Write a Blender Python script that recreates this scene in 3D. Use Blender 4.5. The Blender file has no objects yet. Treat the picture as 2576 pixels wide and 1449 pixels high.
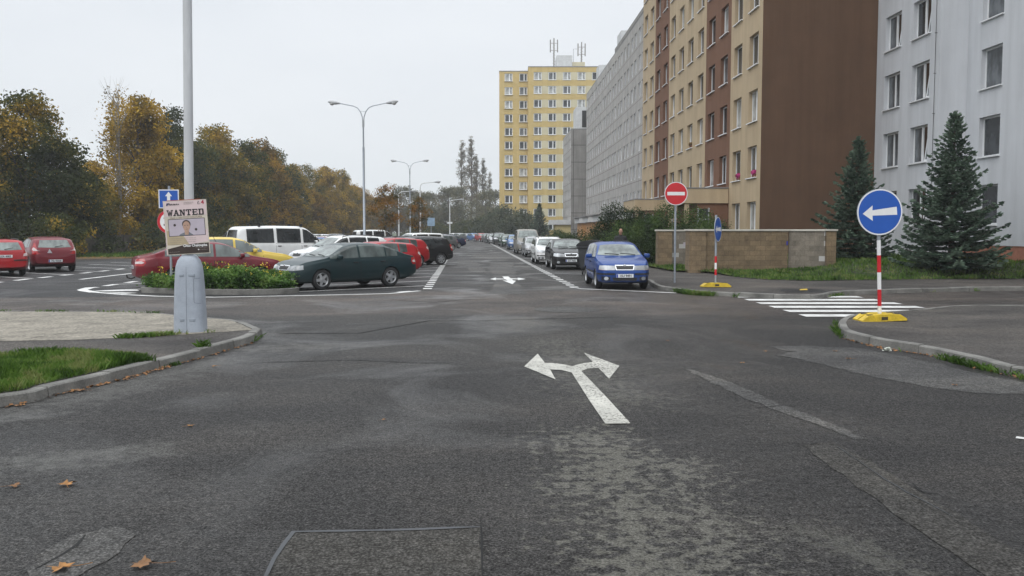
import bpy, bmesh, math, random
import numpy as np
from mathutils import Vector, Matrix
from mathutils.bvhtree import BVHTree
from mathutils.geometry import tessellate_polygon

random.seed(7)
rng = np.random.default_rng(11)
scene = bpy.context.scene
COL = scene.collection
R = math.radians

# ------------------------------------------------------------------ camera
F, CX, CY, HOR, CAMH = 2200.0, 1288.0, 724.5, 582.0, 1.78
PITCH = math.atan((CY - HOR) / F)
cam_d = bpy.data.cameras.new('camera')
cam_d.sensor_width = 36.0
cam_d.lens = F / 2576.0 * 36.0
cam_d.clip_start = 0.1
cam_d.clip_end = 6000
cam = bpy.data.objects.new('camera', cam_d)
cam.location = (0, 0, CAMH)
cam.rotation_euler = (math.pi / 2 - PITCH, 0, 0)
COL.objects.link(cam)
scene.camera = cam

# ------------------------------------------------------------------ light: bright overcast
world = bpy.data.worlds.new("World")
scene.world = world
world.use_nodes = True
wn = world.node_tree
wn.nodes.clear()
w_out = wn.nodes.new('ShaderNodeOutputWorld')
w_bg = wn.nodes.new('ShaderNodeBackground')
w_sky = wn.nodes.new('ShaderNodeTexSky')
w_sky.sky_type = 'NISHITA'
w_sky.sun_disc = False
SUN_EL, SUN_AZ = R(48), R(200)
w_sky.sun_elevation = SUN_EL
w_sky.sun_rotation = SUN_AZ
w_sky.air_density = 1.0
w_sky.dust_density = 6.0
w_sky.ozone_density = 1.0
w_hsv = wn.nodes.new('ShaderNodeHueSaturation')
w_hsv.inputs['Saturation'].default_value = 0.16
w_mix = wn.nodes.new('ShaderNodeMixRGB')
w_mix.inputs['Fac'].default_value = 0.8
w_mix.inputs['Color2'].default_value = (22.5, 23.3, 24.2, 1)     # even cloud layer
wn.links.new(w_sky.outputs['Color'], w_hsv.inputs['Color'])
wn.links.new(w_hsv.outputs['Color'], w_mix.inputs['Color1'])
# an overcast sky: pale and even near the horizon, much brighter overhead
w_tc = wn.nodes.new('ShaderNodeTexCoord')
w_sep = wn.nodes.new('ShaderNodeSeparateXYZ')
wn.links.new(w_tc.outputs['Generated'], w_sep.inputs[0])
w_rmp = wn.nodes.new('ShaderNodeValToRGB')
w_el = w_rmp.color_ramp.elements
w_el[0].position = 0.0; w_el[0].color = (0.462, 0.462, 0.462, 1)
w_el[1].position = 1.0; w_el[1].color = (1.0, 1.0, 1.0, 1)
e_ = w_el.new(0.32); e_.color = (0.452, 0.456, 0.464, 1)
e_ = w_el.new(0.62); e_.color = (0.90, 0.90, 0.90, 1)
wn.links.new(w_sep.outputs['Z'], w_rmp.inputs['Fac'])
w_mul = wn.nodes.new('ShaderNodeMixRGB'); w_mul.blend_type = 'MULTIPLY'; w_mul.inputs['Fac'].default_value = 1.0
wn.links.new(w_mix.outputs['Color'], w_mul.inputs['Color1'])
wn.links.new(w_rmp.outputs['Color'], w_mul.inputs['Color2'])
# faint tone of the cloud layer
w_cl = wn.nodes.new('ShaderNodeTexNoise'); w_cl.inputs['Scale'].default_value = 2.2; w_cl.inputs['Detail'].default_value = 4.0
w_cm = wn.nodes.new('ShaderNodeMapping'); w_cm.inputs['Scale'].default_value = (1, 1, 3.0)
wn.links.new(w_tc.outputs['Generated'], w_cm.inputs['Vector']); wn.links.new(w_cm.outputs['Vector'], w_cl.inputs['Vector'])
w_cr = wn.nodes.new('ShaderNodeValToRGB')
w_cr.color_ramp.elements[0].position = 0.3; w_cr.color_ramp.elements[0].color = (0.925, 0.94, 0.955, 1)
w_cr.color_ramp.elements[1].position = 0.7; w_cr.color_ramp.elements[1].color = (1.03, 1.03, 1.03, 1)
wn.links.new(w_cl.outputs['Fac'], w_cr.inputs['Fac'])
w_mu2 = wn.nodes.new('ShaderNodeMixRGB'); w_mu2.blend_type = 'MULTIPLY'; w_mu2.inputs['Fac'].default_value = 1.0
wn.links.new(w_mul.outputs['Color'], w_mu2.inputs['Color1']); wn.links.new(w_cr.outputs['Color'], w_mu2.inputs['Color2'])
wn.links.new(w_mu2.outputs['Color'], w_bg.inputs['Color'])
wn.links.new(w_bg.outputs['Background'], w_out.inputs['Surface'])
w_bg.inputs['Strength'].default_value = 0.1

sun_d = bpy.data.lights.new('sun', 'SUN')
sun_d.energy = 0.8
sun_d.angle = R(40)
sun_d.color = (1.0, 0.97, 0.93)
sun = bpy.data.objects.new('sun', sun_d)
sun.rotation_euler = (math.pi / 2 - SUN_EL, 0, math.pi - SUN_AZ)
COL.objects.link(sun)

scene.view_settings.view_transform = 'Standard'
scene.view_settings.look = 'None'
scene.view_settings.exposure = 0.0
scene.view_settings.gamma = 1.0
scene.render.engine = 'CYCLES'
scene.cycles.use_denoising = True
scene.cycles.max_bounces = 6
scene.cycles.diffuse_bounces = 3
scene.cycles.glossy_bounces = 3
scene.cycles.transmission_bounces = 4
scene.cycles.transparent_max_bounces = 8
scene.cycles.volume_bounces = 1
scene.cycles.caustics_reflective = False
scene.cycles.caustics_refractive = False

# ------------------------------------------------------------------ small helpers
def _ray(x, y):
    a, b = (x - CX) / F, (CY - y) / F
    return a, math.cos(PITCH) + b * math.sin(PITCH), -math.sin(PITCH) + b * math.cos(PITCH)

def P(x, y, z=0.0):
    """survey point: where the sight line of a photo point meets the height z"""
    a, dy, dz = _ray(x, y)
    t = (z - CAMH) / dz
    return (a * t, dy * t, z)

def Dp(x, y, Y):
    """survey point at a known distance Y"""
    a, dy, dz = _ray(x, y)
    t = Y / dy
    return (a * t, Y, CAMH + dz * t)

def tag(o, label=None, cat=None, group=None, kind=None):
    if label: o['label'] = label
    if cat: o['category'] = cat
    if group: o['group'] = group
    if kind: o['kind'] = kind
    return o

def empty(name, loc=(0, 0, 0), rz=0.0, label=None, cat=None, group=None, kind=None):
    o = bpy.data.objects.new(name, None)
    o.empty_display_size = 0.3
    o.location = loc
    o.rotation_euler = (0, 0, rz)
    COL.objects.link(o)
    return tag(o, label, cat, group, kind)

def link(name, me, parent=None, loc=(0, 0, 0), rot=(0, 0, 0)):
    o = bpy.data.objects.new(name, me)
    o.location = loc
    o.rotation_euler = rot
    if parent is not None: o.parent = parent
    COL.objects.link(o)
    return o

class MB:
    """collects geometry, becomes ONE mesh"""
    def __init__(s):
        s.v, s.f, s.m = [], [], []
    def add(s, verts, faces, mi=0):
        k = len(s.v)
        s.v += [tuple(p) for p in verts]
        s.f += [tuple(i + k for i in f) for f in faces]
        s.m += [mi] * len(faces)
        return s
    def box(s, x0, x1, y0, y1, z0, z1, mi=0, M=None, ch=0.0):
        if ch <= 0:
            vs = [(x, y, z) for z in (z0, z1) for y in (y0, y1) for x in (x0, x1)]
            fs = [(0, 2, 3, 1), (4, 5, 7, 6), (0, 1, 5, 4), (2, 6, 7, 3), (0, 4, 6, 2), (1, 3, 7, 5)]
        else:
            bm = bmesh.new()
            bmesh.ops.create_cube(bm, size=1)
            for v in bm.verts:
                v.co = ((x0 + x1) / 2 + v.co.x * (x1 - x0), (y0 + y1) / 2 + v.co.y * (y1 - y0), (z0 + z1) / 2 + v.co.z * (z1 - z0))
            bmesh.ops.bevel(bm, geom=bm.edges[:], offset=ch, segments=2, affect='EDGES', profile=0.5)
            bm.verts.index_update()
            vs = [tuple(v.co) for v in bm.verts]
            fs = [tuple(v.index for v in f.verts) for f in bm.faces]
            bm.free()
        if M is not None: vs = [tuple(M @ Vector(p)) for p in vs]
        return s.add(vs, fs, mi)
    def tube(s, pts, rad, n=12, mi=0, cap=True):
        pts = [Vector(p) for p in pts]
        rads = rad if isinstance(rad, (list, tuple)) else [rad] * len(pts)
        vs, fs = [], []
        up = None
        for i, p in enumerate(pts):
            t = (pts[min(i + 1, len(pts) - 1)] - pts[max(i - 1, 0)]).normalized()
            if up is None:
                up = Vector((1, 0, 0)) if abs(t.x) < 0.9 else Vector((0, 1, 0))
            a = (up - t * up.dot(t)).normalized()
            up = a
            b = t.cross(a)
            for k in range(n):
                q = 2 * math.pi * k / n
                vs.append(tuple(p + (a * math.cos(q) + b * math.sin(q)) * rads[i]))
        for i in range(len(pts) - 1):
            for k in range(n):
                k2 = (k + 1) % n
                fs.append((i * n + k, i * n + k2, (i + 1) * n + k2, (i + 1) * n + k))
        if cap:
            fs.append(tuple(range(n))[::-1])
            fs.append(tuple((len(pts) - 1) * n + k for k in range(n)))
        return s.add(vs, fs, mi)
    def prism(s, poly, z0, z1, mi=0, M=None, side_mi=None):
        """poly in xy extruded z0..z1 (concave allowed)"""
        n = len(poly)
        tri = tessellate_polygon([[Vector((p[0], p[1], 0)) for p in poly]])
        area = sum(poly[i][0] * poly[(i + 1) % n][1] - poly[(i + 1) % n][0] * poly[i][1] for i in range(n))
        vs = [(p[0], p[1], z0) for p in poly] + [(p[0], p[1], z1) for p in poly]
        if M is not None: vs = [tuple(M @ Vector(p)) for p in vs]
        top, bot = [], []
        for t in tri:
            a = [poly[i] for i in t]
            cr = (a[1][0] - a[0][0]) * (a[2][1] - a[0][1]) - (a[1][1] - a[0][1]) * (a[2][0] - a[0][0])
            t = tuple(t) if cr > 0 else tuple(t)[::-1]
            top.append(tuple(i + n for i in t)); bot.append(t[::-1])
        side = []
        for i in range(n):
            j = (i + 1) % n
            side.append((i, j, j + n, i + n) if area > 0 else (j, i, i + n, j + n))
        s.add(vs, top + bot + side, mi)
        if side_mi is not None:
            for k in range(len(side)): s.m[-1 - k] = side_mi
        return s
    def sheet(s, poly, z, mi=0, M=None):
        tri = tessellate_polygon([[Vector((p[0], p[1], 0)) for p in poly]])
        fs = []
        for t in tri:
            a = [poly[i] for i in t]
            cr = (a[1][0] - a[0][0]) * (a[2][1] - a[0][1]) - (a[1][1] - a[0][1]) * (a[2][0] - a[0][0])
            fs.append(tuple(t) if cr > 0 else tuple(t)[::-1])
        vs = [(p[0], p[1], z) for p in poly]
        if M is not None: vs = [tuple(M @ Vector(p)) for p in vs]
        return s.add(vs, fs, mi)
    def lathe(s, prof, n=24, mi=0, M=None, closed=False):
        """prof: (r, z) from bottom to top, about z"""
        vs, fs = [], []
        for r, z in prof:
            for k in range(n):
                q = 2 * math.pi * k / n
                vs.append((r * math.cos(q), r * math.sin(q), z))
        for i in range(len(prof) - 1):
            for k in range(n):
                k2 = (k + 1) % n
                fs.append((i * n + k, i * n + k2, (i + 1) * n + k2, (i + 1) * n + k))
        if not closed:
            fs.append(tuple(range(n))[::-1])
            fs.append(tuple((len(prof) - 1) * n + k for k in range(n)))
        else:
            L = len(prof) - 1
            for k in range(n):
                k2 = (k + 1) % n
                fs.append((L * n + k, L * n + k2, k2, k))
        if M is not None: vs = [tuple(M @ Vector(p)) for p in vs]
        return s.add(vs, fs, mi)
    def mesh(s, name, mats, smooth=None):
        me = bpy.data.meshes.new(name)
        me.from_pydata(s.v, [], s.f)
        for m in (mats if isinstance(mats, (list, tuple)) else [mats]): me.materials.append(m)
        me.polygons.foreach_set('material_index', s.m)
        if smooth is not None:
            me.polygons.foreach_set('use_smooth', [True] * len(me.polygons))
            me.set_sharp_from_angle(angle=R(smooth))
        me.update()
        return me
    def obj(s, name, mats, parent=None, smooth=None, loc=(0, 0, 0), rot=(0, 0, 0)):
        return link(name, s.mesh(name, mats, smooth), parent, loc, rot)

def quads_mesh(name, V, mats, mi=None):
    """V: (n,4,3) array of loose quads -> one mesh"""
    n = V.shape[0]
    me = bpy.data.meshes.new(name)
    me.vertices.add(n * 4)
    me.vertices.foreach_set('co', V.reshape(-1).astype(np.float32))
    me.loops.add(n * 4)
    me.loops.foreach_set('vertex_index', np.arange(n * 4, dtype=np.int32))
    me.polygons.add(n)
    me.polygons.foreach_set('loop_start', np.arange(0, n * 4, 4, dtype=np.int32))
    for m in (mats if isinstance(mats, (list, tuple)) else [mats]): me.materials.append(m)
    if mi is not None: me.polygons.foreach_set('material_index', np.asarray(mi, dtype=np.int32))
    me.update(calc_edges=True)
    return me

def rot_z(a): return Matrix.Rotation(a, 4, 'Z')

# ------------------------------------------------------------------ materials
def new_mat(name):
    m = bpy.data.materials.new(name)
    m.use_nodes = True
    nt = m.node_tree
    return m, nt, nt.nodes['Principled BSDF']

def N(nt, kind, **kw):
    n = nt.nodes.new(kind)
    for k, v in kw.items():
        if k in n.inputs.keys(): n.inputs[k].default_value = v
        else: setattr(n, k, v)
    return n

def math_n(nt, op, a=None, b=None, c=None, clamp=False):
    n = nt.nodes.new('ShaderNodeMath'); n.operation = op; n.use_clamp = clamp
    for i, x in enumerate((a, b, c)):
        if x is None: continue
        if isinstance(x, (int, float)): n.inputs[i].default_value = x
        else: nt.links.new(x, n.inputs[i])
    return n.outputs[0]

def mixc(nt, fac, a, b, mode='MIX'):
    n = nt.nodes.new('ShaderNodeMixRGB'); n.blend_type = mode
    for i, x in enumerate((fac, a, b)):
        if hasattr(x, 'is_linked') or hasattr(x, 'links'): nt.links.new(x, n.inputs[i])
        elif i == 0: n.inputs[0].default_value = x
        else: n.inputs[i].default_value = (*x[:3], 1)
    return n.outputs[0]

def noise(nt, vec, scale, detail=3.0, rough=0.55, dist=0.0):
    n = nt.nodes.new('ShaderNodeTexNoise')
    n.inputs['Scale'].default_value = scale
    n.inputs['Detail'].default_value = detail
    n.inputs['Roughness'].default_value = rough
    n.inputs['Distortion'].default_value = dist
    if vec is not None: nt.links.new(vec, n.inputs['Vector'])
    return n.outputs['Fac']

def ramp(nt, fac, stops, interp='LINEAR'):
    n = nt.nodes.new('ShaderNodeValToRGB')
    n.color_ramp.interpolation = interp
    e = n.color_ramp.elements
    while len(e) < len(stops): e.new(0.5)
    for i, (p, c) in enumerate(stops):
        e[i].position = p
        e[i].color = (c, c, c, 1) if isinstance(c, (int, float)) else (*c[:3], 1)
    nt.links.new(fac, n.inputs['Fac'])
    return n.outputs['Color']

def obj_vec(nt): return nt.nodes.new('ShaderNodeTexCoord').outputs['Object']
def pos_vec(nt): return nt.nodes.new('ShaderNodeNewGeometry').outputs['Position']

def stretch(nt, vec, s):
    n = nt.nodes.new('ShaderNodeMapping')
    n.inputs['Scale'].default_value = s
    nt.links.new(vec, n.inputs['Vector'])
    return n.outputs['Vector']

MATS = {}
def mat(name, col, rough=0.6, metal=0.0, var=0.15, scale=5.0, bump=0.0, bscale=60.0, coat=0.0, spec=0.5, fine=0.0, vs=(1, 1, 1)):
    if name in MATS: return MATS[name]
    m, nt, b = new_mat(name)
    v = stretch(nt, obj_vec(nt), vs)
    f = noise(nt, v, scale, 5.0)
    lo = tuple(c * (1 - var) for c in col); hi = tuple(min(1, c * (1 + var)) for c in col)
    c = ramp(nt, f, [(0.3, lo), (0.7, hi)])
    if fine > 0:
        f2 = noise(nt, v, bscale, 2.0)
        c = mixc(nt, 1.0, c, ramp(nt, f2, [(0.3, 1 - fine), (0.7, 1 + fine if fine < 0 else 1.0)]), 'MULTIPLY')
    nt.links.new(c, b.inputs['Base Color'])
    b.inputs['Roughness'].default_value = rough
    b.inputs['Metallic'].default_value = metal
    b.inputs['Specular IOR Level'].default_value = spec
    b.inputs['Coat Weight'].default_value = coat
    b.inputs['Coat Roughness'].default_value = 0.06
    if bump > 0:
        bn = nt.nodes.new('ShaderNodeBump')
        bn.inputs['Strength'].default_value = bump
        bn.inputs['Distance'].default_value = 0.02
        nt.links.new(noise(nt, v, bscale, 4.0), bn.inputs['Height'])
        nt.links.new(bn.outputs['Normal'], b.inputs['Normal'])
    MATS[name] = m
    return m

def rub_mask(nt, p, line, keep, soft, scale):
    """mottled mask along a line on the ground, thinning out to its sides"""
    ax, ay, bx, by, hw = line
    L = math.hypot(bx - ax, by - ay); tx, ty = (bx - ax) / L, (by - ay) / L
    sep = nt.nodes.new('ShaderNodeSeparateXYZ'); nt.links.new(p, sep.inputs[0])
    X = math_n(nt, 'SUBTRACT', sep.outputs['X'], ax); Y = math_n(nt, 'SUBTRACT', sep.outputs['Y'], ay)
    t = math_n(nt, 'MINIMUM', math_n(nt, 'MAXIMUM', math_n(nt, 'ADD', math_n(nt, 'MULTIPLY', X, tx), math_n(nt, 'MULTIPLY', Y, ty)), 0.0), L)
    ex, ey = math_n(nt, 'SUBTRACT', X, math_n(nt, 'MULTIPLY', t, tx)), math_n(nt, 'SUBTRACT', Y, math_n(nt, 'MULTIPLY', t, ty))
    d = math_n(nt, 'SQRT', math_n(nt, 'ADD', math_n(nt, 'MULTIPLY', ex, ex), math_n(nt, 'MULTIPLY', ey, ey)))
    f = math_n(nt, 'ADD', noise(nt, p, scale, 5.0, 0.66), math_n(nt, 'MULTIPLY', math_n(nt, 'SUBTRACT', noise(nt, p, 1.3, 3.0), 0.5), 0.35))
    f = math_n(nt, 'ADD', f, math_n(nt, 'MULTIPLY', math_n(nt, 'SUBTRACT', 0.55, math_n(nt, 'DIVIDE', d, hw)), 0.24))
    return ramp(nt, f, [(max(0, 1 - keep - soft), 0.0), (min(1, 1 - keep + soft), 1.0)])

def asphalt(name, base, lo_wet=0.32, hi_wet=0.66, warm=0.0, wet_amt=1.0, speck=1.0, band=True, rubs=()):
    m, nt, b = new_mat(name)
    p = pos_vec(nt)
    fine = noise(nt, p, 62.0, 2.0, 0.75)
    mid = noise(nt, p, 4.5, 5.0, 0.65)
    big = noise(nt, stretch(nt, p, (0.35, 0.6, 1)), 0.9, 5.0, 0.6, 0.4)
    c = ramp(nt, fine, [(0.36, tuple(x * (1 - 0.6 * speck) for x in base)), (0.53, base), (0.66, tuple(x * (1 + 1.9 * speck) for x in base))])
    grit = noise(nt, p, 17.0, 3.0, 0.9)
    c = mixc(nt, 1.0, c, ramp(nt, grit, [(0.36, 1 - 0.48 * speck), (0.50, 1.0), (0.62, 1 + 0.6 * speck)]), 'MULTIPLY')
    c = mixc(nt, 1.0, c, ramp(nt, mid, [(0.25, 0.72), (0.75, 1.28)]), 'MULTIPLY')
    c = mixc(nt, 1.0, c, ramp(nt, big, [(0.34, (0.58, 0.58, 0.60)), (0.5, (0.92, 0.92, 0.92)), (0.68, (1.5, 1.44, 1.36))]), 'MULTIPLY')
    # lighter rubbed aggregate patches
    pt = noise(nt, stretch(nt, p, (1.0, 0.55, 1)), 1.7, 6.0, 0.75, 0.6)
    c = mixc(nt, ramp(nt, pt, [(0.60, 0.0), (0.68, 0.4)]), c, tuple(x * 2.0 for x in base))
    if band:
        # older brownish surface where the side street crosses, wet sheen painted into its colour
        sep = nt.nodes.new('ShaderNodeSeparateXYZ'); nt.links.new(p, sep.inputs[0])
        wob = math_n(nt, 'MULTIPLY', math_n(nt, 'SUBTRACT', noise(nt, p, 0.8, 4.0), 0.5), 2.2)
        yy = math_n(nt, 'ADD', sep.outputs['Y'], wob)
        up = math_n(nt, 'MULTIPLY_ADD', yy, 0.9, -16.2, clamp=True)
        dn = math_n(nt, 'MULTIPLY_ADD', yy, -0.7, 19.0, clamp=True)
        bandm = math_n(nt, 'MULTIPLY', math_n(nt, 'MULTIPLY', up, dn), 0.8)
        c = mixc(nt, bandm, c, mixc(nt, 1.0, c, (2.5, 2.25, 2.1), 'MULTIPLY'))
    for line, col, keep, soft, scale in rubs:
        worn_c = mixc(nt, 1.0, ramp(nt, fine, [(0.36, tuple(x * 0.6 for x in col)), (0.62, tuple(x * 1.3 for x in col))]), ramp(nt, grit, [(0.38, 0.8), (0.6, 1.15)]), 'MULTIPLY')
        c = mixc(nt, rub_mask(nt, p, line, keep, soft, scale), c, worn_c)
    nt.links.new(c, b.inputs['Base Color'])
    wet = noise(nt, stretch(nt, p, (0.35, 0.3, 1)), 1.1, 4.0, 0.55, 0.8)
    rr = ramp(nt, wet, [(0.34, lo_wet), (0.52, hi_wet)])
    rr2 = mixc(nt, 1.0, rr, ramp(nt, fine, [(0.2, 1.12), (0.8, 0.9)]), 'MULTIPLY')
    nt.links.new(rr2, b.inputs['Roughness'])
    # only the tops of the stones shine; the pits between them stay dull
    sh = math_n(nt, 'MULTIPLY', ramp(nt, grit, [(0.38, 0.42), (0.60, 1.0)]), ramp(nt, fine, [(0.36, 0.25), (0.62, 1.0)]))
    nt.links.new(math_n(nt, 'MULTIPLY', sh, 0.62), b.inputs['Specular IOR Level'])
    bn = nt.nodes.new('ShaderNodeBump')
    bn.inputs['Strength'].default_value = 1.0
    bn.inputs['Distance'].default_value = 0.014
    nt.links.new(noise(nt, p, 34.0, 6.0, 0.8), bn.inputs['Height'])
    nt.links.new(bn.outputs['Normal'], b.inputs['Normal'])
    return m

def holed(name, col, keep=0.5, soft=0.06, scale=14.0, rough=0.6, vs=(1, 1, 1), var=0.25):
    """worn paint / worn skin of asphalt: breaks up into holes that show what lies below"""
    m, nt, b = new_mat(name)
    p = pos_vec(nt)
    v = stretch(nt, p, vs)
    f = noise(nt, v, scale, 4.0, 0.62)
    g = noise(nt, p, 1.3, 3.0)
    f = math_n(nt, 'ADD', f, math_n(nt, 'MULTIPLY', math_n(nt, 'SUBTRACT', g, 0.5), 0.35))
    a = ramp(nt, f, [(max(0, 1 - keep - soft) , 0.0), (min(1, 1 - keep + soft), 1.0)])
    nt.links.new(a, b.inputs['Alpha'])
    c = ramp(nt, noise(nt, p, 60.0, 3.0, 0.7), [(0.3, tuple(x * (1 - var) for x in col)), (0.7, tuple(min(1, x * (1 + var)) for x in col))])
    c = mixc(nt, 1.0, c, ramp(nt, noise(nt, stretch(nt, p, (1, .5, 1)), 1.9, 5.0, 0.7), [(0.32, 0.62), (0.62, 1.0)]), 'MULTIPLY')
    nt.links.new(c, b.inputs['Base Color'])
    b.inputs['Roughness'].default_value = rough
    return m

def leaf_mat(name, cols, patch=0.55, transl=0.38):
    """cols: 3-4 leaf colours, dark to light; patches over the crown plus leaf to leaf change"""
    m = bpy.data.materials.new(name); m.use_nodes = True
    nt = m.node_tree; nt.nodes.clear()
    out = nt.nodes.new('ShaderNodeOutputMaterial')
    p = obj_vec(nt)
    info = nt.nodes.new('ShaderNodeObjectInfo')
    f1 = noise(nt, p, patch, 2.0)
    f2 = noise(nt, p, 7.0, 2.0)
    f = math_n(nt, 'ADD', math_n(nt, 'MULTIPLY_ADD', f1, 1.5, -0.18), math_n(nt, 'MULTIPLY_ADD', f2, 0.75, -0.375))
    f = math_n(nt, 'ADD', f, math_n(nt, 'MULTIPLY', math_n(nt, 'SUBTRACT', info.outputs['Random'], 0.5), 0.16))
    k = len(cols)
    c = ramp(nt, f, [(0.36 + 0.42 * i / (k - 1), cols[i]) for i in range(k)])
    d = nt.nodes.new('ShaderNodeBsdfDiffuse'); t = nt.nodes.new('ShaderNodeBsdfTranslucent')
    g = nt.nodes.new('ShaderNodeBsdfGlossy'); g.inputs['Roughness'].default_value = 0.45
    g.inputs['Color'].default_value = (0.5, 0.5, 0.5, 1)
    nt.links.new(c, d.inputs['Color']); nt.links.new(c, t.inputs['Color'])
    mx = nt.nodes.new('ShaderNodeMixShader'); mx.inputs[0].default_value = transl
    nt.links.new(d.outputs[0], mx.inputs[1]); nt.links.new(t.outputs[0], mx.inputs[2])
    mg = nt.nodes.new('ShaderNodeMixShader'); mg.inputs[0].default_value = 0.03
    nt.links.new(mx.outputs[0], mg.inputs[1]); nt.links.new(g.outputs[0], mg.inputs[2])
    nt.links.new(mg.outputs[0], out.inputs['Surface'])
    return m

def panel_mat(name, col, joint=(0.1, 0.1, 0.1), bw=5.7, bh=2.82, mortar=0.02, off=(0, 0), var=0.14, rough=0.9, stain=0.25, bias=0.0):
    """rendered / panel facade with joints between the big panels and rain stains"""
    m, nt, b = new_mat(name)
    o = obj_vec(nt)
    sep = nt.nodes.new('ShaderNodeSeparateXYZ'); nt.links.new(o, sep.inputs[0])
    cmb = nt.nodes.new('ShaderNodeCombineXYZ')
    nt.links.new(math_n(nt, 'ADD', math_n(nt, 'ADD', sep.outputs['X'], sep.outputs['Y']), off[0]), cmb.inputs[0])
    nt.links.new(math_n(nt, 'ADD', sep.outputs['Z'], off[1]), cmb.inputs[1])
    f = noise(nt, o, 0.7, 5.0)
    c = ramp(nt, f, [(0.3, tuple(x * (1 - var) for x in col)), (0.7, tuple(min(1, x * (1 + var)) for x in col))])
    st = noise(nt, stretch(nt, o, (2.2, 2.2, 0.16)), 1.0, 5.0, 0.6)
    c = mixc(nt, 1.0, c, ramp(nt, st, [(0.32, 1 - stain), (0.6, 1.0)]), 'MULTIPLY')
    c = mixc(nt, 1.0, c, ramp(nt, noise(nt, o, 30.0, 3.0), [(0.3, 0.9), (0.7, 1.0)]), 'MULTIPLY')
    if mortar > 0:
        br = nt.nodes.new('ShaderNodeTexBrick')
        br.offset = 0.0
        br.inputs['Scale'].default_value = 1.0
        br.inputs['Brick Width'].default_value = bw
        br.inputs['Row Height'].default_value = bh
        br.inputs['Mortar Size'].default_value = mortar
        br.inputs['Mortar Smooth'].default_value = 0.3
        nt.links.new(cmb.outputs[0], br.inputs['Vector'])
        c = mixc(nt, br.outputs['Fac'], c, joint)
    nt.links.new(c, b.inputs['Base Color'])
    b.inputs['Roughness'].default_value = rough
    b.inputs['Specular IOR Level'].default_value = 0.15
    return m

def glass_mat(name, base, rough=0.04, ior=1.5, curtain=False):
    m, nt, b = new_mat(name)
    o = obj_vec(nt)
    f = noise(nt, stretch(nt, o, (1.0, 1.0, 0.5)), 2.4, 3.0)
    c = ramp(nt, f, [(0.35, tuple(x * 0.45 for x in base)), (0.65, tuple(x * 1.3 for x in base))])
    if curtain:
        w = nt.nodes.new('ShaderNodeTexWave'); w.inputs['Scale'].default_value = 6.0; w.inputs['Distortion'].default_value = 1.5
        nt.links.new(o, w.inputs['Vector'])
        c = mixc(nt, 1.0, c, ramp(nt, w.outputs['Fac'], [(0.0, 0.75), (1.0, 1.0)]), 'MULTIPLY')
    nt.links.new(c, b.inputs['Base Color'])
    b.inputs['Roughness'].default_value = rough
    b.inputs['IOR'].default_value = ior
    return m

M_FRAME = mat('white window plastic', (0.78, 0.79, 0.80), 0.45, var=0.04)
M_SILL = mat('white metal sill', (0.74, 0.75, 0.76), 0.4, var=0.05)
M_PANE = [glass_mat('dark window glass', (0.035, 0.04, 0.045)), glass_mat('grey window glass', (0.11, 0.12, 0.13)),
          glass_mat('curtained window glass', (0.42, 0.43, 0.42), 0.12, 1.45, True)]
M_GALV = mat('galvanised steel', (0.33, 0.36, 0.40), 0.45, 0.55, var=0.12, scale=14)
M_GREYPAINT = mat('grey painted steel', (0.36, 0.38, 0.40), 0.5, var=0.08)
M_WHITEP = mat('white traffic paint', (0.74, 0.74, 0.74), 0.45, var=0.05)
M_BLACK = mat('black plastic', (0.012, 0.012, 0.013), 0.5, var=0.2)
M_RUBBER = mat('tyre rubber', (0.016, 0.016, 0.017), 0.8, var=0.25, scale=20)
M_BLUE = mat('blue sign sheeting', (0.010, 0.085, 0.40), 0.35, var=0.06)
M_RED = mat('red sign sheeting', (0.52, 0.012, 0.020), 0.35, var=0.06)
M_YELLOW = mat('yellow recycled plastic', (0.66, 0.46, 0.025), 0.5, var=0.25, scale=9, bump=0.25, fine=0.25)
M_CONC = mat('kerb concrete', (0.185, 0.180, 0.166), 0.85, var=0.42, scale=2.2, bump=0.4, bscale=50, fine=0.35)
# ================================================================== THE SETTING: ground, roads, pavements, markings
RD = -0.0507            # the street drifts left by this much per metre
def rub(va, vb, hw, col, keep, scale, soft):
    a, b = P(*va), P(*vb)
    return ((a[0], a[1], b[0], b[1], hw), col, keep, soft, scale)
RUBS = [rub((1490, 1100), (1700, 1500), 0.85, (0.098, 0.094, 0.079), 0.42, 9.0, 0.04),
        rub((1700, 1180), (1880, 1500), 0.60, (0.095, 0.091, 0.077), 0.42, 10.0, 0.04),
        rub((1390, 860), (1560, 1000), 1.1, (0.070, 0.067, 0.057), 0.41, 9.0, 0.06),
        rub((60, 1040), (560, 905), 0.60, (0.070, 0.068, 0.063), 0.46, 5.0, 0.12),
        rub((20, 1165), (400, 1130), 0.40, (0.072, 0.070, 0.064), 0.47, 5.0, 0.10),
        rub((640, 880), (860, 870), 0.8, (0.068, 0.065, 0.060), 0.45, 5.0, 0.12),
        rub((2050, 1340), (2300, 1449), 0.35, (0.060, 0.058, 0.050), 0.42, 12.0, 0.06)]
M_ROAD = asphalt('street asphalt', (0.0235, 0.0218, 0.0204), rubs=RUBS)
M_LOT = asphalt('car park asphalt', (0.021, 0.0205, 0.021), 0.45, 0.65, wet_amt=0.5, speck=0.7, band=False)
M_PAVE = asphalt('pavement asphalt', (0.062, 0.056, 0.051), 0.6, 0.8, speck=0.6, band=False)
M_SLAB = mat('pale concrete slab', (0.30, 0.272, 0.222), 0.9, var=0.28, scale=2.5, bump=0.9, bscale=22, fine=0.6)
M_EARTH = mat('grassy earth', (0.035, 0.055, 0.016), 0.95, var=0.35, scale=1.2, bump=0.5, bscale=20)
M_LITTER = mat('leaf litter on soil', (0.12, 0.075, 0.03), 0.95, var=0.5, scale=6, bump=0.6, bscale=30, fine=0.5)

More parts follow.
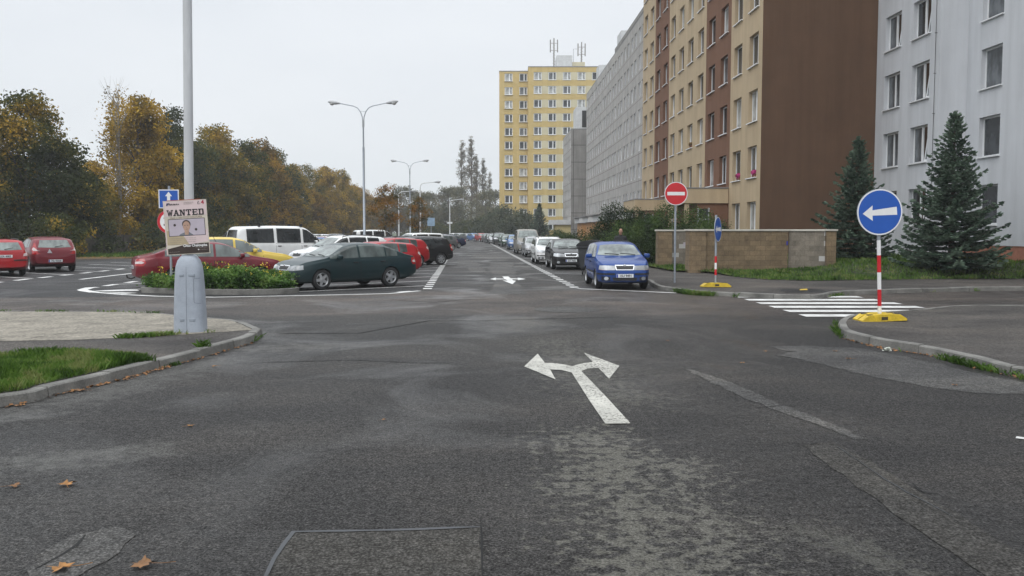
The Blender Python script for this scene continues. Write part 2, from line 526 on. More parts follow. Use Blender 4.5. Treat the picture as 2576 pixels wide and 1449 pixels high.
MB().sheet([(-1400, -60), (1400, -60), (1400, 1400), (-1400, 1400)], -0.05).obj('ground', M_EARTH)['kind'] = 'structure'
road = MB().sheet([(-60, -12), (60, -12), (60, 26), (14, 30), (6, 34), (1.5, 120), (-4.5, 178), (-75, 196), (-75, 176), (-30, 160), (-26, 58), (-45, 40), (-60, 36)], 0.0).obj('road', M_ROAD)
road['kind'] = 'structure'
lot = MB().sheet([(-2.75, 25.6), (-6.0, 24.0), (-11, 23.6), (-30, 23.0), (-60, 24), (-60, 33), (-40, 40), (-25.5, 58), (-31, 150), (-9.6, 150), (-6.4, 96)], 0.004).obj('car_park', M_LOT)
lot['kind'] = 'structure'

# ---- verge on the far left with leaf litter
verge = MB().sheet([(-24.2, 57), (-25.5, 66), (-31.5, 152), (-60, 152), (-70, 36), (-44, 42), (-33, 50)], 0.03).obj('verge', M_LITTER)
verge['kind'] = 'structure'

# ---- raised pavements and their kerbs
def world_pts(pts, z): return [P(x, y, z)[:2] for x, y in pts]

K_LEFT = world_pts([(0, 1024), (131.7, 995), (291, 957), (423, 921.7), (527, 894), (631, 863.5), (656, 846)], 0) + \
         world_pts([(655, 827), (619, 811.4), (582, 802), (521, 797.6), (444, 790.6), (367.7, 783.8), (184, 782.3), (0, 781.4)], 0.12)
k0, kN = K_LEFT[0], K_LEFT[-1]
K_LEFT = [(k0[0] - 4.2, k0[1] - 1.2), (k0[0] - 2, k0[1] - 0.75)] + K_LEFT + [(-20, kN[1] + .05), (-45, kN[1] + .2)]
K_NEAR = world_pts([(2576, 767), (2403, 768), (2317, 777), (2197, 784.6), (2150, 789)], 0.12) + \
         world_pts([(2122, 797)], 0.12) + world_pts([(2108, 826), (2118, 848), (2164, 862), (2210, 873), (2323, 891), (2451, 920), (2576, 950)], 0)
kN = K_NEAR[-1]
K_NEAR = [(36, K_NEAR[0][1] + .1), (18, K_NEAR[0][1])] + K_NEAR + [(kN[0] + 1.3, kN[1] - 0.75), (kN[0] + 6, kN[1] - 3.6)]
K_FAR = [(4.75 + RD * (y - 28), y) for y in (150, 110, 80, 60, 45, 35, 30)] + \
        world_pts([(1634, 717), (1650, 726), (1680, 733), (1740, 740), (1870, 748), (1985, 753), (2060, 752), (2110, 744), (2200, 740), (2330, 735.5), (2450, 733), (2576, 731.5)], 0)
K_FAR = K_FAR + [(40, K_FAR[-1][1] + 0.6)]

def smooth_line(pts, step=0.25):
    """Catmull-Rom through the points, resampled"""
    p = [np.array(q[:2]) for q in pts]
    out = []
    for i in range(len(p) - 1):
        a, b, c, d = p[max(i - 1, 0)], p[i], p[i + 1], p[min(i + 2, len(p) - 1)]
        L = np.linalg.norm(c - b)
        if L > 8:
            out += [b]
            continue
        n = max(2, int(L / step))
        for k in range(n):
            t = k / n
            out.append(0.5 * (2 * b + (c - a) * t + (2 * a - 5 * b + 4 * c - d) * t * t + (3 * b - a - 3 * c + d) * t ** 3))
    out.append(p[-1])
    return [tuple(q) for q in out]

def kerb(name, line, side, width=0.14, h=0.12, stone=1.0):
    """kerbstones along the line; side=+1 when the pavement lies to the left of the walking direction"""
    pts = [Vector((x, y, 0)) for x, y in line]
    mb = MB()
    acc, run = 0.0, [pts[0]]
    stones = []
    for a, b in zip(pts, pts[1:]):
        L = (b - a).length
        while acc + L >= stone:
            t = (stone - acc) / L
            q = a.lerp(b, t)
            run.append(q); stones.append(run); run = [q]
            a, L, acc = q, (b - q).length, 0.0
            if len(stones) > 400: break
        acc += L
        run.append(b)
    stones.append(run)
    for st in stones:
        st = [p for i, p in enumerate(st) if i == 0 or (p - st[i - 1]).length > 0.02]
        if len(st) < 2: continue
        dz = random.uniform(-0.008, 0.012); sh = random.uniform(-0.010, 0.010)
        vs, fs = [], []
        n = len(st)
        for i, p in enumerate(st):
            t = (st[min(i + 1, n - 1)] - st[max(i - 1, 0)]).normalized()
            nrm = Vector((-t.y, t.x, 0)) * side
            q = p + t * (0.007 if i == 0 else -0.007 if i == n - 1 else 0)
            for w, z in ((0 + sh, -0.04), (0.012 + sh, h - 0.015 + dz), (0.03 + sh, h + dz), (width, h + dz), (width, -0.04)):
                r = q + nrm * w
                vs.append((r.x, r.y, z))
        for i in range(n - 1):
            for k in range(4):
                f = (i * 5 + k, i * 5 + k + 1, (i + 1) * 5 + k + 1, (i + 1) * 5 + k)
                fs.append(f if side < 0 else f[::-1])
        fs.append(tuple(range(5))); fs.append(tuple((n - 1) * 5 + k for k in range(5))[::-1])
        mb.add(vs, fs)
    o = mb.obj(name, M_CONC)
    o['kind'] = 'structure'
    return o

L_LEFT, L_NEAR, L_FAR = smooth_line(K_LEFT), smooth_line(K_NEAR), smooth_line(K_FAR)
kerb('kerb', L_LEFT, +1)
kerb('kerb', L_NEAR, +1)
kerb('kerb', L_FAR, +1)

def inset(line, side, w):
    out = []
    A_ = np.array(line)
    for i, p in enumerate(line):
        a, b = Vector(line[max(i - 1, 0)]), Vector(line[min(i + 1, len(line) - 1)])
        t = (b - a).normalized()
        q = (p[0] - t.y * side * w, p[1] + t.x * side * w)
        if np.min(np.hypot(A_[:, 0] - q[0], A_[:, 1] - q[1])) > w * 0.93: out.append(q)
    return out

I_LEFT, I_NEAR, I_FAR = inset(L_LEFT, 1, 0.13), inset(L_NEAR, 1, 0.13), inset(L_FAR, 1, 0.13)
MB().prism(I_LEFT + [(-45, I_LEFT[0][1] - 1)], -0.04, 0.112).obj('pavement', M_PAVE)['kind'] = 'structure'
MB().prism(I_NEAR + [(36, I_NEAR[-1][1] - 2)], -0.04, 0.112).obj('pavement', M_PAVE)['kind'] = 'structure'
MB().prism(I_FAR + [(60, I_FAR[-1][1] + 1), (60, 150)], -0.04, 0.112).obj('pavement', M_PAVE)['kind'] = 'structure'

# pale concrete slab on the left corner
far_edge = [p for p in I_LEFT if p[1] > P(655, 827, .12)[1]]
slab = world_pts([(0, 858), (184, 855), (306, 849.7), (459, 842), (545, 836), (600, 832), (640, 829.5)], 0.116)
MB().sheet([(-45, slab[0][1] + .1)] + slab + far_edge, 0.117).obj('concrete_slab', M_SLAB)['kind'] = 'structure'

def blob(pts, jit=0.06, step=0.12, seed=1):
    """polygon with ragged edges"""
    r = random.Random(seed)
    out = []
    n = len(pts)
    for i in range(n):
        a, b = Vector(pts[i][:2]), Vector(pts[(i + 1) % n][:2])
        k = max(1, int((b - a).length / step))
        t = (b - a).normalized(); nr = Vector((-t.y, t.x))
        for j in range(k):
            q = a.lerp(b, j / k) + nr * r.uniform(-jit, jit) * (1 if j else 0.4)
            out.append((q.x, q.y))
    return out

def flat(name, view_pts, m, z=0.004, jit=0.0, step=0.15, seed=1):
    pts = world_pts(view_pts, z)
    if jit: pts = blob(pts, jit, step, seed)
    o = MB().sheet(pts, z).obj(name, m)
    o['kind'] = 'structure'
    return o

# ---- repairs and worn areas of the carriageway
M_PATCH = asphalt('repair asphalt', (0.044, 0.041, 0.036), 0.6, 0.75, speck=0.6, band=False)
M_PATCH2 = asphalt('fine repair asphalt', (0.062, 0.060, 0.057), 0.55, 0.7, speck=0.6, band=False)
M_TAR = mat('joint sealing tar', (0.030, 0.033, 0.038), 0.45, var=0.2, scale=20)
M_CRACK = mat('open crack', (0.006, 0.006, 0.006), 0.9, var=0.2)
flat('road_patch', [(735, 1338), (1209, 1326), (1213, 1480), (655, 1480)], M_PATCH, 0.004, 0.012)
flat('road_patch', [(1710, 922), (1790, 944), (1870, 975), (1960, 1015), (2070, 1058), (2185, 1104), (2150, 1104), (2040, 1062), (1925, 1020), (1850, 990), (1775, 955)], M_PATCH2, 0.004, 0.03, 0.1, 3)
flat('road_patch', [(1925, 872), (2050, 870), (2160, 876), (2270, 895), (2420, 930), (2640, 975), (2640, 990), (2480, 990), (2330, 972), (2200, 950), (2100, 925), (2020, 905), (1950, 893), (2000, 885)], M_PATCH2, 0.0045, 0.05, 0.15, 5)
flat('road_patch', [(2018, 1118), (2100, 1112), (2190, 1160), (2330, 1248), (2440, 1310), (2700, 1470), (2700, 1560), (2500, 1460), (2350, 1360), (2180, 1240)], M_PATCH, 0.004, 0.02, 0.15, 8)
flat('road_patch', [(1233, 700), (1242, 690), (1225, 676), (1236, 661), (1296, 661), (1288, 676), (1300, 686), (1294, 706), (1310, 718), (1327, 740), (1229, 738), (1239, 722), (1243, 712)], M_PATCH2, 0.004, 0.05, 0.2, 9)
flat('road_patch', [(1150, 655), (1190, 655), (1205, 664), (1225, 684), (1183, 683), (1170, 668), (1150, 668)], M_PATCH2, 0.004, 0.05, 0.2, 10)
flat('road_patch', [(1185, 638), (1290, 640), (1300, 652), (1190, 650)], M_PATCH2, 0.0042, 0.1, 0.3, 12)
flat('worn_asphalt', [(90, 1400), (190, 1345), (300, 1325), (345, 1345), (300, 1390), (160, 1470), (60, 1490)], M_PATCH2, 0.004, 0.02, 0.1, 17)

def stroke(name, view_pts, w, m, z=0.007, jit=0.015, seed=1):
    """thin uneven line on the road; w in metres"""
    r = random.Random(seed)
    pts = [Vector(P(x, y, z)) for x, y in view_pts]
    fine = []
    for a, b in zip(pts, pts[1:]):
        k = max(1, int((b - a).length / 0.15))
        for j in range(k): fine.append(a.lerp(b, j / k) + Vector((r.uniform(-jit, jit), r.uniform(-jit, jit), 0)))
    fine.append(pts[-1])
    L, Rr = [], []
    for i, p in enumerate(fine):
        t = (fine[min(i + 1, len(fine) - 1)] - fine[max(i - 1, 0)]).normalized()
        nr = Vector((-t.y, t.x, 0)); q = w * r.uniform(0.4, 1.1) / 2 * (0.25 if i in (0, len(fine) - 1) else 1)
        L.append(p + nr * q); Rr.append(p - nr * q)
    vs = [tuple(p) for p in L + Rr]; n = len(L)
    o = MB().add(vs, [(i, i + n, i + 1 + n, i + 1) for i in range(n - 1)]).obj(name, m)
    o['kind'] = 'structure'
    return o

stroke('crack', [(640, 912), (760, 908), (900, 905), (1020, 911), (1150, 913)], 0.03, M_CRACK, seed=2)
stroke('crack', [(700, 838), (900, 838), (1080, 806), (1190, 807), (1290, 804), (1400, 801), (1560, 797)], 0.06, M_CRACK, seed=3)
stroke('crack', [(1000, 756), (1100, 760), (1160, 753), (1230, 752)], 0.06, M_CRACK, seed=4)
stroke('crack', [(1165, 762), (1285, 762)], 0.05, M_CRACK, seed=5)
stroke('crack', [(1890, 1025), (1960, 1021), (2010, 1018)], 0.02, M_CRACK, seed=6)
stroke('crack', [(1995, 1113), (2035, 1116), (2080, 1108)], 0.025, M_CRACK, seed=7)
stroke('crack', [(2300, 1215), (2320, 1235), (2365, 1243)], 0.035, M_CRACK, seed=8)
stroke('crack', [(90, 1430), (160, 1395), (200, 1370), (215, 1345)], 0.03, M_CRACK, seed=9)
stroke('crack', [(1209, 1300), (1211, 1380), (1216, 1470)], 0.012, M_CRACK, 0.008, 0.006, seed=10)
stroke('crack', [(60, 852), (180, 836), (300, 829), (400, 822), (470, 812)], 0.02, M_CRACK, 0.121, 0.02, seed=11)
stroke('crack', [(560, 826), (600, 827), (640, 825)], 0.02, M_CRACK, 0.121, 0.02, seed=12)
stroke('tar_seam', [(1209, 1325), (1000, 1332), (737, 1337), (690, 1405), (650, 1480)], 0.035, M_TAR, 0.008, 0.004, seed=13)
stroke('tar_seam', [(2100, 1118), (2250, 1220), (2400, 1300)], 0.012, M_TAR, 0.008, 0.01, seed=14)
MB().sheet([(P(1425, 779)[0] + 0.75 * math.cos(a), P(1425, 779)[1] + 0.75 * math.sin(a)) for a in [k * math.pi / 16 for k in range(32)]], 0.005).obj('road_patch', M_PATCH2)['kind'] = 'structure'

# ---- painted markings
M_PAINT = holed('worn road paint', (0.50, 0.49, 0.44), 0.61, 0.08, 34.0, 0.6)
M_PAINT2 = holed('fresh road paint', (0.72, 0.72, 0.70), 0.76, 0.10, 16.0, 0.6)
M_PAINT3 = holed('faded road paint', (0.33, 0.33, 0.32), 0.72, 0.12, 16.0, 0.65)
zo = lambda pts, s, ox, oy: [(ox + x * s, oy + y * s) for x, y in pts]
flat('lane_arrow', zo([(1520, 1135), (1390, 945), (1262, 742), (1180, 722), (1095, 718), (1138, 795), (895, 695), (1000, 597), (1055, 668), (1110, 668), (1190, 678), (1265, 693), (1300, 683), (1350, 670), (1425, 662), (1355, 590), (1630, 690), (1550, 790), (1465, 705), (1385, 712), (1335, 730), (1500, 900), (1715, 1133)], .3268, 1026, 694.5), M_PAINT, 0.008)
flat('lane_arrow', zo([(1750, 122), (1830, 103), (1830, 115), (1945, 118), (1915, 88), (1995, 88), (2025, 112), (2120, 115), (2120, 104), (2228, 122), (2125, 137), (2120, 126), (2045, 124), (2060, 142), (2098, 145), (2050, 190), (1920, 140), (1985, 143), (1955, 124), (1830, 126), (1830, 137)], .18996, 899.7, 678.7), M_PAINT2, 0.008)

def dashes(name, x0, y0, x1, y1, w, dash, gap, m, z=0.008):
    """row of painted dashes between two ground points"""
    a, b = Vector((x0, y0)), Vector((x1, y1))
    t = (b - a).normalized(); nr = Vector((-t.y, t.x)) * w / 2
    L = (b - a).length; s = 0.0
    mb = MB()
    while s < L:
        e = min(L, s + dash)
        p, q = a + t * s, a + t * e
        mb.sheet([tuple(p + nr), tuple(p - nr), tuple(q - nr), tuple(q + nr)], z)
        s += dash + gap
    o = mb.obj(name, m)
    o['kind'] = 'structure'
    return o

lx = lambda Y: -2.62 - 0.0535 * (Y - 27)          # left edge of the street
rx = lambda Y: 1.98 + RD * (Y - 27.7)             # right edge of the street
dashes('parking_line', lx(26.9), 26.9, lx(46), 46, 0.27, 0.46, 0.62, M_PAINT2)
dashes('parking_line', lx(47), 47, lx(110), 110, 0.2, 30, 0.3, M_PAINT3)
dashes('parking_line', rx(27.6), 27.6, rx(46), 46, 0.27, 0.46, 0.62, M_PAINT2)
dashes('parking_line', rx(46.4), 46.4, rx(140), 140, 0.25, 40, 0.3, M_PAINT3)
def bar(name, a, b, w, m, z=0.008): return dashes(name, a[0], a[1], b[0], b[1], w, 999, 1, m, z)
def vbar(name, va, vb, w, m, z=0.008):
    a, b = P(*va), P(*vb); return bar(name, a, b, w, m, z)
for k in range(8):                                 # echelon bays on the street side
    Y = 28.55 + 2.85 * k
    bar('parking_line', (lx(Y) - 0.13, Y), (lx(Y) - 3.6, Y - 2.85), 0.10, M_PAINT2)
# edge line curling round the planted island
edge = world_pts([(1055, 731.5), (978, 738.5), (782, 743), (537, 747.5), (395, 745), (314, 741), (239, 735)], 0.008)
edge2 = world_pts([(239, 735), (212, 731), (207, 729), (226, 723.5), (246, 722.5)], 0.008)
mbe = MB()
def ribbon(mb, pts, w, z=0.008):
    pts = [Vector((p[0], p[1])) for p in pts]
    L, Q = [], []
    for i, p in enumerate(pts):
        t = (pts[min(i + 1, len(pts) - 1)] - pts[max(i - 1, 0)]).normalized(); nr = Vector((-t.y, t.x)) * w / 2
        L.append((*(p + nr), z)); Q.append((*(p - nr), z))
    n = len(pts)
    mb.add(L + Q, [(i, i + n, i + 1 + n, i + 1) for i in range(n - 1)])
ribbon(mbe, edge, 0.18)
ribbon(mbe, edge2, 0.30, 0.0085)
mbe.obj('edge_line', M_PAINT2)['kind'] = 'structure'
vbar('edge_line', (1000, 735.5), (1034, 733), 0.2, M_PAINT2, 0.0081)
vbar('edge_line', (1452, 726.5), (1702, 737.5), 0.18, M_PAINT2)
flat('hatched_marking', zo([(1540, 962), (2345, 925), (2345, 937), (1900, 960), (2250, 945), (2290, 962), (1700, 972)], .1532, 0, 584), M_PAINT2, 0.008)
flat('hatched_marking', zo([(1700, 985), (2260, 995), (2060, 1010)], .1532, 0, 584), M_PAINT2, 0.0082)
dx = lambda Y: -13.25 - 0.05 * (Y - 28.4)
dashes('parking_line', dx(28.4), 28.4, dx(60), 60, 0.25, 0.9, 0.9, M_PAINT2)
for k in range(6):
    Y = 29.3 + 2.85 * k
    bar('parking_line', (dx(Y), Y), (dx(Y) + 3.5, Y + 2.85), 0.10, M_PAINT2)
dashes('lane_line', -15.97, 32.3, -16.1, 37.2, 0.18, 99, 1, M_PAINT2)
dashes('lane_line', -16.4, 42, -19.5, 110, 0.16, 3, 3, M_PAINT2)
ex = lambda Y: -17.95 - 0.045 * (Y - 30.8)
dashes('parking_line', ex(28.0), 28.0, ex(70), 70, 0.25, 0.9, 0.9, M_PAINT2)
for k in range(12):
    Y = 30.0 + 2.9 * k
    bar('parking_line', (ex(Y), Y), (ex(Y) - 4.3, Y + 2.7), 0.11, M_PAINT2)
for k in range(6):                                 # zebra crossing over the side street
    Y = 23.7 - 1.06 * k
    bar('zebra_crossing', (6.08 + 0.01 * k, Y), (9.45 + .05 * k, Y - 0.02), 0.52, M_PAINT2)
vbar('edge_line', (2556, 1102), (2640, 1112), 0.08, M_PAINT2)

# ================================================================== BUILDINGS
def facade(name, breaks, z0, z1, openings, depth, mats, parent, mi_of, roof_y=None):
    """wall in the local x,z plane (outside towards +y) with real openings and reveals"""
    us = sorted(set([b for b in breaks] + [round(v, 4) for o in openings for v in o[:2]]))
    zs = sorted(set([z0, z1] + [round(v, 4) for o in openings for v in o[2:]]))
    mb = MB()
    ops = [(round(a, 4), round(b, 4), round(c, 4), round(d, 4)) for a, b, c, d in openings]
    uc = {}
    for i in range(len(us) - 1):
        for j in range(len(zs) - 1):
            u, z = (us[i] + us[i + 1]) / 2, (zs[j] + zs[j + 1]) / 2
            if any(a < u < b and c < z < d for a, b, c, d in ops): continue
            mb.add([(us[i], 0, zs[j]), (us[i + 1], 0, zs[j]), (us[i + 1], 0, zs[j + 1]), (us[i], 0, zs[j + 1])], [(3, 2, 1, 0)], mi_of(u, z))
    for a, b, c, d in ops:
        k = mi_of((a + b) / 2, (c + d) / 2)
        D = -depth
        mb.add([(a, 0, c), (b, 0, c), (b, 0, d), (a, 0, d), (a, D, c), (b, D, c), (b, D, d), (a, D, d)],
               [(0, 1, 5, 4), (1, 2, 6, 5), (2, 3, 7, 6), (3, 0, 4, 7)], k)
    return mb.obj(name, mats, parent)

def window_meshes(w, h, split=0.42, bar_w=0.07, sill=True):
    f = MB()
    y0, y1 = 0.0, 0.06
    f.box(0, bar_w, y0, y1, 0, h); f.box(w - bar_w, w, y0, y1, 0, h)
    f.box(bar_w, w - bar_w, y0, y1, 0, bar_w); f.box(bar_w, w - bar_w, y0, y1, h - bar_w, h)
    m = w * split
    f.box(m - bar_w * .75, m + bar_w * .75, y0, y1 + 0.004, bar_w, h - bar_w)
    p = MB().box(bar_w * .5, w - bar_w * .5, 0.012, 0.03, bar_w * .5, h - bar_w * .5)
    s = MB().box(-0.06, w + 0.06, 0.05, 0.34, -0.045, 0.0) if sill else None
    panes = [p.mesh('window_pane', g) for g in M_PANE]
    return f.mesh('window_frame', M_FRAME), panes, (s.mesh('window_sill', M_SILL) if s else None)

def put_window(parent, meshes, x, z, depth, pick=None, sill=True):
    fm, panes, sm = meshes
    w = link('window', fm, parent, (x, -depth, z))
    link('pane', random.choice(panes) if pick is None else panes[pick], w)
    if sm is not None and sill: link('sill', sm, w, (0, depth - 0.24, 0))
    return w

def tilted_window(w, h, split=0.5, bar_w=0.07):
    """same window with its left sash tipped inwards at the top"""
    f = MB()
    f.box(0, bar_w, 0, .06, 0, h); f.box(w - bar_w, w, 0, .06, 0, h); f.box(bar_w, w - bar_w, 0, .06, 0, bar_w); f.box(bar_w, w - bar_w, 0, .06, h - bar_w, h)
    m = w * split
    f.box(m - bar_w * .75, m + bar_w * .75, 0, .064, bar_w, h - bar_w)
    M = Matrix.Translation((0, -.005, bar_w)) @ Matrix.Rotation(R(7), 4, 'X')
    a, b, H = bar_w + .01, m - bar_w * .8, h - 2 * bar_w - .01
    for q in ((a, a + bar_w, 0, H), (b - bar_w, b, 0, H), (a + bar_w, b - bar_w, 0, bar_w), (a + bar_w, b - bar_w, H - bar_w, H)): f.box(q[0], q[1], -.05, 0, q[2], q[3], 0, M)
    p = []
    for g in M_PANE:
        q = MB().box(m + bar_w * .5, w - bar_w * .5, .012, .03, bar_w * .5, h - bar_w * .5)
        q.box(a + bar_w * .5, b - bar_w * .5, -.03, -.02, bar_w * .5, H - bar_w * .5, 0, M)
        p.append(q.mesh('window_pane', g))
    return f.mesh('window_frame', M_FRAME), p

def pick_pane():
    return random.choices((0, 1, 2), (5, 4, 3))[0]

BANG = math.pi / 2 + 0.0232      # facades run along this heading
def shell(parent, u0, u1, depth, z0, z1, mats3, roof_mat, over=0.0):
    """gables, back and flat roof behind a facade lying at y=0"""
    MB().add([(u0, 0, z0), (u0, -depth, z0), (u0, -depth, z1), (u0, 0, z1)], [(3, 2, 1, 0)]).obj('gable_wall', mats3[0], parent)
    MB().add([(u1, 0, z0), (u1, -depth, z0), (u1, -depth, z1), (u1, 0, z1)], [(0, 1, 2, 3)]).obj('gable_wall', mats3[1], parent)
    MB().add([(u0, -depth, z0), (u1, -depth, z0), (u1, -depth, z1), (u0, -depth, z1)], [(0, 1, 2, 3)]).obj('rear_wall', mats3[2], parent)
    MB().box(u0 - over, u1 + over, -depth - over, over, z1, z1 + 0.18).obj('roof', roof_mat, parent)

# ---------- brown and beige block
M_BEIGE = panel_mat('beige render', (0.49, 0.385, 0.255), mortar=0.0, stain=0.12, var=0.06)
M_BROWN = panel_mat('red brown render', (0.190, 0.100, 0.064), mortar=0.0, stain=0.12, var=0.06)
M_GABLE = panel_mat('dark brown render', (0.118, 0.069, 0.044), mortar=0.0, stain=0.14, var=0.10)
M_ROOFB = mat('roof edging sheet', (0.2, 0.2, 0.2), 0.6)
bb = empty('apartment_block', (12.3, 43.6, 0), BANG, 'tall apartment block with beige and red brown vertical stripes and a blank brown gable', 'apartment block')
FL = 2.82
win = []
for k in range(8):
    for c in range(12):
        u = 1.45 + 2.85 * c - 0.78
        if k == 0 and c in (2, 3, 8, 9): continue
        win.append((u, u + 1.56, 1.70 + FL * k, 1.70 + FL * k + 1.6))
stripe = lambda u, z: 1 if (5.7 < u < 11.4 or 22.8 < u < 28.5) else 0
facade('wall', [0, 5.7, 11.4, 22.8, 28.5, 34.3], 0, 24.6, win, 0.26, [M_BEIGE, M_BROWN], bb, stripe)
wm = window_meshes(1.56, 1.6)
wt = (*tilted_window(1.56, 1.6), wm[2])
for a, b, c, d in win: put_window(bb, wt if random.random() < .22 else wm, a, c, 0.26, pick_pane())
shell(bb, 0, 34.3, 12.5, 0, 24.6, (M_GABLE, M_BEIGE, M_BEIGE), M_ROOFB, 0.05)
for u0 in (5.75, 22.85):                            # entrance porches with their heavy canopies
    MB().box(u0, u0 + 5.6, 0.002, 2.5, 3.35, 4.18, ch=0.02).obj('canopy', M_BEIGE, bb)
    MB().box(u0 - 0.03, u0 + 5.63, 0.002, 2.53, 4.18, 4.24).obj('canopy_flashing', M_ROOFB, bb)
    MB().box(u0 + 0.12, u0 + 5.4, 0.002, 1.75, 0.1, 3.35).obj('porch_wall', M_BROWN, bb)
    MB().box(u0 + 0.10, u0 + 0.5, 2.2, 2.4, 0.1, 3.35).obj('porch_post', M_BEIGE, bb)
    dd = MB()
    dd.box(u0 + 0.06, u0 + 0.12, 1.05, 1.13, 0.2, 3.1); dd.box(u0 + 0.06, u0 + 0.12, 1.65, 1.73, 0.2, 3.1); dd.box(u0 + 0.06, u0 + 0.12, 1.13, 1.65, 2.4, 2.5); dd.box(u0 + 0.06, u0 + 0.12, 1.13, 1.65, 1.15, 1.22)
    d = dd.obj('door', M_GREYPAINT, bb)
    MB().box(u0 + 0.085, u0 + 0.11, 1.12, 1.66, 0.25, 3.05).obj('door_glass', M_PANE[0], d)
M_FLOWER = mat('magenta petals', (0.42, 0.02, 0.16), 0.7, var=0.4, scale=30)
M_POT = mat('terracotta box', (0.16, 0.06, 0.03), 0.8)
def window_box(c, k, n):
    u = 1.45 + 2.85 * c - 0.4; z = 1.70 + FL * k
    t = empty('flower_box', bb.matrix_basis @ Vector((u, -0.05, z)), BANG, n[0], 'flower box', 'flower boxes on the window sills')
    MB().box(-0.28, 0.28, -0.08, 0.09, 0.0, 0.16, ch=0.015).obj('box', M_POT, t)
    V = []
    for _ in range(150):
        d = Vector(rng.normal(size=3)).normalized(); c0 = Vector((d.x * 0.27, d.y * 0.14 + 0.03, 0.24 + d.z * 0.13))
        a = Vector(rng.normal(size=3)).normalized() * 0.035; b2 = a.cross(d).normalized() * 0.035
        V.append([c0 - a - b2, c0 + a - b2, c0 + a + b2, c0 - a + b2])
    link('blossom', quads_mesh('blossom', np.array(V), n[1]), t)
window_box(0, 1, ('magenta flowers on the first floor sill nearest the brown gable', M_FLOWER))
window_box(1, 1, ('magenta flowers on the first floor sill second from the brown gable', M_FLOWER))
window_box(5, 2, ('trailing brownish plant on a second floor sill of the beige strip', mat('dry plant', (0.16, 0.10, 0.04), 0.8, var=0.4, scale=20)))

# ---------- tall grey panel block
M_PANEL = panel_mat('grey concrete panels', (0.44, 0.425, 0.405), (0.15, 0.12, 0.115), 4.8, 2.8, 0.035, (0.4, 1.35), stain=0.28)
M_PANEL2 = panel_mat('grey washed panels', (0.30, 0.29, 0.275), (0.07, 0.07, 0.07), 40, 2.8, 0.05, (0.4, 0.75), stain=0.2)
M_OCHRE = mat('ochre plinth render', (0.42, 0.22, 0.085), 0.85, var=0.12)
M_GWHITE = mat('off white fascia', (0.55, 0.56, 0.56), 0.7, var=0.12, scale=2)
gx = lambda Y: 13.26 - 0.0232 * (Y - 92.6)
gb = empty('apartment_block', (gx(78.3), 78.3, 0), BANG, 'long grey concrete panel block with eight rows of small windows', 'apartment block')
win = []
for k in range(8):
    for c in range(26):
        u = 1.0 + 2.5 * c - (0.25 if c % 2 else 0)
        win.append((u, u + 1.35, 1.75 + 2.8 * k, 1.75 + 2.8 * k + 1.5))
facade('wall', [0, 32.5, 65.2], 0, 23.8, win, 0.14, [M_PANEL], gb, lambda u, z: 0)
wm = window_meshes(1.35, 1.5, 0.5, 0.08, sill=False)
far = MB()
for a, b, c, d in win:
    ci = round((a - 0.8) / 2.5)
    if ci < 12: put_window(gb, wm, a, c, 0.14, random.choices((0, 1, 2), (8, 4, 2))[0])
    else:
        far.box(a, b, -0.14, -0.10, c, d, random.choices((0, 1, 2), (8, 4, 2))[0])
        for q in (a, (a + b) / 2 - .04, b - 0.08): far.box(q, q + 0.08, -0.10, -0.07, c, d, 3)
fo = far.obj('windows', M_PANE + [M_FRAME], gb); fo['kind'] = 'stuff'
shell(gb, 0, 65.2, 12, 0, 23.8, (M_PANEL2, M_PANEL2, M_PANEL2), M_ROOFB, 0.0)
MB().box(0.0, 32.4, -11.9, 0.03, 23.99, 24.45).obj('roof_parapet', M_PANEL2, gb)
for u in (6, 30, 52):
    MB().box(u, u + 3.4, -4.2, -0.4, 24.0, 26.2).obj('lift_house', M_GWHITE, gb)
for u in (14.0, 26.0, 38.0, 50.0):                  # entrances along the foot
    MB().box(u, u + 7.2, 0.002, 2.6, 3.0, 3.75).obj('canopy', M_GWHITE, gb)
    MB().box(u - 0.1, u + 7.3, 0.002, 2.9, 3.75, 3.86).obj('canopy_roof', M_ROOFB, gb)
    MB().box(u + 0.3, u + 7.0, 0.002, 2.2, 0, 3.0).obj('entrance_wall', M_OCHRE, gb)
for u in (0.3, 22.0, 34.5, 58.0):
    MB().box(u, u + 3, 0.0015, 0.08, 0, 1.45).obj('plinth', M_OCHRE, gb)

# ---------- lower grey block that stands forward
lb = empty('apartment_block', (9.8, 146.2, 0), BANG, 'lower grey block with a blank jointed gable in front of the yellow tower', 'apartment block')
win = [(1.0 + 2.5 * c, 2.3 + 2.5 * c, 1.75 + 2.8 * k, 3.25 + 2.8 * k) for k in range(6) for c in range(6)]
facade('wall', [0, 16], 0, 18.6, win, 0.14, [M_PANEL], lb, lambda u, z: 0)
wm = window_meshes(1.3, 1.5, 0.5, 0.09, sill=False)
for a, b, c, d in win: put_window(lb, wm, a, c, 0.14, pick_pane())
shell(lb, 0, 16, 9, 0, 18.6, (M_PANEL2, M_PANEL2, M_PANEL2), M_ROOFB, 0.0)
MB().box(2.0, 7.0, -6.0, -1.0, 18.8, 22.6).obj('lift_house', M_GWHITE, lb)
MB().box(1.95, 2.0, -4.6, -2.0, 19.2, 22.0).obj('lift_house_opening', M_BLACK, lb)
MB().box(-0.4, 5.0, 0.002, 3.4, 2.9, 3.7).obj('canopy', M_GWHITE, lb)
MB().box(0.0, 4.6, 0.002, 2.6, 0, 2.9).obj('entrance_wall', mat('pale yellow render', (0.50, 0.42, 0.20), 0.85), lb)

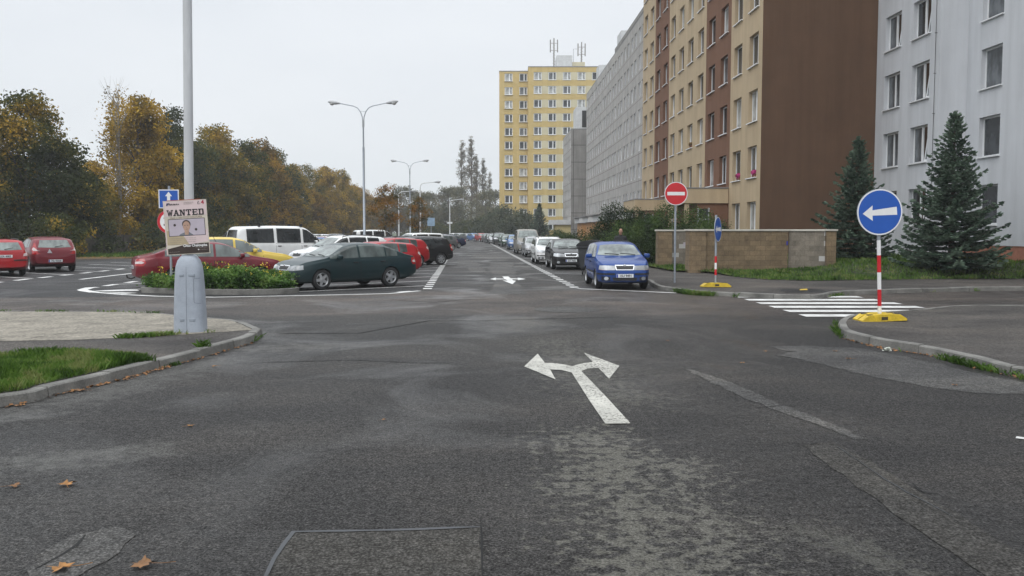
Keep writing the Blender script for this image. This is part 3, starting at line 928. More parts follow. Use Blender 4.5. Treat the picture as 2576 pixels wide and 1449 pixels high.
# ---------- yellow tower
M_YEL = panel_mat('yellow render', (0.57, 0.43, 0.185), mortar=0.0, stain=0.10, var=0.06)
M_YELP = panel_mat('pale yellow render', (0.60, 0.55, 0.39), mortar=0.0, stain=0.10, var=0.06)
yt = empty('apartment_tower', (20.2, 182.5, 0), math.pi, 'yellow apartment tower with pale window bands and antennas on its roof', 'apartment tower')
XR = [19.95 - x for x in (5.3, 8.3, 11.3, 14.25, 17.2)]     # right part, local x runs to the left
cols_r = [20.2 - x for x in (5.3, 8.3, 11.3, 14.3, 17.3)]
win = [(c - 0.82, c + 0.82, 2.1 + 2.8 * k, 3.7 + 2.8 * k) for k in range(12) for c in cols_r]
facade('wall', [0, 16.85], 0, 35.5, win, 0.16, [M_YEL, M_YELP], yt,
       lambda u, z: 1 if (1.6 < u < 16.2 and ((z - 2.1) % 2.8) < 1.6 and z > 1.9) else 0)
wm = window_meshes(1.64, 1.6, 0.4, 0.12)
for a, b, c, d in win: put_window(yt, wm, a, c, 0.16, pick_pane())
left = empty('side_wing', (16.85, -1.6, 0)); left.parent = yt
cols_l = [3.35 - x for x in (2.35, -0.70)]
win = [(c - 0.82, c + 0.82, 2.1 + 2.8 * k, 3.7 + 2.8 * k) for k in range(12) for c in cols_l]
facade('wing_wall', [0, 6.0], 0, 34.9, win, 0.16, [M_YEL], left, lambda u, z: 0)
for a, b, c, d in win: link('pane', random.choices(wm[1], (5, 4, 3))[0], link('window', wm[0], yt, (16.85 + a, -1.76, c)))
for a, b, c, d in win: link('sill', wm[2], yt, (16.85 + a, -1.6 + 0.02 - .1, c))
MB().add([(0, 0, 0), (0, -14, 0), (0, -14, 34.9), (0, 0, 34.9), (6, 0, 0), (6, -14, 0), (6, -14, 34.9), (6, 0, 34.9)], [(4, 5, 6, 7), (0, 3, 2, 1)]).obj('gable_wall', M_YEL, left)
MB().box(0, 6.05, -14, 0.05, 34.9, 35.05).obj('roof', M_ROOFB, left)
shell(yt, 0, 16.85, 15.6, 0, 35.5, (M_YEL, M_YEL, M_YEL), M_ROOFB, 0.04)
MB().box(7.6, 10.9, -9, -3, 35.68, 38.5).obj('lift_house', M_GWHITE, yt)
MB().box(4.9, 7.59, -9, -3.5, 35.68, 37.2).obj('plant_room', M_YELP, yt)
def antenna(x, h, n):
    mb = MB()
    mb.tube([(x, -4, 35.68), (x, -4, 35.68 + h)], 0.14, 8)
    for k in range(8): mb.tube([(x - .25, -4, 36 + k * h / 9), (x + .25, -4, 36.4 + k * h / 9)], 0.035, 6)
    for dxx in (-0.75, 0.0, 0.75):
        mb.box(x + dxx - 0.12, x + dxx + 0.12, -3.9, -3.75, 35.68 + h - 2.4, 35.68 + h + (0.2 if dxx else 0.5))
    for zz in (h - 2.0, h - 0.5): mb.tube([(x - 0.75, -4, 35.68 + zz), (x + 0.75, -4, 35.68 + zz)], 0.05, 6)
    mb.obj('antenna_mast', mat('weathered mast steel', (0.25, 0.24, 0.23), 0.6), yt)
antenna(11.4, 6.0, 1); antenna(5.6, 5.2, 2)
MB().tube([(7.3, -4, 37.2), (7.3, -4, 40.0), (6.6, -4, 40.0)], 0.06, 6).obj('antenna_mast', M_GREYPAINT, yt)

# ---------- white block on the right
M_WHITEW = panel_mat('white grey render', (0.60, 0.615, 0.64), mortar=0.0, stain=0.12, var=0.04)
M_SALMON = mat('salmon plinth render', (0.36, 0.15, 0.095), 0.85, var=0.15)
wb = empty('apartment_block', (17.95 + 0.145, 37.55, 0), BANG, 'white rendered apartment block with tilted white windows behind the spruces', 'apartment block')
wcols = [39.2 - 37.55 - 0.8, 41.95 - 37.55 - 0.8]
win = [(c, c + 1.6, 2.05 + 2.77 * k, 3.68 + 2.77 * k) for k in range(8) for c in wcols]
facade('wall', [0, 6.1], 0, 24.5, win, 0.24, [M_WHITEW], wb, lambda u, z: 0)
wm = window_meshes(1.6, 1.63, 0.5)
wt = (*tilted_window(1.6, 1.63), wm[2])
for a, b, c, d in win:
    w = put_window(wb, wt if (a < 2 or random.random() < .4) else wm, a, c, 0.24, random.choice((0, 1, 1)))
MB().add([(0, 0, 0), (0, -1.2, 0), (0, -1.2, 24.5), (0, 0, 24.5)], [(3, 2, 1, 0)]).obj('return_wall', M_WHITEW, wb)
bays = [(-1.75 - 0.8 - 3.6 * i) for i in range(5)]
win = [(c, c + 1.5, 2.05 + 2.77 * k, 3.68 + 2.77 * k) for k in range(8) for c in bays]
w2 = empty('set_back_wall', (0, -1.2, 0)); w2.parent = wb
facade('wall', [-22, 0], 1.21, 24.5, win, 0.24, [M_WHITEW], w2, lambda u, z: 0)
wm = window_meshes(1.5, 1.63, 0.08)
for a, b, c, d in win: link('pane', wm[1][random.choice((0, 1))], link('window', wm[0], wb, (a, -1.44, c)))
for a, b, c, d in win: link('sill', wm[2], wb, (a, -1.44, c))
MB().box(-22, -0.0, -1.7, -1.24, 0, 1.21).obj('plinth', M_SALMON, wb)
MB().add([(-22, -1.2, 0), (-22, -12, 0), (-22, -12, 24.5), (-22, -1.2, 24.5)], [(3, 2, 1, 0)]).obj('gable_wall', M_WHITEW, wb)
MB().box(-22.05, 6.1, -12, 0.0, 24.5, 24.7).obj('roof', M_ROOFB, wb)
lc = MB()
lc.tube([(0.28, 0.05, 0.9), (0.28, 0.05, 24)], 0.012, 6)
for k in range(1, 14): lc.box(0.26, 0.30, 0.0, 0.10, 1.7 * k, 1.7 * k + 0.02)
lc.obj('lightning_conductor', mat('dark wire', (0.05, 0.05, 0.05), 0.6), wb)
# ================================================================== TREES AND PLANTS
M_BARK = mat('grey brown bark', (0.075, 0.060, 0.045), 0.9, var=0.4, scale=8, bump=0.6, bscale=25)
M_BARKP = mat('pale bark', (0.20, 0.18, 0.15), 0.9, var=0.4, scale=8)
YELLOWS = [(0.081, 0.063, 0.011), (0.207, 0.138, 0.013), (0.391, 0.247, 0.022), (0.529, 0.345, 0.033)]
GREENS = [(0.027, 0.039, 0.010), (0.061, 0.078, 0.014), (0.142, 0.130, 0.019), (0.405, 0.247, 0.022)]
RUSTS = [(0.072, 0.053, 0.012), (0.162, 0.103, 0.014), (0.300, 0.169, 0.019), (0.444, 0.263, 0.024)]
DARKS = [(0.021, 0.030, 0.012), (0.039, 0.054, 0.017), (0.068, 0.083, 0.023), (0.112, 0.112, 0.029)]
OLIVES = [(0.052, 0.055, 0.012), (0.111, 0.098, 0.014), (0.195, 0.150, 0.019), (0.390, 0.247, 0.022)]
M_LY, M_LG, M_LR, M_LD, M_LO = (leaf_mat('yellow autumn leaves', YELLOWS), leaf_mat('green autumn leaves', GREENS),
    leaf_mat('rust autumn leaves', RUSTS), leaf_mat('dark green leaves', DARKS), leaf_mat('olive autumn leaves', OLIVES))
M_LGREY = leaf_mat('hazed thin grey green leaves', [(0.053, 0.060, 0.036), (0.098, 0.102, 0.057), (0.158, 0.150, 0.083), (0.210, 0.180, 0.090)])  # far trees: part of the haze is lightened into these leaf colours
M_LPOP = leaf_mat('hazed brownish poplar leaves', [(0.068, 0.061, 0.041), (0.128, 0.109, 0.068), (0.196, 0.160, 0.095)])  # poplar colours made paler to carry some of the distant haze
M_LBUSH = leaf_mat('fresh shrub leaves', [(0.021, 0.039, 0.012), (0.042, 0.078, 0.019), (0.075, 0.128, 0.031), (0.112, 0.158, 0.039)], 1.2)
M_LIVY = leaf_mat('deep green shrub leaves', [(0.014, 0.028, 0.010), (0.028, 0.050, 0.016), (0.050, 0.078, 0.023)], 1.2)
M_NEEDLE = leaf_mat('blue green needles', [(0.027, 0.052, 0.034), (0.054, 0.092, 0.062), (0.092, 0.140, 0.096), (0.142, 0.200, 0.140)], 1.6, 0.1)

def leaf_quads(C, size, flat=0.35, aspect=0.62):
    """oriented leaf quads at the centres C (n,3)"""
    n = len(C)
    nrm = rng.normal(size=(n, 3)); nrm[:, 2] += flat * 2
    nrm /= np.linalg.norm(nrm, axis=1)[:, None]
    a = np.cross(nrm, rng.normal(size=(n, 3))); a /= np.linalg.norm(a, axis=1)[:, None] + 1e-9
    b = np.cross(nrm, a)
    s = size * rng.uniform(0.6, 1.35, (n, 1))
    a, b = a * s * 0.5, b * s * 0.5 * aspect
    V = np.stack([C - a, C - b * 0.9 + a * 0.1, C + a, C + b * 0.9 + a * 0.1], axis=1)
    return V

def lobes(n, shape, h0, h1, rad, lobe, seed):
    """lobe centres filling a crown envelope; shape(t) gives the radius share at height share t"""
    r = np.random.default_rng(seed)
    out = []
    for i in range(n):
        t = r.uniform(0, 1) ** 0.9
        rr = rad * shape(t)
        a = r.uniform(0, 2 * math.pi); q = rr * math.sqrt(r.uniform(0.12, 1.0)) * 0.86
        L = lobe * r.uniform(0.6, 1.25) * (0.55 + 0.45 * shape(t))
        out.append((q * math.cos(a), q * math.sin(a), h0 + (h1 - h0) * t, L))
    return np.array(out)

def crown_points(LB, per, seed, squash=0.8, fuzz=0.2):
    r = np.random.default_rng(seed)
    pts = []
    for x, y, z, L in LB:
        k = int(per * (L ** 2))
        d = r.normal(size=(k, 3)); d /= np.linalg.norm(d, axis=1)[:, None]
        rad = L * np.clip(r.normal(0.86, fuzz, (k, 1)), 0.2, 1.5)
        p = d * rad; p[:, 2] *= squash
        pts.append(p + np.array([x, y, z]))
    return np.concatenate(pts)

def trunk_mesh(name, h, r0, LB, m, seed, limbs=9, bare=0):
    r = random.Random(seed)
    mb = MB()
    top = Vector((r.uniform(-.3, .3), r.uniform(-.3, .3), h))
    pts = [Vector((0, 0, -0.1)), Vector((0, 0, 0.25)), top * 0.35 + Vector((r.uniform(-.15, .15), r.uniform(-.15, .15), 0)), top * 0.7, top]
    mb.tube(pts, [r0 * 1.35, r0, r0 * 0.8, r0 * 0.5, r0 * 0.12], 9)
    idx = list(range(len(LB))); r.shuffle(idx)
    for i in idx[:limbs]:
        x, y, z, L = LB[i]
        zs = max(h * 0.15, z - math.hypot(x, y) * r.uniform(0.7, 1.3) - 0.5)
        s = top * (zs / h)
        e = Vector((x, y, z)); mid = s.lerp(e, 0.5) + Vector((0, 0, 0.25 * (e - s).length * 0.3))
        mb.tube([s, mid, e], [r0 * 0.38, r0 * 0.22, r0 * 0.06], 6)
        for _ in range(bare):
            q = e + Vector((r.uniform(-1, 1), r.uniform(-1, 1), r.uniform(0.4, 1.6)))
            mb.tube([mid.lerp(e, r.uniform(.2, 1)), q], [r0 * 0.08, r0 * 0.02], 4)
    return mb.mesh(name, m, 60)

SH_ROUND = lambda t: math.sin(math.pi * min(1, max(0.0, 0.14 + 0.80 * t))) ** 0.7
SH_CONE = lambda t: (1.0 - t) ** 0.75 * 0.95 + 0.08
SH_EGG = lambda t: math.sin(math.pi * (0.18 + 0.78 * t ** 1.15)) ** 0.8
SH_COL = lambda t: (0.55 + 0.45 * math.sin(math.pi * (0.1 + 0.75 * t))) * (1 - t ** 4 * 0.85)

def tree_kind(name, h, rad, shape, nl, lobe, per, leaf, leafm, seed, h0=0.9, barkm=None, r0=0.2, fuzz=0.22, bare=0, limbs=10, low=0.02):
    LB = lobes(nl, shape, h0 + lobe * 0.6, h - lobe * 0.5, rad, lobe, seed)
    pts = crown_points(LB, per, seed + 1, fuzz=fuzz)
    pts = pts[pts[:, 2] > low]
    cm = quads_mesh('crown', leaf_quads(pts, leaf), leafm)
    tm = trunk_mesh('trunk', h * 0.86, r0, LB, barkm or M_BARK, seed, limbs, bare)
    return tm, cm

def plant_tree(name, kind, x, y, z=0.0, rz=0.0, s=1.0, sz=1.0, label=None, cat='tree', group=None, leafm=None):
    t = empty(name, (x, y, z), rz, label, cat, group)
    t.scale = (s, s, s * sz)
    link('trunk', kind[0], t)
    c = link('crown', kind[1], t)
    if leafm is not None:
        c.material_slots[0].link = 'OBJECT'; c.material_slots[0].material = leafm
    return t

M_LMIX = leaf_mat('green and ochre leaves', [(0.025, 0.037, 0.010), (0.053, 0.069, 0.014), (0.200, 0.144, 0.017), (0.525, 0.312, 0.024)], 0.22)
K1 = tree_kind('a', 12.0, 4.6, SH_EGG, 60, 1.45, 290, 0.25, M_LG, 21, 0.3, bare=1)
K2 = tree_kind('b', 12.5, 4.3, SH_CONE, 62, 1.35, 290, 0.25, M_LY, 33, 0.4, bare=1)
K3 = tree_kind('c', 13.5, 4.6, SH_ROUND, 66, 1.4, 290, 0.25, M_LO, 45, 0.4, bare=1)
K4 = tree_kind('d', 12.5, 1.9, SH_EGG, 34, 0.9, 60, 0.18, M_LY, 57, 3.0, M_BARKP, 0.14, 0.4, 4, 24)
K5 = tree_kind('e', 13.0, 4.4, SH_EGG, 58, 1.5, 260, 0.30, M_LR, 69, 0.3, bare=1)

# the row of autumn trees beyond the car park; x position, distance, kind, scale, leaf colour
G_ROW = 'autumn trees in the long row beyond the car park'
def at_view(vx, Y): return ((vx - CX) / F * Y, Y)
ROW = [
    (-60, 63, K3, 0.95, 0.95, M_LG, 'dark green tree cut by the left edge of the picture'),
    (75, 63, K1, 0.98, 1.0, M_LMIX, 'broad green tree with yellow top, behind the two parked red cars'),
    (150, 66, K5, 0.78, 0.85, M_LD, 'low dark green tree beside the broad tree with a yellow top'),
    (300, 76, K4, 1.08, 1.08, M_LY, 'thin half bare yellow birch rising between the broad tree and the golden tree'),
    (352, 80, K2, 1.22, 1.0, M_LY, 'golden yellow conical tree left of the lamp post'),
    (425, 92, K3, 1.06, 1.03, M_LD, 'dark green tree behind the golden one, at the lamp post'),
    (545, 104, K1, 1.15, 1.04, M_LO, 'olive tree just right of the lamp post, tallest of that stretch'),
    (205, 74, K3, 0.72, 0.72, M_LO, 'olive tree filling the dip left of the thin birch'),
    (500, 98, K5, 1.0, 0.92, M_LG, 'green tree directly right of the lamp post'),
    (610, 108, K3, 0.98, 0.98, M_LG, 'green tree above the tail of the white minibus'),
    (655, 122, K5, 1.12, 1.0, M_LR, 'rusty brown tree rising above the white van cab'),
    (692, 134, K1, 1.12, 1.06, M_LD, 'dark tree with a ragged top right of the rusty tree'),
    (738, 140, K2, 1.1, 0.98, M_LO, 'olive conical tree low in front of the ragged dark one'),
    (770, 158, K3, 1.02, 1.0, M_LG, 'green tree with a yellow neighbour, half way along the row'),
    (820, 165, K2, 1.12, 1.08, M_LY, 'bright yellow tree half way along the row'),
    (855, 182, K5, 1.08, 1.04, M_LO, 'olive tree just beyond the bright yellow one'),
    (888, 198, K1, 1.02, 1.0, M_LR, 'rusty tree left of the first double lamp'),
    (915, 214, K3, 0.98, 0.95, M_LR, 'rusty tree directly behind the first double lamp pole'),
    (938, 232, K2, 0.95, 0.95, M_LO, 'brown tree right of the first double lamp pole'),
    (238, 84, K2, 0.9, 0.82, M_LY, 'pale golden tree in the gap left of the thin birch'),
    (575, 118, K2, 1.05, 0.86, M_LY, 'ochre tree low behind the olive one right of the lamp post'),
    (632, 116, K5, 0.9, 0.8, M_LR, 'low rusty tree in front of the taller one above the white minibus'),
    (715, 128, K5, 0.85, 0.72, M_LY, 'low golden tree above the windscreen of the white minibus'),
    (790, 150, K5, 0.9, 0.75, M_LR, 'low rusty tree half way along the row'),
    (865, 176, K1, 0.9, 0.78, M_LY, 'low golden tree left of the first double lamp'),
    (955, 252, K5, 0.95, 0.9, M_LR, 'last rusty tree of the row, at the young maple'),
]
for i, (vx, Y, K, s, sz, lm, lab) in enumerate(ROW):
    x, y = at_view(vx, Y)
    plant_tree('autumn_tree', K, x, y, 0.0, 1.3 * i, s, sz, lab, 'tree', G_ROW, lm)

def bush_kind(h, rad, nl, lobe, per, leaf, leafm, seed, squash=0.9, fuzz=0.2):
    r = np.random.default_rng(seed)
    LB = []
    for i in range(nl):
        a = r.uniform(0, 6.283); q = math.sqrt(r.uniform(0, 1)); hh = h * (1 - 0.55 * q ** 2)
        LB.append((rad[0] * q * math.cos(a), rad[1] * q * math.sin(a), r.uniform(lobe * 0.5, max(lobe * 0.6, hh - lobe * 0.7)), lobe * r.uniform(0.7, 1.2)))
    LB = np.array(LB)
    pts = crown_points(LB, per, seed + 1, squash, fuzz)
    pts = pts[pts[:, 2] > 0.02]
    st = MB()
    rr = random.Random(seed)
    for x, y, z, L in LB[: min(len(LB), 12)]:
        st.tube([(x * .02, y * .02, -0.05), (x * .6, y * .6, z * .5), (x, y, z)], [0.05, 0.035, 0.012], 5)
    return st.mesh('stems', M_BARK, 60), quads_mesh('foliage', leaf_quads(pts, leaf), leafm)

def plant_bush(name, kind, loc, label, cat='bush', group=None, s=1.0, rz=0.0, leafm=None, sz=1.0):
    t = empty(name, loc, rz, label, cat, group)
    t.scale = (s, s, s * sz)
    link('stems', kind[0], t)
    c = link('foliage', kind[1], t)
    if leafm is not None:
        c.material_slots[0].link = 'OBJECT'; c.material_slots[0].material = leafm
    return t

# undergrowth below the row
U1 = bush_kind(3.2, (3.0, 2.2), 26, 0.85, 260, 0.22, M_LD, 81)
for i, (vx, Y, lm, lab) in enumerate([(-40, 57, M_LD, 'dark undergrowth at the left edge of the car park'), (40, 59, M_LD, 'dark undergrowth behind the red estate'), (150, 60, M_LG, 'dark undergrowth behind the dark red hatchback'),
        (235, 66, M_LD, 'dark shrub under the thin yellow birch'), (285, 72, M_LY, 'low yellow shrub by the wooden fence'), (400, 74, M_LD, 'dark shrub behind the road signs'),
        (520, 82, M_LD, 'dark shrub right of the poster'), (575, 92, M_LG, 'dark shrub behind the tail of the white van'), (640, 104, M_LD, 'shrub behind the roof of the white van')]):
    x, y = at_view(vx, Y)
    plant_bush('undergrowth_shrub', U1, (x, y, 0.0), lab, 'shrub', 'shrubs under the row of autumn trees', 1.0, 0.9 * i, lm)

# ---- fence in front of the trees
M_FENCEW = mat('weathered fence boards', (0.050, 0.042, 0.032), 0.9, var=0.4, scale=3, vs=(6, 6, 0.6))
fx = lambda Y: -30.6 - 0.05 * (Y - 64)
ft = empty('board_fence', (fx(62), 62, 0), math.pi / 2 + 0.05, 'dark weathered board fence under the autumn trees', 'fence')
fb, fp = MB(), MB()
for k in range(240):
    hh = 1.5 + random.uniform(-.05, .05)
    fb.box(k * 0.21, k * 0.21 + 0.185, -0.012, 0.012, 0.06, hh)
for k in range(21): fp.box(k * 2.5 - .05, k * 2.5 + .05, -0.13, -0.03, 0, 1.5)
fb.box(0, 50, -0.03, -0.0125, 0.3, 0.38); fb.box(0, 50, -0.03, -0.0125, 1.15, 1.23)
fb.obj('boards', M_FENCEW, ft); fp.obj('posts', M_FENCEW, ft)

# ---- far end of the street
KP = tree_kind('poplar', 29.5, 1.8, SH_COL, 78, 0.95, 120, 0.32, M_LPOP, 91, 1.5, M_BARK, 0.3, 0.3, 3, 60)
for i, (vx, Y, s, lab) in enumerate([(1163, 262, 1.0, 'tall bare topped poplar, leftmost of the poplars'), (1186, 256, 1.02, 'tallest poplar, second from the left'), (1199, 262, 0.86, 'poplar close right of the tallest one'),
        (1216, 270, 0.84, 'slim poplar with a pointed tip, between the tallest and the yellow tower'), (1232, 280, 0.72, 'short poplar beside the yellow tower')]):
    x, y = at_view(vx, Y)
    plant_tree('poplar_tree', KP, x, y, 0, i * 1.7, s, 1.0, lab, 'poplar', 'poplars at the far end of the street')
KF = tree_kind('far', 13.0, 4.8, SH_ROUND, 46, 1.6, 100, 0.34, M_LGREY, 101, 0.5, M_BARK, 0.2, 0.35, 2, 18)
for i, (vx, Y, s, lm, lab) in enumerate([(985, 260, 0.95, M_LGREY, 'hazy tree behind the young maple'), (1016, 235, 1.08, M_LGREY, 'hazy grey green tree left of the second double lamp'), (1046, 245, 1.02, M_LPOP, 'hazy brownish tree behind the second double lamp'),
        (1000, 215, 0.85, M_LPOP, 'low hazy brownish tree behind the young maple'), (1062, 222, 0.9, M_LGREY, 'hazy tree in the gap between the street lamps'), (1150, 240, 1.1, M_LGREY, 'full hazy tree at the foot of the tallest poplar'), (1222, 250, 1.05, M_LGREY, 'hazy tree at the foot of the slim poplar'),
        (1075, 240, 0.98, M_LGREY, 'hazy tree right of the second double lamp'), (1103, 250, 0.98, M_LPOP, 'thin hazy tree half way to the poplars'), (1128, 232, 1.05, M_LGREY, 'hazy tree with dark twigs left of the poplars'), (1247, 262, 1.1, M_LGREY, 'hazy tree beside the corner of the yellow tower')]):
    x, y = at_view(vx, Y)
    plant_tree('far_tree', KF, x, y, 0, i * 0.9, s, 1.0, lab, 'tree', 'hazy trees closing the street', lm)
KW = bush_kind(7.2, (4.6, 3.4), 46, 1.5, 170, 0.34, M_LBUSH, 111)
M_LWILLOW = leaf_mat('grey green willow leaves', [(0.029, 0.042, 0.026), (0.055, 0.073, 0.044), (0.086, 0.104, 0.062), (0.124, 0.137, 0.078)], 0.5)
for i, (vx, Y, s, sz, lm, lab) in enumerate([(1165, 205, 0.9, 0.8, M_LD, 'dark round shrub at the foot of the poplars'), (1205, 196, 1.0, 0.85, M_LD, 'dark shrub left of the big willow shrub'), (1262, 178, 1.08, 1.06, M_LWILLOW, 'big grey green willow shrub before the yellow tower'),
        (1318, 168, 0.95, 1.0, M_LWILLOW, 'round grey green willow shrub beside the dark spruce'), (1225, 182, 0.8, 0.8, M_LWILLOW, 'small willow shrub behind the far parked cars'), (1105, 200, 0.85, 0.7, M_LD, 'low dark shrub below the hazy trees'), (1050, 205, 0.8, 0.6, M_LD, 'low dark shrub behind the far car park'), (1135, 215, .9, .62, M_LD, 'low dark shrub left of the poplars')]):
    x, y = at_view(vx, Y)
    plant_bush('willow_shrub', KW, (x, y, 0), lab, 'shrub', 'big shrubs at the far end of the street', s, i * 1.1, lm, sz)

# ---- young maples on the median
KM = tree_kind('maple', 5.6, 1.35, SH_EGG, 26, 0.55, 640, 0.15, M_LY, 121, 1.7, M_BARK, 0.055, 0.3, 0, 10)
M_LMAPLE = leaf_mat('young maple leaves', [(0.035, 0.042, 0.012), (0.085, 0.075, 0.016), (0.21, 0.105, 0.016), (0.32, 0.15, 0.018)], 0.9)
x, y = at_view(976, 73); plant_tree('young_maple', KM, x, y, 0, 0.4, 1.02, 1.0, 'young maple with orange and green leaves left of the second double lamp', 'tree', 'young maples between the parking rows', M_LMAPLE)
x, y = at_view(1054, 92); plant_tree('young_maple', KM, x, y, 0, 2.4, 1.05, 0.92, 'young rusty maple right of the second double lamp', 'tree', 'young maples between the parking rows', M_LMAPLE)

# ---- spruces
def spruce_kind(h, rad, seed, needle=0.30):
    r = random.Random(seed); nr = np.random.default_rng(seed)
    mb = MB()
    mb.tube([(0, 0, -0.1), (0, 0, 0.4), (0, 0, h * 0.6), (0, 0, h)], [0.14, 0.11, 0.06, 0.01], 8)
    A, Bv = [], []           # twig start, twig vector
    z = 0.22
    while z < h - 0.25:
        t = z / h
        L = rad * (1 - t) ** 1.12 * r.uniform(0.84, 1.10) + 0.04
        nb = 9 if t < 0.7 else 6
        ph = r.uniform(0, 6.28)
        for k in range(nb):
            a = ph + 2 * math.pi * k / nb + r.uniform(-.22, .22)
            if r.random() < 0.09: continue
            l = L * r.uniform(0.62, 1.2)
            d = Vector((math.cos(a), math.sin(a), 0)); side = Vector((-d.y, d.x, 0))
            droop = -0.16 * (1 - t) + 0.42 * t
            pts = []
            n = max(3, int(l / 0.16))
            for j in range(n + 1):
                s = j / n
                pts.append(Vector((0, 0, z)) + d * (l * s) + Vector((0, 0, l * (droop * s + 0.20 * s * s * s))))
            mb.tube([pts[0], pts[n // 2], pts[-1]], [0.02, 0.012, 0.004], 4, cap=False)
            for j in range(n + 1):
                s = j / n
                tw = (0.34 * l * (1 - s) + 0.15 - 0.07 * t) * r.uniform(0.75, 1.1)
                if s < 0.12: continue
                for sg in (-1, 1):
                    for w in (0.45, 0.75, 1.0) if tw > 0.3 else (0.6, 1.0):
                        v = (d * 0.72 + side * sg * 0.8 + Vector((0, 0, r.uniform(-0.18, 0.06)))).normalized() * tw * w
                        A.append(pts[j]); Bv.append(v)
                if r.random() < 0.9:
                    A.append(pts[j]); Bv.append((d * 0.6 + Vector((0, 0, 0.5 if t > .5 else 0.28)) + side * r.uniform(-.4, .4)).normalized() * 0.16)
            A.append(pts[-1] - d * 0.06); Bv.append((d + Vector((0, 0, 0.35))).normalized() * 0.2)
        z += 0.145 + 0.04 * (1 - t)
    for k in range(5):
        zz = h - 0.35 + 0.06 * k
        for q in range(5):
            a = q * 1.256 + k
            A.append(Vector((0, 0, zz))); Bv.append(Vector((math.cos(a) * .5, math.sin(a) * .5, 0.75)) * 0.16)
    A = np.array(A); Bv = np.array(Bv)
    Q = []
    for rep in range(4):     # bottle-brush twigs: three crossed needle blades each
        ln = np.linalg.norm(Bv, axis=1)[:, None]
        u = Bv / ln
        w = np.cross(u, nr.normal(size=A.shape)); w /= np.linalg.norm(w, axis=1)[:, None]
        wd = 0.037 * nr.uniform(0.7, 1.3, (len(A), 1))
        j = nr.normal(0, 0.02, A.shape)
        s, e = A + j, A + Bv * nr.uniform(0.85, 1.1, (len(A), 1)) + j
        Q.append(np.stack([s - w * wd * 0.6, s + w * wd * 0.6, s + (e - s) * 0.8 + w * wd, e], axis=1))
    return mb.mesh('trunk', M_BARK, 60), quads_mesh('crown', np.concatenate(Q), M_NEEDLE)

def lawn_z(x, y):
    s = lambda q: max(0.0, min(1.0, q)) ** 2 * (3 - 2 * max(0.0, min(1.0, q)))
    return 0.13 + 0.44 * s((y - 30.9) / 2.2) * s((x - 10.5) / 3.5) + 0.06 * s((y - 31) / 4)
SP1 = spruce_kind(5.75, 2.15, 5)
SP2 = spruce_kind(5.0, 1.75, 8)
x, y = at_view(2392, 32.2); plant_tree('spruce_tree', SP1, x, y, lawn_z(x, y) - .03, 0.3, 1.0, 1.0, 'blue green spruce before the white block, right of the blue arrow sign', 'spruce', 'spruces on the lawn')
x, y = at_view(2152, 36.4); plant_tree('spruce_tree', SP2, x, y, lawn_z(x, y) - .03, 1.3, 1.0, 1.02, 'blue green spruce before the brown gable, left of the blue arrow sign', 'spruce', 'spruces on the lawn')
x, y = at_view(1357, 158); plant_tree('spruce_tree', SP2, x, y, 0, 2.2, 1.38, 1.0, 'small dark spruce far down the street before the yellow tower', 'spruce')

# ---- shrubs between the parked cars and the brown block
BK1 = bush_kind(3.0, (2.6, 1.5), 70, 0.6, 1900, 0.082, M_LBUSH, 131)
BK2 = bush_kind(3.1, (1.3, 1.2), 60, 0.55, 1500, 0.10, M_LIVY, 141)
BK3 = bush_kind(1.7, (2.0, 1.0), 44, 0.45, 1600, 0.085, M_LIVY, 151)
for K, vx, Y, z, s, sz, lm, lab in [
        (BK2, 1548, 46.5, .12, 1.0, 1.08, M_LIVY, 'tall dark green shrub with large leaves, left of the person'),
        (BK2, 1600, 47.5, .12, 1.0, 1.0, M_LIVY, 'dark shrub behind the person, under the beige canopy'),
        (BK1, 1645, 43.8, .12, 1.08, 1.02, M_LBUSH, 'big bright green shrub behind the no entry sign'),
        (BK1, 1752, 43.6, .12, 0.95, 1.1, M_LBUSH, 'bright green shrub behind the block wall'),
        (BK1, 1590, 43.0, .12, 0.75, 0.72, M_LIVY, 'dark shrub just behind the person'),
        (BK3, 1470, 52.0, .12, 1.0, 1.0, M_LIVY, 'low dark shrub behind the black car'),
        (BK3, 1415, 64.0, .12, 1.0, .9, M_LIVY, 'low dark shrub behind the white estate'),
        (BK3, 1405, 104.0, .12, 1.2, 1.1, M_LBUSH, 'low rounded shrub by the pale yellow entrance'),
        (BK3, 1503, 49.3, .12, 1.0, 1.25, M_LBUSH, 'low green shrub left of the dark shrub with large leaves'),
        (BK3, 1440, 75.0, .12, 1.1, 1.0, M_LBUSH, 'low shrub below the grey block entrances')]:
    x, y = at_view(vx, Y)
    plant_bush('garden_shrub', K, (x, y, z), lab, 'shrub', 'shrubs along the foot of the blocks', s, vx * .37, lm, sz)

# ---- grass
def grass_mat(name, cols): return leaf_mat(name, cols, 1.6, 0.35)
M_GRASS = grass_mat('fresh grass blades', [(0.036, 0.074, 0.012), (0.070, 0.140, 0.020), (0.110, 0.195, 0.032), (0.20, 0.23, 0.075)])
M_SOIL = mat('lawn soil', (0.030, 0.040, 0.014), 0.95, var=0.4, scale=5, bump=0.5, bscale=30)
def in_poly(X, Y, poly):
    c = np.zeros(len(X), bool)
    n = len(poly)
    for i in range(n):
        x0, y0 = poly[i]; x1, y1 = poly[(i + 1) % n]
        if y0 == y1: continue
        m = ((y0 > Y) != (y1 > Y)) & (X < (x1 - x0) * (Y - y0) / (y1 - y0) + x0)
        c ^= m
    return c
def scatter(poly, n):
    p = np.array(poly)
    lo, hi = p.min(0), p.max(0)
    X = rng.uniform(lo[0], hi[0], n * 4); Y = rng.uniform(lo[1], hi[1], n * 4)
    k = in_poly(X, Y, poly)
    return X[k][:n], Y[k][:n]
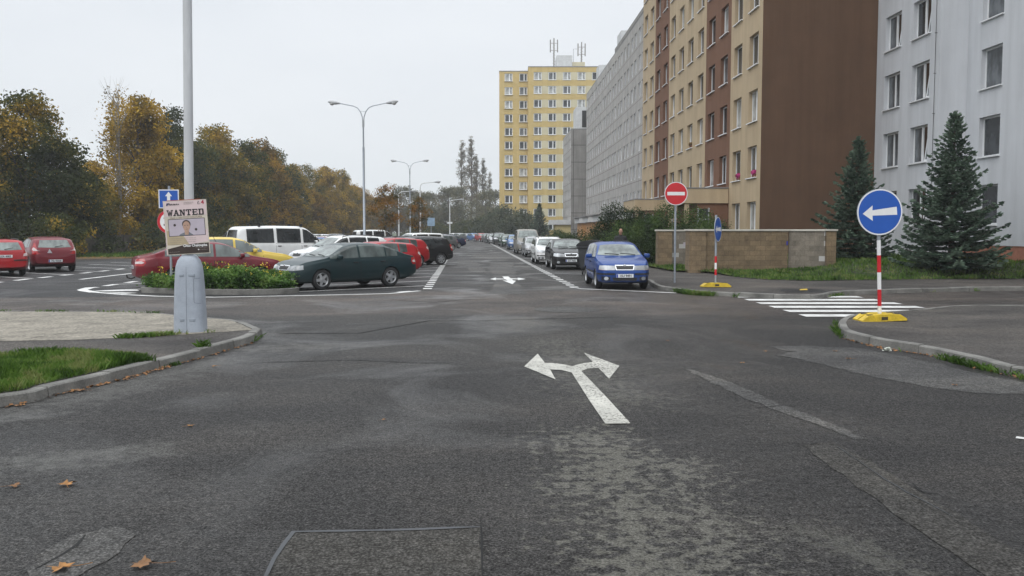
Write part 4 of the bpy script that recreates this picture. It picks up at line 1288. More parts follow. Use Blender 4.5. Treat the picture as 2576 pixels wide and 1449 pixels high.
def blades(X, Y, Z, h, w, lean=0.5):
    n = len(X)
    a = rng.uniform(0, 6.283, n); H = h * rng.uniform(0.45, 1.25, n) ; W = w * rng.uniform(0.7, 1.3, n)
    b = rng.uniform(0, 6.283, n); ln = lean * H * rng.uniform(0.2, 1.4, n)
    base = np.stack([X, Y, Z], 1)
    s = np.stack([np.cos(a) * W / 2, np.sin(a) * W / 2, np.zeros(n)], 1)
    top = base + np.stack([np.cos(b) * ln, np.sin(b) * ln, H], 1)
    mid = base + np.stack([np.cos(b) * ln * 0.35, np.sin(b) * ln * 0.35, H * 0.6], 1)
    return np.stack([base - s, base + s, mid + s * 0.7, top], 1)
def lawn(name, poly, n, h, w, zf, clump=1.0, seed=1):
    X, Y = scatter(poly, n)
    f = 0.55 + 0.9 * (0.5 + 0.5 * np.sin(X * 2.1 + np.sin(Y * 1.7) * 2) * np.cos(Y * 2.6 + X * .7)) ** 1.5 * clump
    Z = np.array([zf(x, y) for x, y in zip(X, Y)]) - 0.01
    o = link(name, quads_mesh(name, blades(X, Y, Z, h * f, w), M_GRASS))
    o['kind'] = 'stuff'
    return o
LP = world_pts([(0, 893), (122, 890), (263, 892), (355, 897), (395, 906)], .12)
LP = [(-16, LP[0][1] + .2)] + LP + [p for p in inset(L_LEFT, 1, 0.17) if p[1] < LP[-1][1] and p[0] > -16][::-1] + [(-16, 6.5)]
MB().sheet(LP, 0.118).obj('lawn_soil', M_SOIL)['kind'] = 'structure'
VP_ = [p for p in LP if True]
near = [(max(p[0], -9.2), max(p[1], 6.8)) for p in LP]
lawn('grass', near, 52000, 0.10, 0.011, lambda x, y: 0.118)
# right lawn as a gently rising sheet
RP = world_pts([(1790, 688), (1850, 697), (1930, 703.5), (2040, 706.5), (2111, 705.5), (2330, 702.5), (2576, 701)], .12)
RP = RP + [(24, RP[-1][1] + .4), (24, 44.5), (6.0, 44.5), (6.6, 36)]
gm = MB(); nx, ny = 150, 130
vs = [(6 + 18 * i / nx, 26 + 18.5 * j / ny) for j in range(ny + 1) for i in range(nx + 1)]
ok = in_poly(np.array([v[0] for v in vs]), np.array([v[1] for v in vs]), RP)
fs = [(j * (nx + 1) + i, j * (nx + 1) + i + 1, (j + 1) * (nx + 1) + i + 1, (j + 1) * (nx + 1) + i) for j in range(ny) for i in range(nx)]
fs = [f for f in fs if all(ok[k] for k in f)]
gm.add([(x, y, lawn_z(x, y)) for x, y in vs], fs)
gm.obj('lawn_soil', M_SOIL, smooth=80)['kind'] = 'structure'
lawn('grass', RP, 60000, 0.13, 0.03, lawn_z)
L2 = [(5.6, 41.5), (7.2, 40.4), (9.5, 42.5), (9.5, 60), (3.9, 70), (4.6, 50)]
MB().sheet(L2, 0.118).obj('lawn_soil', M_SOIL)['kind'] = 'structure'
lawn('grass', L2, 16000, 0.14, 0.035, lambda x, y: 0.118)
V2 = [(-25.4, 60), (-30, 60), (-34, 62), (-36, 90), (-28, 90)]
lawn('grass', V2, 22000, 0.22, 0.06, lambda x, y: 0.03)

# ---- weeds along the kerbs and cracks
def weed_strip(name, view_pts, z, n, h, spread, leaf=0.06):
    pts = [Vector(P(a, b, z)) for a, b in view_pts]
    C = []
    for a, b in zip(pts, pts[1:]):
        k = int(n * (b - a).length / sum((q - p).length for p, q in zip(pts, pts[1:])))
        for _ in range(k):
            q = a.lerp(b, random.random())
            C.append((q.x + random.gauss(0, spread), q.y + random.gauss(0, spread), z))
    C = np.array(C)
    keep = (np.sin(C[:, 0] * 5.1) + np.sin(C[:, 1] * 3.3 + 1) + rng.uniform(-1, 1, len(C))) > -0.5
    C = C[keep]
    B = blades(C[:, 0], C[:, 1], C[:, 2], np.full(len(C), h), leaf * 0.45, 1.0)
    o = link(name, quads_mesh(name, B, M_GRASS)); o['kind'] = 'stuff'
weed_strip('weeds', [(1690, 734), (1740, 742), (1850, 748)], 0.0, 1500, 0.13, 0.05, 0.035)
weed_strip('weeds', [(2103, 815), (2108, 835), (2118, 852)], 0.0, 500, 0.10, 0.035, 0.022)
weed_strip('weeds', [(2270, 884), (2340, 897), (2440, 922), (2576, 955)], 0.0, 1200, 0.09, 0.035, 0.03)
weed_strip('weeds', [(630, 862), (662, 846)], 0.0, 350, 0.09, 0.03, 0.022)
weed_strip('weeds', [(300, 850), (350, 848), (420, 843), (470, 839)], 0.118, 700, 0.07, 0.05, 0.04)
weed_strip('weeds', [(490, 838), (530, 836)], 0.118, 350, 0.07, 0.04, 0.025)
weed_strip('weeds', [(500, 874), (522, 871)], 0.118, 160, 0.10, 0.03, 0.035)
weed_strip('weeds', [(0, 782.5), (120, 783.5), (300, 784.5), (400, 788)], 0.118, 500, 0.05, 0.05, 0.04)
weed_strip('weeds', [(1960, 750), (2060, 750), (2130, 742)], 0.0, 400, 0.10, 0.04, 0.04)
weed_strip('weeds', [(2320, 735), (2460, 732)], 0.0, 260, 0.10, 0.04, 0.04)
weed_strip('weeds', [(390, 925), (430, 920), (450, 917)], 0.0, 200, 0.05, 0.03, 0.03)

# ---- planted island in front of the parked cars
isl = [(-10.92, 25.75), (-10.7, 25.3), (-9.7, 24.85), (-8.4, 24.55), (-7.3, 24.45), (-6.5, 24.7), (-6.22, 25.1), (-6.3, 25.55), (-7.4, 26.15), (-8.8, 26.4), (-10.5, 26.2)]
isl_s = smooth_line(isl + [isl[0]], 0.2)[:-1]
pb = empty('flower_bed', (0, 0, 0), 0, 'kerbed island planted with yellow flowering greens in front of the parked cars', 'flower bed')
cx0, cy0 = sum(p[0] for p in isl_s) / len(isl_s), sum(p[1] for p in isl_s) / len(isl_s)
inner = [(cx0 + (x - cx0) * 0.955, cy0 + (y - cy0) * 0.88) for x, y in isl_s]
kb = MB(); n = len(isl_s)
vs = [(*p, -0.02) for p in isl_s] + [(*p, 0.15) for p in isl_s] + [(*p, 0.16) for p in [(cx0 + (x - cx0) * .995, cy0 + (y - cy0) * .985) for x, y in isl_s]] + [(*p, 0.16) for p in inner] + [(*p, 0.05) for p in inner]
kb.add(vs, [(k * n + i, k * n + (i + 1) % n, (k + 1) * n + (i + 1) % n, (k + 1) * n + i) for k in range(4) for i in range(n)])
kb.obj('kerb', M_CONC, pb)
MB().sheet(inner, 0.10).obj('soil', M_SOIL, pb)
X, Y = scatter([(cx0 + (x - cx0) * 0.93, cy0 + (y - cy0) * 0.9) for x, y in isl_s], 480)
C = []
for x, y in zip(X, Y):
    hh = 1.08 * (0.34 + 0.22 * math.sin(x * 2.3 + 1) * math.cos(y * 3) + 0.16 * random.random()) * (0.75 if x < -9.3 else 1.0)
    for _ in range(62):
        t = random.random() ** 0.7
        C.append((x + random.gauss(0, 0.07 + 0.05 * t), y + random.gauss(0, 0.06), 0.12 + hh * t))
M_LBED = leaf_mat('mustard leaves', [(0.031, 0.074, 0.016), (0.070, 0.149, 0.029), (0.122, 0.227, 0.045), (0.184, 0.280, 0.073)], 1.6)
link('foliage', quads_mesh('foliage', leaf_quads(np.array(C), 0.074, 0.5, 0.7), M_LBED), pb)
sm, fl = MB(), []
for _ in range(75):
    i = random.randrange(len(X)); x, y = X[i], Y[i]; h = random.uniform(0.42, 0.80) * (0.82 if x < -9.3 else 1)
    tip = Vector((x + random.gauss(0, .06), y + random.gauss(0, .05), 0.12 + h))
    sm.tube([(x, y, 0.12), tip], [0.006, 0.003], 4)
    for _ in range(random.randint(2, 6)): fl.append(tip + Vector((random.gauss(0, .03), random.gauss(0, .03), random.gauss(-.03, .03))))
sm.obj('stems', mat('green stems', (0.06, 0.11, 0.03), 0.7), pb)
link('blossom', quads_mesh('blossom', leaf_quads(np.array([tuple(p) for p in fl]), 0.036, 0.6, 0.9), mat('yellow petals', (0.75, 0.55, 0.02), 0.6, var=0.2)), pb)

# ---- fallen leaves
M_DEAD = mat('dry leaf brown', (0.17, 0.085, 0.035), 0.8, var=0.35, scale=30)
M_DEAD2 = mat('dry leaf orange', (0.27, 0.13, 0.04), 0.8, var=0.35, scale=30)
def maple_leaf(size, seed):
    r = random.Random(seed)
    pts = []
    for k in range(20):
        a = 2 * math.pi * k / 20
        lob = 1.0 if k % 4 == 0 else 0.62 if k % 2 == 0 else 0.5
        q = size * lob * (0.75 if 8 < k < 12 else 1) * r.uniform(0.9, 1.1)
        pts.append((q * math.cos(a), q * math.sin(a), size * (0.22 * abs(math.sin(a * 1.5 + seed)) + r.uniform(0, 0.12))))
    mb = MB()
    mb.add([(0, 0, 0.012)] + pts, [(0, 1 + i, 1 + (i + 1) % 20) for i in range(20)])
    mb.tube([(0, 0, 0.012), (size * .9, size * .8, size * .15), (size * 1.5, size * 1.4, size * .22)], size * 0.025, 5)
    return mb
LM = [maple_leaf(0.075, s).mesh('leaf', m, 40) for s, m in ((1, M_DEAD), (2, M_DEAD2), (3, M_DEAD), (4, M_DEAD2))]
spots = [((358, 1422), 1.15, 0, 'largest curled brown maple leaf with a stalk, near the lower edge'), ((152, 1432), 1.0, 1, 'orange brown maple leaf near the lower left corner'), ((168, 1219), 0.9, 1, 'orange leaf on the wet asphalt above the two lower leaves'),
         ((40, 1223), 0.7, 2, 'dull brown leaf at the left edge of the road'), ((965, 1056), 0.45, 0, 'tiny brown leaf alone in the middle of the lane'), ((480, 1072), 0.5, 1, 'tiny orange leaf in the left lane'),
         ((205, 983), 0.9, 0, 'brown leaf in the left gutter below the lawn'), ((183, 984), 0.7, 1, 'orange leaf in the left gutter, beside a brown one'), ((252, 969), 0.6, 0, 'pale leaf in the left gutter, at the second kerb joint'), ((268, 965), 0.55, 1, 'small orange leaf in the left gutter near the tall grass'),
         ((43, 1021), 0.6, 2, 'dark leaf in the gutter near the left edge'), ((56, 1019), 0.5, 1, 'yellow leaf in the gutter near the left edge'), ((538, 922), 0.6, 1, 'orange leaf on the road off the kerb end of the left lawn'),
         ((2100, 884), 0.6, 0, 'brown leaf on the pale patch beside the right kerb'), ((2135, 903), 0.7, 2, 'dark twig like leaf on the pale patch by the right kerb'), ((1926, 884), 0.5, 1, 'orange leaf left of the pale patch'), ((1868, 913), 0.5, 1, 'reddish leaf right of the lane arrow'), ((2402, 969), 0.6, 0, 'pale brown leaf at the lower side of the pale patch'), ((1680, 858), 0.6, 0, 'reddish leaf above the lane arrow')]
for (vx, vy), s, k, lab in spots:
    o = link('fallen_leaf', LM[k], None, P(vx, vy, 0.006), (0, 0, vx * 0.7))
    o.scale = (s,) * 3
    tag(o, lab, 'leaf', 'fallen leaves on the road')
C = []
for line, k in (([(0, 1026), (291, 959), (430, 921), (640, 862)], 260), ([(2120, 853), (2210, 876), (2323, 893), (2576, 953)], 160)):
    pts = [Vector(P(a, b, 0)) for a, b in line]
    for _ in range(k):
        i = random.randrange(len(pts) - 1); q = pts[i].lerp(pts[i + 1], random.random())
        C.append((q.x + random.gauss(0.02, .035), q.y - abs(random.gauss(0.0, .05)), 0.014))
o = link('leaf_litter', quads_mesh('leaf_litter', leaf_quads(np.array(C), 0.045, 2.0, 0.8), mat('small dead leaves', (0.20, 0.095, 0.035), 0.85, var=0.5, scale=9))); o['kind'] = 'stuff'
X, Y = scatter([(-24, 57), (-31, 57), (-36, 80), (-40, 110), (-28, 130), (-25, 70)], 9000)
o = link('leaf_litter', quads_mesh('leaf_litter', leaf_quads(np.stack([X, Y, np.full(len(X), 0.05)], 1), 0.13, 2.0, 0.8), M_LR)); o['kind'] = 'stuff'
# ================================================================== STREET FURNITURE
def text_mesh(s, size, m, align='CENTER', ext=0.0, bold=0.0, sx=1.0):
    cu = bpy.data.curves.new('lettering', 'FONT')
    cu.body = s; cu.size = size; cu.align_x = align; cu.align_y = 'CENTER'
    cu.extrude = ext; cu.offset = bold; cu.resolution_u = 3
    o = bpy.data.objects.new('lettering', cu)
    COL.objects.link(o)
    bpy.context.view_layer.update()
    me = bpy.data.meshes.new_from_object(o.evaluated_get(bpy.context.evaluated_depsgraph_get()))
    bpy.data.objects.remove(o); bpy.data.curves.remove(cu)
    if sx != 1.0:
        for v in me.vertices: v.co.x *= sx
    me.materials.clear(); me.materials.append(m)
    return me
UP = (math.pi / 2, 0, 0)         # text that faces -y (towards the camera) in its parent's frame
M_INK = mat('black lettering', (0.010, 0.010, 0.012), 0.6, var=0.05)
M_INKW = mat('white lettering', (0.75, 0.75, 0.75), 0.6, var=0.05)
M_INKR = mat('dark red lettering', (0.35, 0.012, 0.03), 0.6, var=0.05)
M_INKG = mat('faint grey lettering', (0.28, 0.25, 0.22), 0.7, var=0.05)

# ---------- big lamp post with its cast foot
M_LAMPP = mat('grey white pole paint', (0.50, 0.51, 0.525), 0.5, var=0.12, scale=3, vs=(2, 2, .4))
M_FOOT = mat('pale grey foot casing', (0.33, 0.365, 0.42), 0.6, var=0.09, scale=5, bump=0.15, bscale=60, fine=0.10)
lp = empty('lamp_post', P(480, 833, .115)[:2] + (.115,), R(4), 'pale grey lamp post with a rounded foot casing and a poster on it', 'lamp post')
mb = MB()
mb.tube([(0, 0, 0.6), (0.028, 0, 2.6), (0.085, 0, 6.5), (0.14, 0, 10.5)], [0.082, 0.080, 0.076, 0.066], 20)
mb.obj('pole', M_LAMPP, lp, 50)
arm = MB(); arm.tube([(0.14, 0, 10.4), (0.14, 0.1, 10.9), (0.14, 0.9, 11.2), (0.14, 1.6, 11.25)], 0.04, 10)
arm.obj('arm', M_LAMPP, lp, 50)
MB().box(0.0, 0.28, 1.5, 2.2, 11.2, 11.36, ch=0.05).obj('lamp_head', M_GREYPAINT, lp, 40)
ft = MB()
prof = [(0.0, 0.27), (0.35, 0.262), (0.8, 0.243), (1.0, 0.232), (1.15, 0.218), (1.26, 0.185), (1.33, 0.135), (1.37, 0.09), (1.385, 0.02)]
vs, fs, n = [], [], 32
for z, r_ in prof:
    for k in range(n):
        a = 2 * math.pi * k / n
        c, s_ = math.cos(a), math.sin(a)
        e = 0.62                                       # rounded square section
        vs.append((r_ * math.copysign(abs(c) ** e, c), r_ * 0.85 * math.copysign(abs(s_) ** e, s_), z))
for i in range(len(prof) - 1):
    for k in range(n): fs.append((i * n + k, i * n + (k + 1) % n, (i + 1) * n + (k + 1) % n, (i + 1) * n + k))
fs.append(tuple((len(prof) - 1) * n + k for k in range(n)))
ft.add(vs, fs)
foot = ft.obj('foot_casing', M_FOOT, lp, 40)
sl = MB()
for z in (0.22, 1.0):
    rr = np.interp(z, [p[0] for p in prof], [p[1] for p in prof]) * 0.85
    for s_, w in ((-1, .085), (1, .11)):
        xx = s_ * (0.035 + w / 2)
        sl.box(xx - w / 2, xx + w / 2, -rr - 0.004, -rr + 0.02, z - 0.028, z + 0.028, ch=0.012)
sl.obj('lifting_slot', mat('slot shade plastic', (0.24, 0.27, 0.31), 0.7), foot)
sm_ = MB(); sm_.tube([(-.001, -.2305, .02), (-.001, -.2235, .35), (-.001, -.2075, .8), (-.001, -.198, 1.0), (-.001, -.186, 1.15)], .0022, 5)
sm_.tube([(.222, -.13, .95), (.20, -.17, .95), (.135, -.197, .95), (.125, -.2, .93), (.13, -.213, .55), (.14, -.215, .52), (.21, -.19, .51), (.235, -.15, .51)], .0022, 5)
sm_.obj('casing_seam', mat('seam shade', (0.10, 0.11, 0.12), 0.8), foot)

# ---------- poster hung on the lamp post
M_PAPER = mat('poster cream', (0.55, 0.50, 0.42), 0.5, var=0.12, scale=2.5)
M_PAPERP = mat('poster pale rose', (0.62, 0.50, 0.50), 0.5, var=0.08, scale=3)
M_PAPERB = mat('poster tan', (0.42, 0.34, 0.22), 0.5, var=0.12, scale=3)
M_PAPERD = mat('poster dark brown', (0.035, 0.022, 0.018), 0.45, var=0.15, scale=3)
M_PAPERF = mat('poster photo backdrop', (0.45, 0.40, 0.46), 0.5, var=0.08, scale=4)
M_SKINP = mat('printed skin', (0.42, 0.27, 0.20), 0.6, var=0.12, scale=12)
M_HAIRP = mat('printed dark hair', (0.06, 0.045, 0.04), 0.6)
M_SHIRTP = mat('printed grey shirt', (0.15, 0.16, 0.18), 0.6)
lp.scale = (0.94,) * 3
px, py, pz = Dp(470.5, 571.5, lp.location.y - 0.11)
po = empty('poster', (px, py, pz), R(3), 'WANTED election poster with a portrait, hung on the lamp post', 'poster')
po.rotation_euler = (0, R(-3.2), R(3))
W2, H2 = 0.365, 0.47
po.scale = (0.945,) * 3
MB().box(-W2, W2, -0.006, 0.0, -H2, H2).obj('board', M_PAPER, po)
def pp(name, poly, m, d, parent=po):          # flat print on the board; d = layer
    mb = MB()
    M = Matrix(((1, 0, 0, 0), (0, 0, 1, 0), (0, 1, 0, 0), (0, 0, 0, 1)))
    tri = tessellate_polygon([[Vector((p[0], p[1], 0)) for p in poly]])
    vs = [(p[0], -0.006 - 0.0012 * d, p[1]) for p in poly]
    fs = []
    for t in tri:
        a = [poly[i] for i in t]
        cr = (a[1][0] - a[0][0]) * (a[2][1] - a[0][1]) - (a[1][1] - a[0][1]) * (a[2][0] - a[0][0])
        fs.append(tuple(t) if cr > 0 else tuple(t)[::-1])
    return mb.add(vs, fs).obj(name, m, parent)
def rect(a, b, c, d): return [(a, c), (b, c), (b, d), (a, d)]
pp('header_print', rect(-W2 + .012, W2 - .012, .20, H2 - .012), M_PAPERP, 1)
pp('tan_print', [(-W2 + .012, -.30), (.02, -.30), (-.06, -.16), (-.20, -.05), (-W2 + .012, -.05)], M_PAPERB, 1)
pp('pale_print', [(.02, -.30), (W2 - .012, -.26), (W2 - .012, -.05), (-.20, -.05), (-.06, -.16)], M_PAPERP, 1.5)
pp('footer_print', [(-W2 + .012, -H2 + .012), (W2 - .012, -H2 + .012), (W2 - .012, -.285), (.12, -.29), (-.12, -.315), (-W2 + .012, -.365)], M_PAPERD, 2.5)
fr = pp('portrait_frame', rect(-.315, .315, -.15, .15), M_INK, 2)
pp('portrait_backdrop', rect(-.306, .306, -.141, .141), M_PAPERF, 3, fr)
pp('portrait_shirt', [(-.145, -.14), (.105, -.14), (.07, -.112), (.035, -.085), (-.04, -.085), (-.12, -.115)], M_SHIRTP, 4, fr)
pp('portrait_neck', [(-.04, -.13), (.02, -.13), (.035, -.06), (-.045, -.05)], M_SKINP, 5, fr)
pp('portrait_hair', [(.0 + .073 * math.cos(a) - .005, .055 + .072 * math.sin(a)) for a in [k * math.pi / 10 for k in range(20)]], M_HAIRP, 5.5, fr)
pp('portrait_face', [(-.005 + .062 * math.cos(a), .022 + .09 * math.sin(a) * (0.9 if math.sin(a) > 0 else 1.0)) for a in [k * math.pi / 10 for k in range(20)]], M_SKINP, 6, fr)
for q in (rect(-.042, -.018, .030, .038), rect(.006, .032, .030, .038), rect(-.022, .014, -.036, -.030), rect(-.010, .002, -.008, -.003)): pp('portrait_feature', q, M_HAIRP, 7, fr)
for cx_, cy_ in ((-.205, .045), (.155, -.045)):
    pp('bullet_hole', [(cx_ + (.027 if k % 2 else .019) * math.cos(k * math.pi / 8), cy_ + (.027 if k % 2 else .019) * math.sin(k * math.pi / 8)) for k in range(16)], M_PAPERD, 4, fr)
def stamp(s, size, m, x, z, d=4, sx=1.0, bold=0.0, align='CENTER', name='lettering'):
    return link(name, text_mesh(s, size, m, align, 0, bold, sx), po, (x, -0.006 - 0.0012 * d, z), UP)
# slab lettering drawn stroke by stroke
def slab_word(word, x, z, cw, h, gap, m):
    out = []
    st = 0.26 * cw; sf = 0.16 * h
    def bar2(a, b, w):
        a, b = Vector(a), Vector(b); t = (b - a).normalized(); nrm = Vector((-t.y, t.x)) * w / 2
        out.append([tuple(a + nrm), tuple(a - nrm), tuple(b - nrm), tuple(b + nrm)])
    for i, ch in enumerate(word):
        u = x + i * (cw + gap)
        L, Rr, mid = u, u + cw, u + cw / 2
        def serif(cx, zz, w=0.5): out.append([(cx - cw * w / 2, zz), (cx + cw * w / 2, zz), (cx + cw * w / 2, zz + sf), (cx - cw * w / 2, zz + sf)])
        if ch == 'W':
            bar2((L + .08 * cw, z + h), (L + .3 * cw, z), st * .75); bar2((L + .3 * cw, z), (mid, z + h * .8), st * .6); bar2((mid, z + h * .8), (L + .7 * cw, z), st * .75); bar2((L + .7 * cw, z), (Rr - .08 * cw, z + h), st * .6)
            serif(L + .1 * cw, z + h - sf, .42); serif(Rr - .1 * cw, z + h - sf, .42)
        elif ch == 'A':
            bar2((L + .14 * cw, z), (mid, z + h), st * .7); bar2((mid, z + h), (Rr - .14 * cw, z), st); bar2((L + .25 * cw, z + h * .36), (Rr - .25 * cw, z + h * .36), sf * .8)
            serif(L + .16 * cw, z, .46); serif(Rr - .16 * cw, z, .46)
        elif ch == 'N':
            bar2((L + .18 * cw, z), (L + .18 * cw, z + h), st * .7); bar2((L + .2 * cw, z + h), (Rr - .18 * cw, z), st); bar2((Rr - .18 * cw, z), (Rr - .18 * cw, z + h), st * .7)
            serif(L + .16 * cw, z, .45); serif(L + .12 * cw, z + h - sf, .4); serif(Rr - .16 * cw, z + h - sf, .45)
        elif ch == 'T':
            bar2((mid, z), (mid, z + h), st); bar2((L, z + h - sf / 2), (Rr, z + h - sf / 2), sf); serif(mid, z, .6); serif(L + .1 * cw, z + h - 2 * sf, .2); serif(Rr - .1 * cw, z + h - 2 * sf, .2)
        elif ch == 'E':
            bar2((L + .25 * cw, z), (L + .25 * cw, z + h), st)
            for zz in (0, .42 * h, h - sf): out.append([(L, z + zz), (Rr - (.15 * cw if 0 < zz < h * .6 else 0), z + zz), (Rr - (.15 * cw if 0 < zz < h * .6 else 0), z + zz + sf), (L, z + zz + sf)])
            serif(Rr - .07 * cw, z + sf, .14); serif(Rr - .07 * cw, z + h - 2 * sf, .14)
        elif ch == 'D':
            bar2((L + .25 * cw, z), (L + .25 * cw, z + h), st); bar2((Rr - .14 * cw, z + sf * .4), (Rr - .14 * cw, z + h - sf * .4), st)
            for zz in (0, h - sf): out.append([(L, z + zz), (Rr - .08 * cw, z + zz), (Rr - .08 * cw, z + zz + sf), (L, z + zz + sf)])
    mb = MB()
    for i, q in enumerate(out):
        d = 4 + 0.1 * (i % 17)
        vs = [(p[0], -0.006 - 0.0012 * d, p[1]) for p in q]
        mb.add(vs, [(0, 1, 2, 3)])
    return mb.obj('headline', m, po)
slab_word('WANTED', -.315, .205, .092, .105, .0145, M_INK)
stamp('REPUBLIKA', .036, M_INK, -.19, .402, bold=.0012)
pp('logo_print', [(-.325, .385), (-.30, .385), (-.295, .405), (-.27, .415), (-.255, .43), (-.315, .43)], mat('poster navy', (0.02, 0.03, 0.09), 0.5), 4)
stamp('ODSTŘELENEJ', .026, M_INKG, .06, .427); stamp('NA SENÁTU', .026, M_INKG, .045, .403)
stamp('č.', .07, M_INK, .235, .41, bold=.001); stamp('4', .10, M_INKR, .30, .418, bold=.003)
stamp('Hledá se rebel OTTO CHALOUPKA', .036, mat('brown lettering', (.20, .10, .08), .6), 0, .172)
for i, s in enumerate(('Prosil jen čistou práci veřejně kritizuje jiné', 'kdo kryje rozkrádání majetku a říká pravdu', 'zbavil funkcí a vyzval k tomu odvolat vládu', 'v tajném seznamu vinen')): stamp(s, .026, M_INKG, -.31, -.185 - .034 * i, align='LEFT')
stamp('Otto Chaloupka', .062, M_INKW, .325, -.322, bold=.0016, align='RIGHT')
stamp('váš kandidát v senátu', .024, M_INKG, .325, -.362, align='RIGHT')
stamp('www.republika.cz', .022, M_INKG, .325, -.40, align='RIGHT'); stamp('volby do senátu 2012', .022, M_INKG, -.34, -.42, align='LEFT')
pp('footer_mark', rect(.16, .18, -.408, -.388), M_INKW, 4)
MB().box(-W2 - .012, -W2, -0.008, 0.002, -H2, H2 + .004).obj('tape_edge', M_PAPERP, po)
MB().box(-W2 + 0.05, W2 - .1, -0.009, 0.002, H2, H2 + .008).obj('tape_edge', mat('red tape', (.4, .03, .02), .5), po)

# ---------- road signs
def disc(mb, r, y, mi=0, n=40, cz=0.0, r_in=None):
    if r_in is None: mb.add([(r * math.cos(2 * math.pi * k / n), y, cz + r * math.sin(2 * math.pi * k / n)) for k in range(n)], [tuple(range(n))], mi)
    else:
        vs = [(q * math.cos(2 * math.pi * k / n), y, cz + q * math.sin(2 * math.pi * k / n)) for q in (r, r_in) for k in range(n)]
        mb.add(vs, [(k, (k + 1) % n, n + (k + 1) % n, n + k) for k in range(n)], mi)
def plate_disc(r, parent, z, y=-0.05, face=None, name='sign_plate', rim=M_WHITEP):
    mb = MB()
    M = Matrix.Translation((0, y, z)) @ Matrix.Rotation(math.pi / 2, 4, 'X')
    mb.lathe([(r, 0.0), (r, 0.012)], 48, 0, M)
    o = mb.obj(name, [M_GALV], parent)
    f = MB(); disc(f, r * .985, y - 0.0135, 0, 48, z); f.obj('sign_rim', rim, o)
    g = MB(); disc(g, r * .93, y - 0.0150, 0, 48, z); g.obj('sign_face', face, o)
    return o
def arrow_left(parent, r, z, y, th, m=M_WHITEP):
    """white arrow pointing left, its shaft widening to the tail"""
    s = r
    poly = [(-.80 * s, -.02 * s), (-.34 * s, -.36 * s), (-.345 * s, -.12 * s), (.80 * s, -.13 * s), (.78 * s, .24 * s), (-.345 * s, .12 * s), (-.34 * s, .34 * s)]
    mb = MB()
    tri = tessellate_polygon([[Vector((*p, 0)) for p in poly]])
    fs = []
    for t in tri:
        a = [poly[i] for i in t]
        cr = (a[1][0] - a[0][0]) * (a[2][1] - a[0][1]) - (a[1][1] - a[0][1]) * (a[2][0] - a[0][0])
        fs.append(tuple(t) if cr > 0 else tuple(t)[::-1])
    mb.add([(p[0], y, z + p[1]) for p in poly], fs)
    return mb.obj('arrow_symbol', m, parent)
def striped_post(parent, z0, bands, top, r_=0.033):
    z = z0
    MB().tube([(0, 0, 0.1), (0, 0, top)], r_, 14).obj('post', M_GALV, parent, 50)
    for i, (a, b, m) in enumerate(bands):
        MB().tube([(0, 0, a), (0, 0, b)], r_ + 0.002, 14).obj('post_band', m, parent, 50)
def foot_block(parent, tilt=0):
    for sgn in (-1, 1):
        mb = MB()
        prof = [(-0.42, 0.0), (-0.42, 0.035), (-0.30, 0.115), (-0.10, 0.13), (0.10, 0.13), (0.30, 0.115), (0.42, 0.035), (0.42, 0.0)]
        y0, y1 = (0.03, 0.21) if sgn > 0 else (-0.21, -0.03)
        vs = [(x, y, z) for y in (y0, y1) for x, z in prof]; n = 8
        fs = [(i, (i + 1) % n, n + (i + 1) % n, n + i)[::-1] for i in range(n)] + [tuple(range(n)), tuple(range(n, 2 * n))[::-1]]
        mb.add(vs, fs)
        mb.box(-0.09, 0.09, *((0.0, 0.0295) if sgn > 0 else (-0.0295, 0.0)), 0.0, 0.10)
        ft_ = mb.obj('foot_weight', M_YELLOW, parent)
        hb = MB()
        for xx in (-0.24, 0.24): hb.box(xx - 0.05, xx + 0.05, (y0 + y1) / 2 - .035, (y0 + y1) / 2 + .035, 0.104, 0.128)
        hb.box(-0.43, 0.43, y0 + 0.004, y1 - 0.004, -0.012, 0.0)
        hb.box(-0.06, 0.06, (y0 if sgn < 0 else y1) - 0.003, (y0 if sgn < 0 else y1) + 0.003, 0.025, 0.085)
        hb.obj('handle_recess', mat('dark recess', (0.05, 0.04, 0.02), 0.8), ft_)

sx_, sy_, _ = P(2213, 806, .115)
s1 = empty('road_sign', (sx_, sy_, .118), R(3), 'large round blue left arrow sign on a red and white post with a yellow foot', 'road sign')
s1.rotation_euler = (R(0.5), R(-2.5), R(2))
striped_post(s1, 0, [(0.13, 0.27, M_WHITEP), (0.27, 0.58, M_RED), (0.58, 0.90, M_WHITEP), (0.90, 1.22, M_RED), (1.22, 1.50, M_WHITEP)], 2.36)
p1 = plate_disc(0.43, s1, 2.02, -0.045, M_BLUE)
a1 = arrow_left(p1, 0.405, 2.01, -0.0625, 0)
foot_block(s1)

sx_, sy_, _ = P(1697, 711, .115)
s2 = empty('road_sign', (sx_, sy_, .115), R(2), 'red no entry sign with a white bar on a plain grey post', 'road sign')
MB().tube([(0, 0, 0), (0.0, 0, 3.25)], 0.034, 14).obj('post', M_GALV, s2, 50)
p2 = plate_disc(0.38, s2, 2.88, -0.045, M_RED)
MB().box(-0.285, 0.285, -0.0625, -0.0605, 2.88 - .055, 2.88 + .055).obj('white_bar', M_WHITEP, p2)

sx_, sy_, _ = P(1800, 722, .115)
s3 = empty('road_sign', (sx_, sy_, .118), 0, 'small round blue sign turned edge on, on a leaning striped post with a yellow foot', 'road sign')
s3.rotation_euler = (R(-1), R(2.2), R(61))
striped_post(s3, 0, [(0.35, 0.53, M_RED), (0.53, 0.72, M_WHITEP), (0.72, 0.92, M_RED)], 2.15)
p3 = plate_disc(0.375, s3, 1.72, -0.05, M_BLUE)
arrow_left(p3, 0.35, 1.72, -0.0675, 0)
fb_ = empty('foot', (0, 0, 0), R(-61)); fb_.parent = s3
foot_block(fb_)

